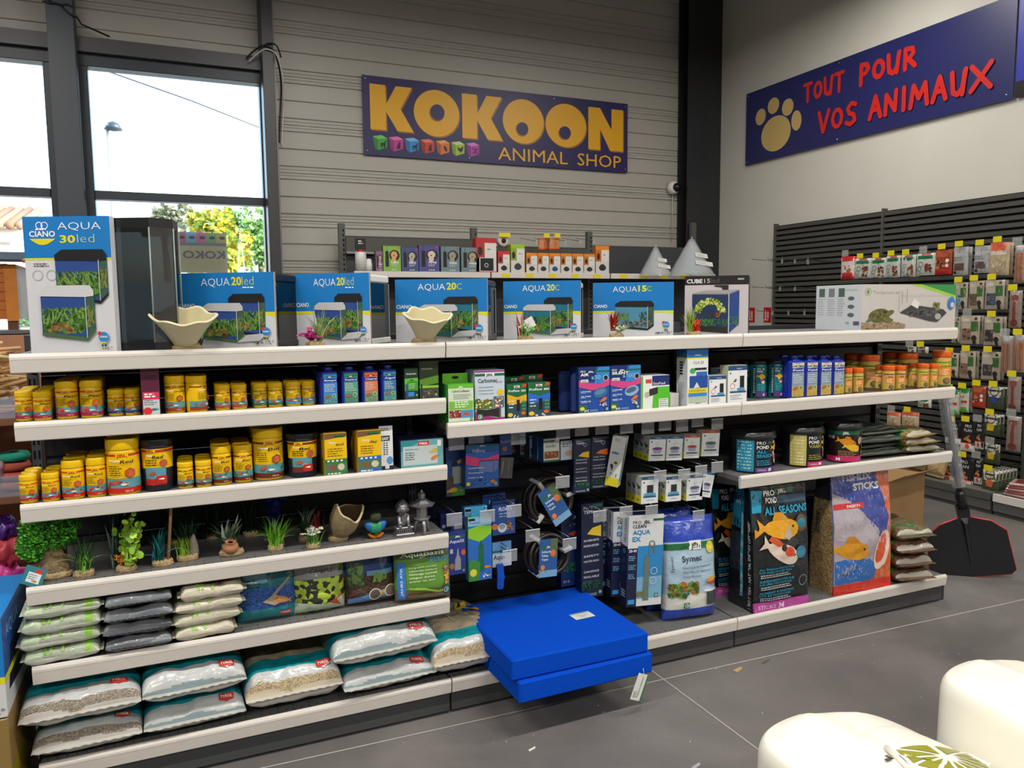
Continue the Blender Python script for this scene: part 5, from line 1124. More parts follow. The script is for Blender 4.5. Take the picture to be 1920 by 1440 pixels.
# bushy tree at the left end
t = plant('bushy bright green plastic tree on a sandy rock at the left end', 104, 1090, S4, .052, .035, seed=1, y=.10)
b = MB(); b.grid(lambda a, c: Vector(((.045+.012*noise.noise(Vector((a*5, c*5, 1))))*math.cos(2*PI*a)*math.cos(c*PI/2), .028*math.sin(2*PI*a)*math.cos(c*PI/2), .016+.085*math.sin(c*PI/2)*(1+.3*noise.noise(Vector((a*4, c*3, 3)))))), 20, 10, lambda a, c: mixc(H('a08a68'), H('7c6a50'), R0.random()), 'stone'); b.build('rock', t)
b = MB()
for k in range(7): b.tube([(.01+.004*k, 0, .05), (.0+.012*(k-3), .01*(k % 2), .11), (-.01+.026*(k-3), -.01*(k % 3), .17)], [.004, .003, .002], H('4a3322'), 'bark')
b.build('trunk', t)
b = MB(); rg = random.Random(5)
for _ in range(3600):
    q = Vector((rg.gauss(0, 1), rg.gauss(0, 1), rg.gauss(0, 1))).normalized()*rg.random()**.35
    p = Vector((-.005+q.x*.085, q.y*.06, .155+q.z*.072)); low = rg.random() < .3
    if low: p = Vector((-.055+q.x*.045, -.01+q.y*.04, .11+q.z*.05))
    leaf_disc(b, p, (rg.gauss(0, 1), rg.gauss(-.5, 1), rg.gauss(.5, 1)), rg.uniform(.002, .0045), rg.choice([H('4fb02a'), H('3a8a24'), H('6cc83c'), H('2c6a20')]), k=4, ex=1.6)
b.build('foliage', t)
t = plant('grassy plastic plant with two arching white blades, second from left', 158, 1086, S4, .030, seed=2)
b = MB(); tuft(b, (0, 0, .015), 34, .12, .0028, GN, seed=2, bend=(.2, 1.6)); tuft(b, (0, 0, .015), 10, .15, .0025, DG, seed=12, bend=(.1, .7)); b.build('grass_blade_tuft', t)
b = MB(); blade(b, (-.004, 0, .02), PI, 3.0, .15, .002, H('c8d0b8'), 12); blade(b, (.004, 0, .02), .2, 3.0, .14, .002, H('c8d0b8'), 12); b.build('white_blade', t)
t = plant('plastic plant with round lime leaves and orange sprigs, third from left', 238, 1076, S4, .030, seed=3)
b = MB(); sprigs(b, (-.012, 0, .015), 16, .055, H('4a5a2a'), [H('d8841e'), H('e89a30'), H('b86a18')], seed=3, lr=.0028, per=16, spread=1.0); b.build('orange_sprigs', t)
b = MB(); sprigs(b, (.015, 0, .015), 7, .19, H('4a6a2a'), YG+[H('6aa03a')], seed=4, lr=.0105, per=16, spread=.35); sprigs(b, (.018, -.012, .015), 4, .07, H('4a6a2a'), [H('b8d860'), H('a0cc48')], seed=6, lr=.012, per=6); b.build('round_leaves', t)
b = MB(); tuft(b, (-.03, .03, .01), 22, .17, .004, DG+[H('6a7a7a')], seed=5, bend=(.1, .8)); b.build('dark_leaves', t)
t = plant('blue and teal plastic grass with a bamboo stick through it', 306, 1066, S4, .032, seed=4)
b = MB(); tuft(b, (-.012, 0, .015), 46, .105, .003, [H('1f7a6a'), H('12565a'), H('2a96a0'), H('1a4c3c')], seed=7, spread=.007, bend=(.05, .8)); b.build('teal_blades', t)
b = MB(); blade(b, (-.014, -.006, .02), PI*1.0, 2.8, .085, .0022, H('4ab8d8'), 9); blade(b, (.0, -.006, .02), 0.0, 2.8, .12, .0022, H('4ab8d8'), 9); b.build('light_blue_blades', t)
b = MB(); b.tube([(.016, 0, .012), (.030, .0, .16), (.036, .0, .243)], .0052, H('a8845a'), 'wood'); b.build('bamboo_stick', t)
t = plant('lime green tuft beside a small pale rock, fifth from left', 352, 1056, S4, .034, seed=5)
b = MB(); tuft(b, (-.010, -.006, .015), 34, .075, .0032, YG, seed=8, bend=(.1, 1.0)); b.build('lime_blades', t)
b = MB(); b.grid(lambda a, c: Vector((.020+.017*math.cos(2*PI*a)*math.cos(c*PI/2), .01+.012*math.sin(2*PI*a)*math.cos(c*PI/2), .014+.065*math.sin(c*PI/2)*(1+.2*noise.noise(Vector((a*3, c*3, 9)))))), 14, 8, H('b0a594'), 'stone'); b.build('rock', t)
b = MB(); tuft(b, (0, .045, .01), 40, .15, .003, DG, seed=9, bend=(.2, 1.1)); b.build('dark_grass', t)
t = plant('plastic plant with broad pale leaves behind a small clay pot', 435, 1045, S4, .040, .028, seed=6)
b = MB(); b.T = Matrix.Translation((-.004, -.012, .016)) @ Matrix.Rotation(.35, 4, 'X')
b.lathe([(.008, 0), (.02, .004), (.026, .016), (.024, .028), (.014, .034), (.013, .038), (.017, .041), (.016, .043), (.011, .040), (.010, .034)], 24, H('b07a58'), 'matte', cap=False); b.build('clay_pot', t)
b = MB(); rg = random.Random(3)
for _ in range(30): blade(b, (rg.gauss(0, .012), .012+rg.gauss(0, .01), .015), rg.random()*6.3, rg.uniform(.2, 1.5), rg.uniform(.07, .13), .0075, rg.choice([H('3c5a34'), H('2c4428'), H('6a8a6a'), H('a8b8a4')]))
b.build('broad_leaves', t)
t = plant('bright green arching grass tuft on a pebble base, seventh from left', 517, 1036, S4, .026, seed=7)
b = MB(); tuft(b, (0, 0, .012), 90, .115, .0024, [H('6ab02a'), H('8acc38'), H('4f8f24'), H('a8d850')], seed=10, bend=(.2, 1.7), spread=.009); b.build('grass_blade_tuft', t)
t = plant('tall dark blue feathery plastic plant at the back', 515, 1012, S4, .022, seed=17, y=.24)
b = MB(); sprigs(b, (0, 0, .01), 16, .20, H('1c2c8a'), [H('1f34a8'), H('16267e')], seed=18, lr=.006, per=24, spread=.25, ex=1.8); b.build('blue_fronds', t)
t = plant('dark plastic plant with a red heart and pebble base behind', 575, 1020, S4, .028, seed=8, y=.15)
b = MB(); tuft(b, (0, 0, .012), 40, .15, .003, DG+[H('8a9a8a')], seed=11, bend=(.1, 1.2)); b.build('dark_blades', t)
b = MB(); tuft(b, (.035, 0, .012), 12, .10, .004, [H('a8202a'), H('7c1620')], seed=12, bend=(.05, .5)); b.build('red_blades', t)
t = plant('small plastic plant with white blossoms on a pebble base', 588, 1032, S4, .024, seed=9)
b = MB(); tuft(b, (0, 0, .012), 60, .06, .0022, GN, seed=13, bend=(.1, 1.1), spread=.010); b.build('green_blades', t)
b = MB(); sprigs(b, (0, 0, .03), 22, .055, H('7a9a6a'), [H('dcdccf'), H('c8c8bc')], seed=14, lr=.0032, per=12, spread=1.0, ex=1.6); b.build('white_blossoms', t)
# two dim plants further back
for k, (u, yy, sd_) in enumerate(((470, .3, 30), (400, .33, 31), (225, .3, 32), (330, .33, 33))):
    t = plant('dark green plastic plant standing at the back of the plant shelf, %s' % ('behind the lime tuft' if k == 0 else 'behind the clay pot' if k == 1 else 'behind the orange sprigs' if k == 2 else 'behind the bamboo stick'), u, 1010, S4, .025, seed=sd_, y=yy)
    b = MB(); tuft(b, (0, 0, .012), 40, .17, .004, DG, seed=sd_, bend=(.05, 1.0)); b.build('dark_blades', t)
# teal price tag under the tree
t = thing('hang_tag', 'teal and white tag leaning under the green tree at the shelf end', 'tag', (at_y(55, 1085, .04).x, .04, S4), -.3)
m = MB(); m.T = Matrix.Rotation(.35, 4, 'Y') @ Matrix.Rotation(-.25, 4, 'X'); m.box(-.03, .03, -.0008, .0, 0, .058, H('2a7a84'), 'card'); c = front(m, -.03, .03, -.0008, 0, .058); c.rect(.012, .01, .05, .04, H('d8e4e4')); c.rect(.03, .04, .05, .052, H('c8322c')); c.lines(.015, .032, .03, 3, .006, .002, H('445')); c.fish(.035, .016, .016, H('d87a2a')); m.build('tag', t)
# broken amphora
t = plant('broken beige amphora ornament with a jagged mouth on a pebble base', 634, 1017, S4, .036, .026, name='amphora_ornament', seed=21)
b = MB()
def amph(a, c):
    r = (.020+.034*math.sin(min(1, c*1.25)*PI*.55)); ang = 2*PI*a; cut = .115+.020*math.sin(ang*2+.6)+.008*math.sin(ang*4+1); z = c*cut
    return Vector((r*math.cos(ang), r*math.sin(ang)*.85, z))
b.T = Matrix.Translation((0, 0, .014)) @ Matrix.Rotation(.28, 4, 'Y') @ Matrix.Rotation(.40, 4, 'X')
b.grid(amph, 34, 12, lambda a, c: mixc(H('a08e6c'), H('8a7a58'), R0.random()), 'shell')
b.grid(lambda a, c: (lambda v: Vector((v.x*.86, v.y*.84, v.z*.98+.004)))(amph(a, c)), 34, 12, H('5a4c34'), 'shell', flip=True)
b.grid(lambda a, c: amph(a, 1).lerp((lambda v: Vector((v.x*.86, v.y*.84, v.z*.98+.004)))(amph(a, 1)), c), 34, 1, H('c0b08c'), 'shell'); b.build('amphora', t)
# painted ornament with a green and blue fish
t = plant('painted ornament of a blue and green fish on an orange coral foot', 705, 1006, S4, 0, name='fish_ornament', seed=22, y=.07)
b = MB(); rg = random.Random(9)
for k in range(9): a = rg.random()*6.3; b.tube([(0, 0, .004), (.018*math.cos(a), .012*math.sin(a), .008), (.028*math.cos(a), .018*math.sin(a), .018)], [.006, .005, .003], H('b8661e'), 'matte')
b.build('coral_foot', t)
b = MB()
def fo(a, c):
    s_ = math.sin(PI*c)**.6; return Vector((-.040+.08*c, .014*s_*math.sin(2*PI*a), .052+(.018*s_+.004)*math.cos(2*PI*a)-.012*math.sin(PI*c)))
b.grid(fo, 16, 18, lambda a, c: H('1f6ab8') if abs(c-.5) > .22 else (H('2f9a4a') if R0.random() > .3 else H('1f7ab0')), 'plastic'); b.add([(-.005, 0, .04), (.005, 0, .04), (.004, 0, .01), (-.004, 0, .01)], [(0, 1, 2, 3)], H('2a8a4a'), 'plastic')
b.tube([(0, 0, .008), (.002, 0, .04)], .006, H('3a8a3a'), 'plastic'); b.build('fish', t)
b = MB(); b.lathe([(.018, .066), (.021, .075), (.020, .090), (.012, .094), (.001, .092)], 12, H('38442c'), 'matte'); b.build('mossy_pot', t)
# silver lion
t = plant('small silver lion statue on a plinth beside the silver pagoda', 757, 1002, S4, 0, name='lion_statue', seed=23, y=.07); t.scale = (1.25, 1.25, 1.25)
SV = H('9a9a9e')
b = MB(); b.box(-.028, .028, -.02, .02, 0, .008, SV, 'silver', .002); b.box(-.024, .024, -.017, .017, .008, .022, SV, 'silver', .002); b.box(-.027, .027, -.019, .019, .022, .027, SV, 'silver', .002)
c = front(b, -.024, .024, -.0171, .010, .021, mt='silver'); [c.rect(.002+.006*k, .002, .005+.006*k, .009, H('333')) for k in range(8)]; b.build('plinth', t)
def lump(b, c, r, seed=0, k=.22, n=12, col=SV, mt='silver', f=60):
    b.grid(lambda a, d: Vector(c)+Vector((r[0]*math.cos(2*PI*a)*math.sin(PI*d), r[1]*math.sin(2*PI*a)*math.sin(PI*d), -r[2]*math.cos(PI*d)))*(1+k*noise.noise(Vector((math.cos(2*PI*a)*3, math.sin(2*PI*a)*3+seed, d*6)))), n*2, n, lambda a, d: mixc(col, H('3c3c40'), R0.random()*.5), mt)
b = MB(); lump(b, (.004, .004, .048), (.018, .015, .024), 1); lump(b, (-.004, -.006, .082), (.019, .017, .021), 2, .35); lump(b, (-.006, -.018, .080), (.010, .008, .009), 3); lump(b, (-.012, -.012, .036), (.009, .008, .009), 4)
for x in (-.014, .012): b.tube([(x, -.006, .060), (x-.001, -.012, .040), (x, -.013, .028)], [.006, .005, .006], SV, 'silver'); lump(b, (x, -.015, .030), (.006, .007, .004), 6)
b.build('lion', t)
# silver pagoda lantern
t = plant('silver pagoda lantern with a wide roof at the right shelf end', 792, 996, S4, 0, name='pagoda_lantern', seed=24, y=.06); t.scale = (1.18, 1.18, 1.18)
b = MB()
for a in range(3): q = a*2*PI/3+.5; b.tube([(.010*math.cos(q), .010*math.sin(q), .046), (.022*math.cos(q), .022*math.sin(q), .03), (.024*math.cos(q), .024*math.sin(q), .012), (.032*math.cos(q), .032*math.sin(q), 0)], [.008, .006, .005, .004], SV, 'silver', n=8)
b.build('leg_stand', t)
b = MB(); b.lathe([(.024, .044), (.027, .048), (.026, .052), (.017, .054), (.017, .084), (.022, .086)], 6, SV, 'silver', smooth=False); b.build('lantern_body', t)
b = MB(); b.lathe([(.044, .094), (.042, .090), (.026, .088), (.022, .086)], 6, SV, 'silver', smooth=False, cap=False); b.lathe([(.044, .094), (.030, .098), (.018, .106), (.010, .112), (.012, .118), (.011, .126), (.004, .132), (.001, .138)], 6, SV, 'silver', smooth=False); b.build('roof', t)
# ================================================================ boxes on the top shelf
def tank_picture(c, x0, y0, w, h, style, lid=H('17191b'), rg=None, dk=None):
    """ printed picture of a planted tank: lid, panes, water, plants """
    rg = rg or random.Random(int(x0*900+style))
    wat = {0: H('2a4a90'), 1: H('1d6f86'), 2: H('4f8fae')}[style]
    d = w*.16
    c.poly([(x0, y0+h*.12), (x0+w-d, y0), (x0+w, y0+h*.16), (x0+w, y0+h*.80), (x0, y0+h*.80)], wat)
    c.poly([(x0+w-d, y0), (x0+w, y0+h*.16), (x0+w, y0+h*.80), (x0+w-d, y0+h*.78)], dk or H('3c5c50'))
    if style == 2:
        c.leaves(x0+w*.02, y0+h*.25, x0+w*.35, y0+h*.55, 26, [H('4a7a4a'), H('6a9a5a')], h*.18); c.leaves(x0+w*.62, y0+h*.2, x0+w*.95, y0+h*.6, 26, [H('244a3a'), H('3a5a44')], h*.14); c.leaves(x0, y0+h*.1, x0+w*.95, y0+h*.28, 26, [H('3a3632'), H('8a8478'), H('5a544c')], h*.09, kind='blob')
    else:
        c.leaves(x0, y0+h*.14, x0+w-d, y0+h*.40, 40, [H('26481e'), H('3c6c26'), H('5a8a38')], h*.13, kind='blob'); c.leaves(x0+w*.02, y0+h*.25, x0+w*.95, y0+h*.55, 46, [H('4a7f2c'), H('2f5620'), H('7a9f48')] if style == 0 else [H('3a5a3a'), H('2a3a2e'), H('5a9a3a')], h*.15)
        c.leaves(x0+w*.1, y0+h*.12, x0+w*.6, y0+h*.3, 10, [H('7a6034'), H('9a8048')], h*.12, kind='blob')
        c.leaves(x0+w-d, y0+h*.2, x0+w, y0+h*.6, 14, [H('4a7a34'), H('8a8a4a')], h*.12)
    c.poly([(x0, y0+h*.06), (x0+w-d, y0-h*.04), (x0+w, y0+h*.12), (x0+w, y0+h*.18), (x0+w-d, y0+h*.02), (x0, y0+h*.13)], lid if lid[0] < .3 else H('4a6a3a'))
    c.poly([(x0, y0+h*.80), (x0+w*.99-d, y0+h*.78), (x0+w, y0+h*.80), (x0+w*1.0, y0+h*.90), (x0+w*.93, y0+h), (x0+d*.9, y0+h), (x0, y0+h*.9)], lid)
    c.rect(x0+w-d-w*.008, y0+h*.02, x0+w-d+w*.006, y0+h*.8, H('c8d4d4'))
def ciano(c, x, y, s, txt='CIANO', full=True):
    if full:
        c.ring(x-s*.1, y+s*.42, s*.14, s*.03, H('fff')); c.ring(x+s*.1, y+s*.42, s*.14, s*.03, H('fff')); c.lines(x-s*.25, y+s*.25, s*.5, 1, .01, s*.05, H('fff'))
        c.text(txt, x, y, s*.22, H('fff'), w=s, bold=.02, anchor='c')
        c.poly([(x-s*.5+s*1.0*k/8, y-s*.08-s*.24*math.sin(PI*k/8)) for k in range(9)], H('e8dc20'))
    else: c.text(txt, x, y, s*.2, H('fff'), w=s*.5, bold=.02)
def badge(c, x, y, r):
    c.ell(x, y, r, r, H('2a8ad0'), 20); c.ell(x-r*.75, y+r*.7, r*.4, r*.4, H('d8323a'), 10); c.text('CIANO', x, y-r*.12, r*.36, H('fff'), w=r*1.5, bold=.02, anchor='c'); c.rect(x-r*.5, y-r*1.15, x+r*.5, y-r*.92, H('e0d828')); c.rect(x-r*.5, y-r*1.75, x-r*.1, y-r*1.45, H('222')); c.rect(x+r*.1, y-r*1.75, x+r*.5, y-r*1.45, H('222'))
BLU, YB, WB = H('0f7cc8'), H('e2dc1e'), H('d9d9de')
def card_art(n, sfx, litre, style, cut=.25):
    def a(c, W, h):
        c.rect(0, 0, W, h, WB); c.rect(0, h*.48, W, h, BLU); c.rect(0, h*.44, W, h*.48, YB); c.poly([(W*.92, h*.44), (W, h*.41), (W, h*.47), (W*.92, h*.48)], YB)
        x = W*cut; aw = W*.30
        c.text('AQUA', x, h*.83, h*.105, H('f2f4f6'), w=aw, bold=-.008); c.text(n, x+aw+W*.015, h*.835, h*.11, H('e6e01c'), w=W*.105, bold=.03)
        c.text(sfx, x+aw+W*.125, h*.835, h*.12 if sfx == 'led' else h*.10, H('bcd8a0') if sfx == 'led' else H('e6e01c'), w=W*.12 if sfx == 'led' else W*.055, bold=-.012)
        if sfx == 'led': c.lines(x+aw+W*.13, h*.795, W*.11, 1, .01, h*.015, H('fff'), ragged=0)
        c.text('CIANO', W*.01, h*.54, h*.06, H('f2f4f6'), w=W*.17, bold=.02)
        if style == 2: tank_picture(c, W*.28, h*.14, W*.48, h*.52, 2)
        else:
            tank_picture(c, W*.53, h*.18, W*.37, h*.54, style); tank_picture(c, W*.26, h*.10, W*.42, h*.50, style, lid=H('c4c4c8'))
            c.poly([(W*.6, h*.08), (W*.72, h*.18), (W*.92, h*.2), (W*.84, h*.1)], H('c0c0c4'))
        badge(c, W*.91, h*.22, W*.042); c.text(litre, W*.985, h*.055, h*.055, H('333'), w=W*.085, anchor='r'); c.lines(W*.78, h*.065, W*.1, 1, .01, h*.02, H('777'), ragged=0); c.ell(W*.82+W*.0, h*.07, W*.01, W*.01, H('222'))
    return a
# every tank stands turned towards the aisle (about 25 degrees), its printed sleeve in front, glass body behind
def tank_box(label, corner, w_, h_, dep, rz, art, rim=H('17181a'), body='tankglass', group='boxed glass aquariums on the top shelf', inside=True, sleeve=.9):
    t = thing('boxed_aquarium', label, 'aquarium', (corner[0], corner[1], TOP), rz, group)
    # the front right corner is the origin; the front runs towards -X, the depth towards +Y
    m = MB(); m.box(-w_, 0, -.004, .0, 0, h_, H('cfcfd2'), 'card'); m.box(-w_, -w_+.003, 0, dep*.35, 0, h_, H('b8b8bc'), 'card'); m.box(-.0025, .001, 0, .006, 0, h_, H('a8835a'), 'card'); m.box(-w_, 0, 0, dep*.02, h_-.002, h_+.0005, BLU, 'card')
    c = front(m, -w_, 0, -.004, 0, h_, lift=.00015); art(c, w_, h_); m.build('printed_sleeve', t)
    m = MB(); m.box(-w_+.006, -.003, .003, dep, h_*.87, h_-.004, rim, 'plastic', .006); m.build('lid', t)
    m = MB(); m.box(-w_+.004, -.001, .002, dep+.003, .001, h_*.09, rim, 'plastic', .003); m.build('base_frame', t)
    m = MB(); z0, z1 = h_*.09, h_*.87
    m.box(-.009, -.005, .004, dep, z0, z1, H('fff'), body); m.box(-w_+.006, -.009, dep-.004, dep, z0, z1, H('fff'), body); m.box(-w_+.006, -w_+.010, .004, dep-.004, z0, z1, H('fff'), body)
    m.build('glass', t)
    m = MB(); m.box(-.0095, -.0035, dep-.006, dep+.001, z0, z1, H('8a9494'), 'plastic')
    m.build('glass_edge', t)
    if inside:
        if rim[0] > .4:
            m = MB(); m.T = Matrix.Translation((-.09, dep*.5, z0+.075)) @ Matrix.Rotation(-.75, 4, 'Y'); m.box(-.10, .08, -.07, .07, 0, .014, H('e2e2e0'), 'plastic', .003); m.build('loose_lid', t)
        m = MB(); m.box(-.045, -.012, dep*.2, dep*.65, z0+.002, z0+.07, H('d8d8d8'), 'card'); m.build('accessory_pack', t)
    return t
RZ = math.radians(-33)
# AQUA 30: tall narrow sleeve, bevelled glass body to its right
def art_30(c, W, h):
    c.rect(0, 0, W, h, WB); c.rect(0, h*.70, W, h, BLU); c.rect(0, h*.685, W, h*.70, YB); ciano(c, W*.22, h*.855, W*.30)
    c.text('AQUA', W*.40, h*.905, h*.055, H('f2f4f6'), w=W*.5, bold=-.008); c.text('30', W*.42, h*.81, h*.055, H('e6e01c'), w=W*.18, bold=.03); c.text('led', W*.62, h*.81, h*.065, H('bcd8a0'), w=W*.2, bold=-.012)
    c.lines(W*.1, h*.655, W*.24, 2, h*.016, h*.007, H('555')); [c.ring(W*(.14+.16*k), h*.575, W*.06, W*.006, H('9a9a9e')) for k in range(2)]
    tank_picture(c, W*.35, h*.38, W*.60, h*.38, 0); tank_picture(c, W*.16, h*.11, W*.62, h*.39, 0, lid=H('d4d4d6')); badge(c, W*.87, h*.12, W*.06); c.text('25L*', W*.97, h*.03, h*.022, H('333'), w=W*.13, anchor='r')
rz1 = math.radians(-24)
p = at_y(228, 658, .045); t = thing('boxed_aquarium', 'tallest aquarium box at the left end with a dark glass body', 'aquarium', (p.x, .045, TOP), rz1, 'boxed glass aquariums on the top shelf')
W3, H3 = .262, .412
m = MB(); m.box(-W3, 0, -.028, 0, 0, H3, H('cfcfd4'), 'card', .001); c = front(m, -W3, 0, -.02805, 0, H3, lift=.00015); art_30(c, W3, H3); m.build('printed_sleeve', t)
hexp = [(-W3-.02, .03), (-W3+.03, .004), (.103, .004), (.150, .065), (.125, .16), (-W3-.02, .16)]
m = MB(); m.extrude(hexp, H3*.925, H3-.002, H('1a1c20'), 'plastic', 'z'); m.build('lid', t)
m = MB(); m.extrude(hexp, 0, .03, H('1a1c20'), 'plastic', 'z'); m.build('base_frame', t)
m = MB()
for (a, b_) in zip(hexp, hexp[1:]+hexp[:1]):
    A, B_ = Vector((*a, 0)), Vector((*b_, 0)); n = (B_-A).cross(Vector((0, 0, 1))).normalized()*-.004
    m.add([A+Vector((0, 0, .03)), B_+Vector((0, 0, .03)), B_+Vector((0, 0, H3*.925)), A+Vector((0, 0, H3*.925)), A+n+Vector((0, 0, .03)), B_+n+Vector((0, 0, .03)), B_+n+Vector((0, 0, H3*.925)), A+n+Vector((0, 0, H3*.925))], [(0, 1, 2, 3), (7, 6, 5, 4), (0, 4, 5, 1), (1, 5, 6, 2), (2, 6, 7, 3), (3, 7, 4, 0)], H('fff'), 'tankglass')
m.build('glass', t)
m = MB(); 
for q in ((.103, .003), (.151, .065), (.126, .16)): m.tube([(q[0], q[1], .03), (q[0], q[1], H3*.925)], .0022, H('8fa09c'), 'plastic', n=6)
m.build('glass_edge', t)
def corner(u, v, y): p = at_y(u, v, y); return (p.x, y)
def width_for(ul, cr, rz, v):   # sleeve width so that the hidden left edge falls at pixel column ul
    k = .1
    for _ in range(60):
        P = Vector((cr[0]-k*math.cos(rz), cr[1]-k*math.sin(rz), TOP))-CAM; u = 960+FPX*P.dot(CR)/P.dot(_f)
        if u < ul: break
        k += .005
    return k
specs = [(519, .028, 340, .25, .21, card_art('20', 'led', '17L*', 0), H('17181a'), 'first aquarium box after the tallest, dark rim, beside the left clam bowl'),
         (696, .030, 560, .25, .22, card_art('20', 'led', '17L*', 0), H('e4e4e2'), 'aquarium box with white rim and leaning white lid, left of the middle clam bowl'),
         (915, .030, 745, .233, .19, card_art('20', 'C', '17L*', 1), H('17181a'), 'aquarium box with dark rim directly behind the middle clam bowl'),
         (1089, .045, 945, .228, .17, card_art('20', 'C', '17L*', 1), H('e4e4e2'), 'aquarium box with white rim behind the white flowering plant'),
         (1262, .045, 1112, .224, .05, card_art('15', 'C', '13L*', 2), H('55585a'), 'aquarium box marked 15C behind the red spiky plant')]
for (u, y, ul, hh, dep, art, rim, lab) in specs:
    cr = corner(u, 640, y); w_ = width_for(ul, cr, RZ, 640)
    tank_box(lab, cr, w_, hh, dep, RZ, art, rim, inside=dep > .1)
# CUBE carton
def art_cube(c, W, h):
    c.rect(0, 0, W, h, H('cdc5c8')); c.rect(0, h*.845, W, h, H('1c1a1b')); c.text('CUBE', W*.03, h*.88, h*.07, H('f0f0f0'), w=W*.25, bold=.03); c.text('15', W*.31, h*.88, h*.075, H('f0f0f0'), w=W*.09, bold=-.01); c.text('led', W*.42, h*.88, h*.085, H('777'), w=W*.12, bold=-.02); c.text('CIANO', W*.93, h*.925, h*.03, H('eee'), w=W*.1, anchor='r', bold=.02)
    c.poly([(W*.47, h*.84), (W*.69, h*.84), (W*.69, h*.76), (W*.6, h*.76), (W*.58, h*.80), (W*.47, h*.815)], H('2a2628'))
    c.poly([(W*.12, h*.07), (W*.7, h*.02), (W*.7, h*.68), (W*.12, h*.69)], H('20355e')); c.poly([(W*.7, h*.02), (W*.86, h*.18), (W*.86, h*.75), (W*.7, h*.68)], H('2c4a8a')); c.poly([(W*.12, h*.7), (W*.7, h*.69), (W*.86, h*.76), (W*.3, h*.75)], H('a8a4a8'))
    rg = random.Random(4)
    for cl_, n in ((H('6a8a1a'), 60), (H('9ab82a'), 90), (H('c8d850'), 60), (H('e0e890'), 30)):
        sh = []
        for _ in range(n):
            a = rg.uniform(.1, PI-.1); r_ = rg.uniform(.6, 1); x, y = W*(.40+.25*math.cos(a)*r_), h*(.35+.27*math.sin(a)*r_); s = W*rg.uniform(.008, .022); sh.append([(x-s, y), (x, y-s), (x+s, y), (x, y+s)])
        c.many(sh, cl_)
    c.leaves(W*.2, h*.28, W*.6, h*.40, 16, [H('3a2a1c'), H('5a4a2c')], W*.05); c.leaves(W*.13, h*.14, W*.69, h*.26, 60, [H('3a7a22'), H('5aa034')], W*.04); c.poly([(W*.12, h*.07), (W*.7, h*.02), (W*.7, h*.12), (W*.12, h*.15)], H('2a2620')); c.leaves(W*.7, h*.15, W*.85, h*.3, 20, [H('3a7a22'), H('5aa034')], W*.04); c.rect(W*.693, h*.02, W*.706, h*.69, H('d8dce0')); c.leaves(W*.5, h*.3, W*.6, h*.36, 6, [H('c86a2a')], W*.03, kind='blob')
q = at_y(1402, 625, .03); a_ = at_y(1286, 632, -.0).x
t = thing('boxed_aquarium', 'cube aquarium carton with black top band, rightmost of the tank boxes', 'aquarium', (q.x, .03, TOP), math.radians(-42), 'boxed glass aquariums on the top shelf')
w_ = .268; m = MB(); m.box(-w_, 0, 0, .2, 0, .254, H('3a3638'), 'card', .001); c = front(m, -w_, 0, -.0001, 0, .254); art_cube(c, w_, .254); m.build('carton', t)
# long turtle tank carton, its corner towards the viewer
def art_tort(c, W, h):
    c.rect(0, 0, W, h, H('c6c0bc')); c.poly([(W*.55, h), (W, h*.72), (W, h)], H('2f8a4a')); c.poly([(W*.5, h), (W*.62, h), (W, h*.75), (W, h*.69)], H('9ac83a')); c.ring(W*.06, h*.84, W*.032, W*.004, H('8a9a7a')); c.ell(W*.06, h*.84, W*.014, W*.018, H('5a9a3a')); c.text('Tortarium 60', W*.11, h*.79, h*.075, H('9a9a96'), w=W*.28, bold=-.012)
    c.poly([(W*.0, 0), (W*.45, 0), (W*.46, h*.12), (W*.3, h*.2), (W*.1, h*.16), (0, h*.18)], H('9a8468')); c.leaves(0, .01*h, W*.45, h*.15, 30, [H('b09a7c'), H('7a6850')], W*.02, kind='blob')
    c.ell(W*.18, h*.32, W*.11, h*.15, H('5c5a2a'), 20, .1); c.leaves(W*.1, h*.24, W*.26, h*.42, 16, [H('7a7a3a'), H('44441e')], W*.025, kind='blob'); c.ell(W*.29, h*.38, W*.045, h*.055, H('6a6a34'), 12, .3); c.poly([(W*.22, h*.2), (W*.28, h*.15), (W*.33, h*.22), (W*.27, h*.3)], H('6a683a')); c.poly([(W*.04, h*.18), (W*.1, h*.2), (W*.13, h*.28), (W*.07, h*.26)], H('6a683a')); c.ell(W*.3, h*.4, W*.006, h*.01, H('111'))
    c.poly([(W*.39, h*.38), (W*.52, h*.55), (W*.86, h*.44), (W*.9, h*.36), (W*.8, h*.16), (W*.72, h*.18)], H('3a3a3c')); c.leaves(W*.45, h*.3, W*.8, h*.42, 20, [H('4c4c50'), H('5a5a5e')], W*.04, kind='blob'); c.poly([(W*.5, h*.55), (W*.58, h*.46), (W*.6, h*.58), (W*.54, h*.68)], H('dcdcdc'))
    c.rect(W*.38, h*.4, W*.383, h*.75, H('8a8a8c')); c.rect(W*.38, h*.75, W*.9, h*.755, H('9a9a9c')); c.rect(W*.41, h*.85, W*.413, h*.56, H('555')); c.rect(W*.46, h*.9, W*.463, h*.6, H('555')); c.leaves(W*.75, h*.42, W*.82, h*.55, 16, [H('7a7a4a'), H('8a8a5a')], W*.07); c.ell(W*.8, h*.28, W*.035, h*.07, H('a8a8a6')); c.ell(W*.945, h*.58, W*.04, h*.14, H('2a7ac0')); c.ell(W*.955, h*.54, W*.02, h*.06, H('c8c8c0'))
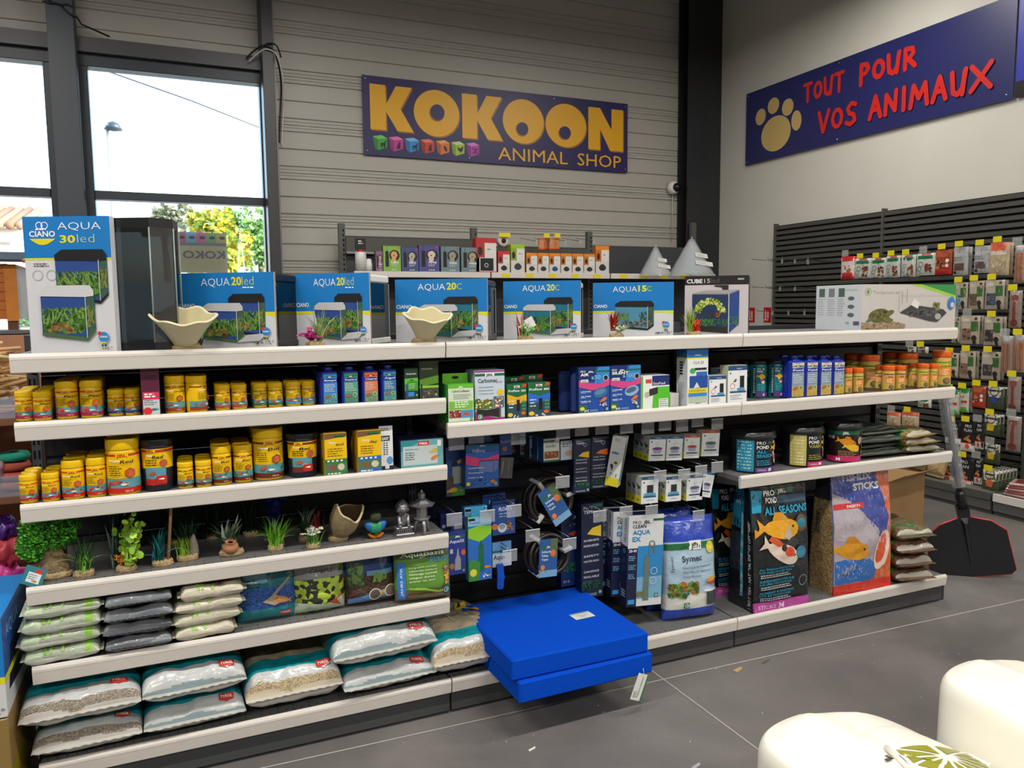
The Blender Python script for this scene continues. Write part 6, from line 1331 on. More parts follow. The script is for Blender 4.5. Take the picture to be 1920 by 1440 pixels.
def art_tort_side(c, W, h):
    c.rect(0, 0, W, h, H('cdd0d4'))
    for k in range(3): c.rect(W*(.07+.22*k), h*.74, W*(.2+.22*k), h*.93, H('4a5a4c') if k != 1 else H('7a7a7e')); c.lines(W*(.05+.22*k), h*.68, W*.17, 8, h*.05, h*.015, H('9a9a9e')); c.ell(W*(.78), h*(.7-.18*k), W*.07, h*.045, H('5a5c5e'))
    c.ring(W*.68, h*.89, W*.014, W*.004, H('5a9a4a')); c.text('Tortarium', W*.72, h*.87, h*.05, H('9ab89a'), w=W*.2); c.rect(W*.84, h*.12, W*.96, h*.2, H('556')); c.text('CE', W*.68, h*.14, h*.05, H('444'), w=W*.07)
P0, P1, P2 = at_y(1528, 616, .42), at_y(1619, 618, .06), at_y(1788, 613, .16)
ang = math.radians(-3); t = thing('terrarium_carton', 'long white turtle tank carton standing at the right end of the top shelf', 'box', (P1.x, .075, TOP), ang)
Lx = .60; m = MB(); m.box(0, Lx, 0, .30, 0, .218, H('cfcfcf'), 'card', .001); c = front(m, 0, Lx, -.0001, 0, .218); art_tort(c, Lx, .218); c = leftside(m, -.0001, 0, .30, 0, .218); art_tort_side(c, .30, .218); m.build('carton', t)

# ---------------------------------------------------------------- clam bowls and little plants in front of the tanks
def clam(label, u, v, y, s, rz):
    p = at_y(u, v, y); t = thing('clam_shell_bowl', label, 'bowl', (p.x, y, TOP), rz, 'clam shell bowls on the top shelf')
    b = MB(); pebble_base(b, .050*s, .036*s, .018, seed=int(u)); b.build('pebble_base', t)
    def prof(a, c, th=0):
        ang = 2*PI*a
        # rim: six flutes, pointed to the left and right
        fl = 1+.05*math.cos(ang*6+.5)*c; ex = (.050+.030*c)*(1+.22*abs(math.cos(ang))**3*c)*fl-th; ey = (.040+.040*c)*fl-th
        if c < .05: ex *= .75; ey *= .75
        z = .016+.102*c+.005*math.cos(ang*6+.5)*c*c
        k = .58+.42*c**.7
        return Vector((ex*k*math.cos(ang), ey*k*math.sin(ang), z))*1.0
    SC = H('d8cfa8')
    b = MB(); b.T = Matrix.Scale(s, 4) @ Matrix.Rotation(.36, 4, 'X')
    b.grid(lambda a, c: prof(a, c), 72, 16, SC, 'shell'); b.grid(lambda a, c: prof(a, c, .010)+Vector((0, 0, .004*(1-c))), 72, 16, H('c8bd94'), 'shell', flip=True)
    b.grid(lambda a, c: prof(a, 1).lerp(prof(a, 1, .010), c)+Vector((0, 0, .004*math.sin(PI*c))), 72, 4, SC, 'shell'); b.build('shell', t)
    b = MB(); tuft(b, (.040*s, .02, .01), 10, .06, .0035, DG, seed=4); b.build('green_blades', t)
clam('left cream clam shell bowl, in front of the second tank box', 347, 652, .055, 1.0, 0)
clam('cream clam shell bowl on a pebble base, in front of the middle tank boxes', 795, 641, .055, .93, .1)
def top_plant(label, u, v, y=.03):
    p = at_y(u, v, y); t = thing('plastic_plant', label, 'plastic plant', (p.x, y, TOP), 0, 'small plastic plants on the top shelf'); b = MB(); pebble_base(b, .031, .022, .017, seed=int(u)); b.build('pebble_base', t); return t
t = top_plant('small plastic plant with magenta fronds and striped white blades', 591, 650, .028)
b = MB(); sprigs(b, (-.014, 0, .015), 16, .06, H('7a2a5a'), [H('c83a8a'), H('a82a78'), H('e060a8')], seed=2, lr=.004, per=16, spread=1.1, ex=1.5); b.build('magenta_fronds', t)
b = MB(); tuft(b, (.012, 0, .015), 34, .115, .0028, [H('d0d8b8'), H('9ab860'), H('b8c890'), H('7a9a44')], seed=3, spread=.006, bend=(.05, 1.1)); b.build('striped_blades', t)
t = top_plant('small plastic plant with white flowers and dark red spikes behind', 985, 639)
b = MB(); sprigs(b, (0, 0, .015), 34, .06, H('6aa04a'), [H('dcdcd0'), H('7ab84a'), H('8ac85a'), H('c8d8b0')], seed=5, lr=.0034, per=14, spread=1.0); tuft(b, (0, 0, .012), 30, .05, .003, [H('7ac04a')], seed=6); b.build('white_flowers', t)
b = MB(); tuft(b, (-.010, .010, .012), 12, .11, .004, [H('a82a20'), H('c8402a')], seed=7, bend=(.05, .7)); b.build('red_spikes', t)
b = MB(); b.T = Matrix.Translation((.03, .0, .05)) @ Matrix.Rotation(-.5, 4, 'Y'); b.box(-.018, .018, 0, .001, 0, .04, H('e0e0dc'), 'card'); b.build('price_tag', t)
t = top_plant('small plastic plant with tall red spikes over white blossoms', 1156, 633)
b = MB(); tuft(b, (-.012, .004, .030), 30, .085, .0045, [H('b8281c'), H('d84a34'), H('8a1c18')], seed=8, bend=(.05, .9), spread=.006); b.build('red_spikes', t)
b = MB(); sprigs(b, (.008, -.004, .012), 30, .05, H('5a9a3a'), [H('e4e4dc'), H('d0d4c0'), H('5a9a34')], seed=9, lr=.0036, per=13, spread=.95); b.build('white_blossoms', t)
t = top_plant('small plastic plant with yellow green grass and bright red leaf', 1300, 629)
b = MB(); tuft(b, (-.014, 0, .012), 44, .105, .0028, [H('8aa82a'), H('a8c040'), H('6a8a24')], seed=10, bend=(.1, .9), spread=.006); b.build('grass_blades', t)
b = MB(); rg = random.Random(2); [blade(b, (.010+rg.gauss(0, .006), -.006, .02), rg.uniform(-.8, 3.6), rg.uniform(.2, 1.4), rg.uniform(.045, .07), .009, rg.choice([H('d82a1c'), H('e83a24'), H('b81c18')])) for _ in range(16)]; b.build('red_leaves', t)
# ================================================================ goods hanging on hooks in the middle bay
G_H = 'display hooks in the middle bay'
_HK = []
HN = [0]
def hook(u, v, y=.07, w=.062, h=.048, yel=False, grp=G_H, label=None, back=.50):
    """ a steel prong from the back panel with a clear price holder at its tip; u, v = middle of the holder """
    p = at_y(u, v, y); HN[0] += 1
    lab = label or 'steel display hook with clear price holder in the middle bay, %s' % HOOKPOS(u, v)
    if _HK and not yel: return dup(_HK[0], lab, (p.x, y, p.z))
    t = thing('display_hook', lab, 'hook', (p.x, y, p.z), 0, grp)
    m = MB(); m.tube([(0, back-y, .012), (0, .012, .012), (0, .002, .028)], .0026, H('8f9090'), 'chrome'); m.tube([(0, back-y, .028), (0, .004, .028)], .0018, H('8f9090'), 'chrome'); m.build('prong', t)
    m = MB(); m.box(-w/2, w/2, 0, .0012, -h/2, h/2, H('c8ccd0'), 'clear'); m.box(-w/2, w/2, -.001, .003, h/2-.003, h/2, H('d8dce0'), 'plastic'); m.build('price_holder', t)
    _HK.append(t); return t
def HOOKPOS(u, v):
    r = 'top row' if v < 870 else 'middle row' if v < 935 else 'lower row' if v < 1000 else 'bottom row'
    r2 = 'left end' if u < 880 else 'left part' if u < 960 else 'centre' if u < 1110 else 'right part' if u < 1210 else 'right end'
    HP[r+r2] = HP.get(r+r2, 0)+1
    return '%s, %s, %s' % (r, r2, ORD[HP[r+r2]-1])
HP = {}
def hang_box(name, label, cat, u0, u1, vt, vb, y, dep, side, art, roll=0.0, yaw=0.0, sideart=None, group='goods hanging in the middle bay', bev=.001, tab=None, mt='card', pitch=0.0):
    x0, x1 = at_y(u0, (vt+vb)/2, y).x, at_y(u1, (vt+vb)/2, y).x; zt = at_y((u0+u1)/2, vt, y).z; zb_ = at_y((u0+u1)/2, vb, y).z; w_, h = x1-x0, zt-zb_
    w_ = w_/max(.3, math.cos(yaw))
    t = thing(name, label, cat, ((x0+x1)/2, y, zt), 0, group); t.rotation_euler = (pitch, roll, yaw)
    m = MB(); m.box(-w_/2, w_/2, 0, dep, -h, 0, side, mt, bev); c = front(m, -w_/2+.0005, w_/2-.0005, -.0001, -h+.0005, -.0005, mt=mt, lift=.00015); art(c, c.w, c.h)
    if sideart: s = leftside(m, -w_/2-.0001, 0, dep, -h, 0, mt=mt); sideart(s, s.w, s.h)
    m.build('carton' if dep > .012 else 'card', t)
    if tab is not None:
        m = MB(); m.box(-w_*.3, w_*.3, dep*.5, dep*.5+.001, 0, .035, tab, 'card'); m.build('hang_tab', t)
    return t
def art_nbox(c, W, h):
    c.rect(0, 0, W, h, H('2a5fb0')); c.rect(0, h*.85, W, h, H('2f7ac8')); c.rect(0, h*.955, W, h*.985, H('1f6b4a')); c.text('JBL', W*.5, h*.955, h*.03, H('eee'), w=W*.2, bold=.03, anchor='c'); c.text('NBox', W*.2, h*.82, h*.085, H('e0eaf4'), w=W*.38, bold=.01)
    c.poly([(0, h*.56), (W*.5, h*.48), (W, h*.62), (W, h*.76), (W*.5, h*.66), (0, h*.76)], H('d83a7a')); c.poly([(W*.36, h*.38), (W*.82, h*.34), (W*.98, h*.42), (W*.98, h*.64), (W*.4, h*.62)], H('6a7ab8')); [c.poly([a, (a[0]+W*.012, a[1]), (b_[0]+W*.012, b_[1]), b_], H('1c2440')) for a, b_ in (((W*.36, h*.38), (W*.4, h*.62)), ((W*.82, h*.34), (W*.84, h*.6)), ((W*.97, h*.42), (W*.98, h*.64)))]
    c.rect(W*.4, h*.61, W*.98, h*.63, H('1c2440'))
    for k, s in enumerate(('Netzablaichkasten', 'Net spawning box', 'Pondoir en filet')): c.text(s, W*.08, h*(.45-.11*k), h*.035, H('fff'), w=W*.45)
    c.leaves(W*.02, h*.03, W*.98, h*.2, 10, [H('3a7ac8'), H('1f4a9a')], W*.1, kind='blob'); c.ell(W*.08, h*.1, W*.06, h*.045, H('e8d02a')); c.ell(W*.82, h*.13, W*.07, h*.04, H('e8742a')); qlogo(c, W*.9, h*.08, W*.05)
def art_fishcard(c, W, h):
    c.rect(0, 0, W, h, H('1f4fa0')); c.rect(W*.35, h*.25, W, h*.6, H('a8b4a8')); c.poly([(W*.2, 0), (W, 0), (W, h*.32), (W*.6, h*.12)], H('3f9a34')); c.fish(W*.85, h*.72, W*.5, H('e8c42a'), -1, .5); c.ell(W*.45, h*.66, W*.15, W*.15, H('2a2a28')); c.rect(0, h*.05, W*.4, h*.4, H('5a4a3a')); c.fish(W*.3, h*.12, W*.6, H('e8b82a'), 1, .2); qlogo(c, W*.8, h*.1, W*.08)
def art_temp(tail='SICHERHEITS'):
    def a(c, W, h):
        c.rect(0, 0, W, h, H('1a2240')); c.text('PRO', W*.1, h*.94, h*.03, H('dde'), w=W*.4); c.text('TEMP', W*.1, h*.895, h*.035, H('dde'), w=W*.5, bold=.02); c.rect(W*.5, h*.955, W*.95, h*.985, H('2a6a5a')); c.ring(W*.65, h*.88, W*.1, W*.02, H('c8d0d8')); c.poly([(W*.25, h*.68), (W*.9, h*.64), (W*.9, h*.76), (W*.5, h*.74)], H('e8c42a') if tail[0] == 'S' else H('e8742a'))
        for k, s in enumerate((tail, 'REGELHEIZER', '', 'SAFETY', 'HEATER-REGU', '', 'CHAUFFAGE', 'REGLABLE')):
            if s: c.text(s, W*.1, h*(.6-.055*k), h*.022, H('e0e4ea'), w=W*.7, bold=.01)
        c.leaves(0, h*.08, W, h*.18, 24, [H('2f7a4a'), H('1f5a3a')], W*.16); c.rect(W*.1, h*.02, W*.7, h*.05, H('6a7a9a')); qlogo(c, W*.85, h*.05, W*.08)
    return a
def art_filt(kind, low='E8'):
    def a(c, W, h):
        c.rect(0, 0, W, h, H('dfe3e6')); c.rect(0, h*.88, W, h, H('24507c') if kind < 4 else H('a84a34')); c.text('ciano', W*.55, h*.92, h*.04, H('fff'), w=W*.35, anchor='c'); c.ell(W*.14, h*.78, W*.05, h*.035, H('556'), 8)
        if kind < 2: c.rect(W*.32, h*.34, W*.7, h*.68, H('2c2c2e')); c.ell(W*.5, h*.34, W*.38, h*.06, H('5a9ac0')); c.rect(W*.12, h*.22, W*.88, h*.29, H('2a5a80'))
        else:
            cc = {2: H('7a3a7a'), 3: H('4a5a7a'), 4: H('c8402c'), 5: H('3a6a5a')}[kind]
            c.poly([(W*.18, h*.5), (W*.82, h*.5), (W*.7, h*.3), (W*.3, h*.3)], H('a8a8c0')); c.ell(W*.5, h*.5, W*.3, h*.06, cc); c.ring(W*.46, h*.66, W*.04, W*.012, H('99a')); c.ring(W*.58, h*.70, W*.03, W*.01, H('99a')); c.rect(W*.15, h*.2, W*.85, h*.25, H('2a3a5a'))
        c.lines(W*.3, h*.12, W*.45, 1, .01, h*.02, H('99a'))
    return a
def side_filt(c, W, h):
    c.rect(0, 0, W, h, H('b8bcae')); c.rect(0, 0, W, h*.28, H('d8d030')); c.poly([(W*.1, h*.75), (W*.9, h*.6), (W*.5, h*.5)], H('3c4a34')); c.leaves(W*.1, h*.3, W*.9, h*.45, 6, [H('4a6a2a')], W*.3); c.rect(W*.3, h*.08, W*.6, h*.18, H('8a8a20'))
def art_plain(base, *marks):
    def a(c, W, h):
        c.rect(0, 0, W, h, base)
        for (x0, y0, x1, y1, cl_) in marks: c.rect(W*x0, h*y0, W*x1, h*y1, cl_)
    return a
# back layer first
hang_box('fish_net_card', 'blue card with yellow fish and green foot at left end of the hook wall', 'card', 836, 871, 838, 930, .22, .02, H('1c3a6a'), art_fishcard)
hang_box('net_box_carton', 'blue carton with pink wave picturing a net breeding box', 'box', 874, 937, 833, 914, .16, .05, H('1c3f86'), art_nbox, roll=.03, tab=H('24508a'))
hang_box('net_box_carton', 'blue carton hanging behind the net breeding box carton', 'box', 868, 925, 822, 880, .24, .05, H('1c3f86'), art_plain(H('1f4484')))
hang_box('accessory_bag', 'small blue bag right of the net breeding box carton', 'bag', 937, 960, 815, 853, .2, .02, H('24468e'), lambda c, W, h: (c.rect(0, 0, W, h, H('2a4f9a')), c.text('FLOATY', W*.1, h*.6, h*.12, H('dde'), w=W*.8), c.ell(W*.4, h*.3, W*.2, h*.12, H('c87a4a'))))
t = thing('brush_pack', 'clear pack with slim yellowish brushes hanging left of the centre', 'pack', (at_y(952, 858, .22).x, .22, at_y(952, 858, .22).z), .0, 'goods hanging in the middle bay'); t.rotation_euler = (0, .12, 0)
m = MB(); m.box(-.028, .028, 0, .012, -.085, 0, H('9a9a9a'), 'clear'); m.build('bag', t)
m = MB(); [m.tube([(x, .006, -.075), (x+.002, .006, -.012)], .004, c_, 'matte') for x, c_ in ((-.018, H('a89040')), (-.004, H('44484a')), (.010, H('666a6c')), (.02, H('44484a')))]; m.build('brush_bundle', t)
for k in range(5):
    hang_box('medicine_carton', 'small white and green carton in the centre hook row, %s from the front' % ORD[k], 'box', 1019-10*k-k*k*1.5, 1049-11*k-k*k*1.5, 822-3*k, 866-4*k, .13+.062*k, .05, H('7f8f84'), lambda c, W, h: (c.rect(0, 0, W, h, H('ccd2c8')), c.rect(0, h*.86, W*.7, h*.92, H('1f6b3c')), c.text('JBL', W*.5, h*.85, h*.07, H('222'), w=W*.2, bold=.03), c.text('Iombi', W*.15, h*.62, h*.13, H('4a5a54'), w=W*.6, bold=.01), c.rect(W*.05, h*.15, W*.95, h*.45, H('8a4a34')), c.leaves(W*.08, h*.18, W*.9, h*.42, 8, [H('c86a3a'), H('d8a03a'), H('5a6a3a')], W*.1, kind='blob'), c.rect(0, 0, W, h*.08, H('1f6b3c'))), group='small white and green cartons on one hook', sideart=art_plain(H('24508a')))
hang_box('medicine_carton', 'small pale blue and white carton right of the white green ones', 'box', 1051, 1079, 826, 862, .15, .05, H('8a9aa8'), lambda c, W, h: (c.rect(0, 0, W, h, H('b8ccd8')), c.rect(0, h*.7, W, h, H('dde4e8')), c.ell(W*.55, h*.35, W*.3, h*.15, H('c89a7a')), c.lines(W*.1, h*.8, W*.7, 2, h*.1, h*.05, H('456'))))
hang_box('heater_carton', 'tall dark blue heater carton with yellow mark in the centre', 'box', 1077, 1108, 822, 924, .13, .05, H('141a34'), art_temp('SICHERHEITS'), roll=.02)
hang_box('heater_carton', 'tall dark blue heater carton with orange mark in the centre', 'box', 1109, 1143, 818, 915, .15, .05, H('141a34'), art_temp('AKTIV'), roll=.02)
def art_tube(c, W, h):
    c.rect(0, 0, W, h, H('d8dad4')); c.rect(0, 0, W, h*.17, H('d8cc24')); c.lines(W*.2, h*.93, W*.6, 2, h*.03, h*.01, H('556')); c.ell(W*.4, h*.66, W*.3, h*.025, H('5a8aa8')); c.ell(W*.55, h*.47, W*.14, h*.03, H('6a6a24')); c.poly([(W*.15, h*.42), (W*.35, h*.3), (W*.42, h*.4), (W*.3, h*.44)], H('2c2c40')); c.leaves(W*.15, h*.18, W*.8, h*.26, 10, [H('3f7a2a')], W*.2)
def side_tube(c, W, h): c.rect(0, 0, W, h, H('ccd0cc'))
x_ = at_y(1162, 818, .10)
t = thing('filter_tube_carton', 'long slanted white carton with a black filter window hanging in the centre', 'box', (x_.x, .10, x_.z), 0, 'goods hanging in the middle bay'); t.rotation_euler = (.0, .17, -.75)
m = MB(); m.box(-.028, .028, 0, .055, -.215, 0, H('cfd2ce'), 'card', .001); c = front(m, -.028, .028, -.0001, -.215, 0); art_tube(c, .056, .215); s = rightside(m, .0281, 0, .055, -.215, 0); s.rect(0, 0, .055, .215, H('d0d4d2')); s.poly([(.018, .06), (.038, .06), (.038, .18), (.03, .195), (.026, .18), (.018, .18)], H('24262a')); s.rect(.006, .02, .05, .06, H('5a9ac0')); m.build('carton', t)
FR_ = [(1218, 1249, 818, 864, 2), (1251, 1281, 817, 863, 3), (1284, 1313, 815, 859, 4), (1317, 1350, 806, 855, 5)]
FR2 = [(1203, 1235, 893, 944, 0), (1249, 1278, 893, 940, 1), (1288, 1318, 890, 938, 3)]
for r, rows in enumerate((FR_, FR2)):
    for i, (a, b_, c_, d_, k) in enumerate(rows):
        for q in range(3):
            if q == 2 and i not in (0, 3): continue
            hang_box('filter_cartridge_carton', 'small white cartridge carton, %s hook of %s row, %s' % (ORD[i], 'upper' if r == 0 else 'lower', ('in front', 'one behind', 'two behind')[q]), 'box', a-9*q, b_-9*q, c_-2*q, d_-3*q, .10+.058*q, .045, H('b0b4a8'), art_filt(k), roll=.06 if r == 0 else .03, group='small cartridge cartons on hooks', sideart=side_filt)
hang_box('filter_cartridge_carton', 'slanted blue sided cartridge carton at the right end of lower row', 'box', 1320, 1341, 884, 932, .10, .05, H('1f3f6a'), art_filt(3), roll=.22, group='small cartridge cartons on hooks')
# hose coils
def coil(label, u, v, y, R_, card_u, card_v, cw, chh, croll):
    p = at_y(u, v, y); t = thing('hose_coil', label, 'hose', (p.x, y, p.z), 0, 'coils of black hose'); m = MB(); pts = []
    rg = random.Random(int(v))
    for k in range(240):
        a = k*2*PI/40; rr = R_*(.86+.13*math.sin(k*.026*PI)+.03*math.sin(a*2+1)); pts.append((rr*math.cos(a), .03*math.sin(k*.11)+.012*math.sin(a), rr*math.sin(a)*.98))
    m.tube(pts, .0095, H('211c1a'), 'rubber', n=8); m.build('hose', t)
    for q, a in enumerate((.3, 2.2, 4.0)):
        m = MB(); m.T = Matrix.Rotation(-a, 4, 'Y') @ Matrix.Translation((R_*.88, 0, 0)); m.box(-.020, .020, -.045, .045, -.008, .008, H('c8c8c4'), 'card', .002); m.build('tie', t)
    q = at_y(card_u, card_v, y-.062); m = MB(); m.T = Matrix.Translation((q.x-p.x, -.062, q.z-p.z)) @ Matrix.Rotation(croll, 4, 'Y'); m.box(-cw/2, cw/2, 0, .0015, -chh/2, chh/2, H('2a5a9a'), 'card')
    c = front(m, -cw/2, cw/2, -.0001, -chh/2, chh/2); W, h = c.w, c.h; c.rect(0, h*.76, W, h*.83, H('1f6b4a')); c.text('JBL', W*.5, h*.765, h*.05, H('ddd'), w=W*.22, bold=.03, anchor='c'); c.rect(W*.6, h*.5, W, h, H('5a6a4a')); c.ell(W*.75, h*.62, W*.16, h*.09, H('d8744a'))
    for k, s in enumerate(('Schlauch', 'Tubing', 'Tuyau')): c.text(s, W*.12, h*(.64-.1*k), h*.06, H('e4ecf4'), w=W*(.5 if k == 0 else .36), bold=.02)
    c.rect(0, 0, W, h*.18, H('7aa8d0')); c.ell(W*.2, h*.26, W*.12, h*.07, H('e8803a')); c.leaves(W*.05, h*.1, W*.45, h*.2, 8, [H('d8b04a'), H('5a8a4a')], W*.1); m.build('card', t)
coil('upper coil of black hose with a slanted blue card', 1028, 937, .20, .098, 1040, 946, .086, .165, -.52)
coil('lower coil of black hose with an upright blue card', 1026, 1040, .15, .088, 1028, 1046, .080, .155, .04)
# lower left group
def art_sil(c, W, h): c.rect(0, 0, W, h, H('2c3a8e')); c.rect(0, h*.86, W, h*.91, H('1f6b4a')); c.text('JBL', W*.55, h*.86, h*.04, H('eee'), w=W*.3, bold=.03, anchor='c'); c.text('AquaSil', W*.08, h*.74, h*.075, H('eef'), w=W*.8, bold=.01); c.poly([(W*.35, h*.1), (W*.7, h*.1), (W*.7, h*.35), (W*.6, h*.45), (W*.57, h*.6), (W*.52, h*.6), (W*.48, h*.45), (W*.38, h*.35)], H('9aa0a8')); c.ell(W*.85, h*.5, W*.12, h*.07, H('d8603a')); c.ell(W*.2, h*.2, W*.14, h*.07, H('b8743a')); c.rect(W*.1, h*.5, W*.26, h*.6, H('ccd')); qlogo(c, W*.85, h*.08, W*.07)
def art_silver(c, W, h): c.rect(0, 0, W, h, H('2a6ac0')); c.rect(0, h*.86, W, h, H('8ac4e4')); c.rect(W*.02, h*.94, W*.3, h*.98, H('222')); c.text('ProSilver+', W*.06, h*.89, h*.04, H('24508a'), w=W*.5, bold=.01); c.poly([(0, h*.68), (W*.5, h*.6), (W, h*.72), (W, h*.84), (W*.5, h*.86), (0, h*.82)], H('8ac82a')); c.rect(W*.42, h*.14, W*.66, h*.56, H('1f6a44')); c.rect(W*.5, h*.5, W*.58, h*.62, H('1f5a3c')); c.poly([(0, 0), (W*.45, 0), (W*.5, h*.28), (W*.2, h*.34), (0, h*.3)], H('3f8a3a')); c.ell(W*.2, h*.13, W*.15, h*.06, H('e8dc4a')); c.fish(W*.82, h*.2, W*.3, H('e8802a'), -1); c.leaves(W*.6, h*.02, W, h*.1, 6, [H('e8e8e8'), H('7a5a3a')], W*.08, kind='blob')
hang_box('silicone_card', 'dark blue card marked AquaSil hanging at the left shelf end', 'card', 840, 874, 996, 1077, .10, .03, H('1c265e'), art_sil)
hang_box('silicone_card', 'dark violet blue carton peeking behind the left shelf end, upper', 'box', 826, 856, 962, 992, .2, .05, H('2c2f7a'), art_plain(H('2f3a86'), (.4, .4, .9, .8, H('3a4a94')), (.1, .1, .3, .3, H('c8c8d8'))))
hang_box('silicone_card', 'dark violet blue carton peeking behind the left shelf end, lower', 'box', 846, 872, 970, 994, .14, .05, H('26307c'), art_plain(H('26307c'), (.2, .1, .8, .5, H('a8a8b8'))))
hang_box('cleaner_card', 'light blue and green card with a green pump, front of two', 'card', 878, 922, 968, 1088, .09, .03, H('3a8a7a'), art_silver, tab=H('3a9ac8'))
hang_box('cleaner_card', 'light blue card behind the green pump card', 'card', 872, 914, 950, 1076, .15, .03, H('2f8ac0'), art_silver)
def art_float(c, W, h): c.rect(0, 0, W, h, H('244a90')); c.rect(0, h*.9, W, h*.95, H('1c2c4a')); c.text('FLOATY', W*.28, h*.7, h*.11, H('dfe6f0'), w=W*.6, bold=.02); c.lines(W*.3, h*.6, W*.5, 2, h*.08, h*.03, H('9ab')); c.ell(W*.1, h*.25, W*.14, h*.09, H('c8744a')); c.leaves(W*.6, h*.1, W*.95, h*.4, 8, [H('c8883a'), H('8a5a4a')], W*.12, kind='blob'); c.ell(W*.42, h*.2, W*.2, h*.14, H('c8d0d8')); c.ell(W*.42, h*.24, W*.14, h*.08, H('8a94a0'))
hang_box('magnet_cleaner_card', 'blue card marked FLOATY with a grey magnet', 'card', 923, 966, 938, 1002, .17, .02, H('1c3f7a'), art_float)
hang_box('magnet_cleaner_card', 'blue card just behind the FLOATY card', 'card', 905, 948, 926, 985, .25, .02, H('1c3f7a'), art_float)
hang_box('scraper_card', 'pale blue card marked Aqua holding a blue scraper', 'card', 923, 959, 1016, 1062, .16, .008, H('4a7ab0'), lambda c, W, h: (c.rect(0, 0, W, h, H('6aa0d0')), c.rect(0, 0, W, h*.55, H('c8d4dc')), c.text('Aqua', W*.05, h*.3, h*.2, H('334'), w=W*.6, bold=.02), c.rect(0, h*.6, W*.7, h*.66, H('1f6b4a')), c.text('JBL', W*.4, h*.58, h*.1, H('222'), w=W*.25, bold=.03)))
p = at_y(937, 1062, .15); t = thing('glass_scraper', 'bright blue plastic scraper handle hanging under the Aqua card', 'scraper', (p.x, .15, p.z), 0, None)
m = MB(); m.extrude([(-.013, .01), (.013, .01), (.016, -.03), (.020, -.045), (.015, -.055), (.014, -.085), (.008, -.092), (-.008, -.092), (-.013, -.085), (-.012, -.03)], -.006, .006, H('1c5ac8'), 'plastic', 'y'); m.build('handle', t)
m = MB(); m.T = Matrix.Rotation(PI/2, 4, 'X'); m.T = Matrix.Translation((0, -.0065, -.078)) @ m.T; m.lathe([(.003, 0), (.003, .0005)], 10, H('14306a'), 'plastic'); m.build('hole', t)
hang_box('heater_carton', 'tall blue carton with red triangle under the hose coils', 'box', 1052, 1090, 958, 1098, .27, .05, H('16254e'), lambda c, W, h: (c.rect(0, 0, W, h, H('1c3468')), c.rect(0, h*.8, W, h, H('1f2c4c')), c.text('JBL', W*.6, h*.9, h*.035, H('ddd'), w=W*.3, bold=.03), c.text('e 900', W*.4, h*.8, h*.04, H('aab'), w=W*.5), c.poly([(W*.3, h*.7), (W*.75, h*.74), (W*.65, h*.66)], H('e8502a')), c.leaves(W*.1, h*.18, W, h*.3, 30, [H('2a6a3a'), H('3a8a4a')], W*.2), c.text('2+2', W*.1, h*.05, h*.03, H('dde'), w=W*.3), qlogo(c, W*.85, h*.06, W*.08)))
hang_box('heater_carton', 'tallest dark blue heater carton standing out right of the hose coils', 'box', 1090, 1131, 943, 1120, .20, .05, H('141c3c'), art_temp('SICHERHEITS'))
hang_box('heater_carton', 'dark blue carton edge left of the tallest heater carton', 'box', 1082, 1098, 950, 1108, .27, .05, H('141c3c'), art_plain(H('161e40')))
for k, (a, b_) in enumerate(((1141, 1178), (1108, 1146))): hang_box('siphon_carton', 'dark blue carton in the shade behind the white siphon cartons, %s' % ORD[k], 'box', a, b_, 950, 1080, .30, .06, H('151d3c'), art_plain(H('18213f'), (.1, .82, .9, .9, H('3a4a6a')), (.1, .1, .3, .2, H('7a8090'))))
# siphon cartons
def art_siph(c, W, h):
    c.rect(0, 0, W, h, H('dcdfe0')); c.poly([(0, 0), (W*.28, 0), (W*.28, h*.64), (0, h*.64)], H('1a2244')); c.rect(W*.28, h*.05, W, h*.66, H('2f8ac8')); c.rect(W*.28, 0, W, h*.32, H('7ab0d0')); c.rect(W*.28, 0, W, h*.08, H('d8dcdc')); c.rect(W*.7, h*.93, W, h*.955, H('1f6b3c'))
    c.text('PRO', W*.12, h*.905, h*.035, H('333'), w=W*.24); c.text('JBL', W*.42, h*.905, h*.035, H('222'), w=W*.2, bold=.02); c.text('CLEAN', W*.12, h*.86, h*.038, H('222'), w=W*.38, bold=.02); c.text('AQUA', W*.12, h*.79, h*.05, H('2a8ac8'), w=W*.5, bold=.03); c.text('EX', W*.12, h*.715, h*.052, H('2a8ac8'), w=W*.24, bold=.03); c.text('20-45', W*.03, h*.6, h*.03, H('eee'), w=W*.22, bold=.02)
    [c.lines(W*.03, h*(.55-.1*k), W*.22, 3, h*.02, h*.009, H('7ab8e0')) for k in range(3)]; c.poly([(W*.45, h*.06), (W*.62, h*.06), (W*.62, h*.5), (W*.58, h*.56), (W*.52, h*.56), (W*.48, h*.5)], H('6a7a74')); c.ring(W*.68, h*.68, W*.09, W*.025, H('6a7a78')); c.rect(W*.6, h*.55, W*.64, h*.68, H('6a7a78')); c.rect(W*.73, h*.58, W*.77, h*.68, H('6a7a78')); c.ring(W*.76, h*.38, W*.1, W*.02, H('c8d0d0')); c.ring(W*.74, h*.27, W*.1, W*.02, H('c8d0d0')); c.rect(W*.03, h*.03, W*.22, h*.08, H('3a9ad8')); c.leaves(W*.25, h*.1, W*.5, h*.16, 10, [H('5a8a34'), H('8a7a3a')], W*.12); qlogo(c, W*.84, h*.11, W*.05)
def side_siph(c, W, h):
    c.rect(0, 0, W, h, H('171f40')); c.rect(0, h*.66, W, h, H('d0d4d8')); c.text('PRO CLEAN', W*.7, h*.7, W*.3, H('222'), w=h*.26, rot=PI/2, bold=.02); [c.rect(W*.2, h*(.1+.03*k), W*.8, h*(.115+.03*k), H('a8acb8')) for k in range(3)]; c.ring(W*.5, h*.6, W*.15, W*.05, H('8ab'))
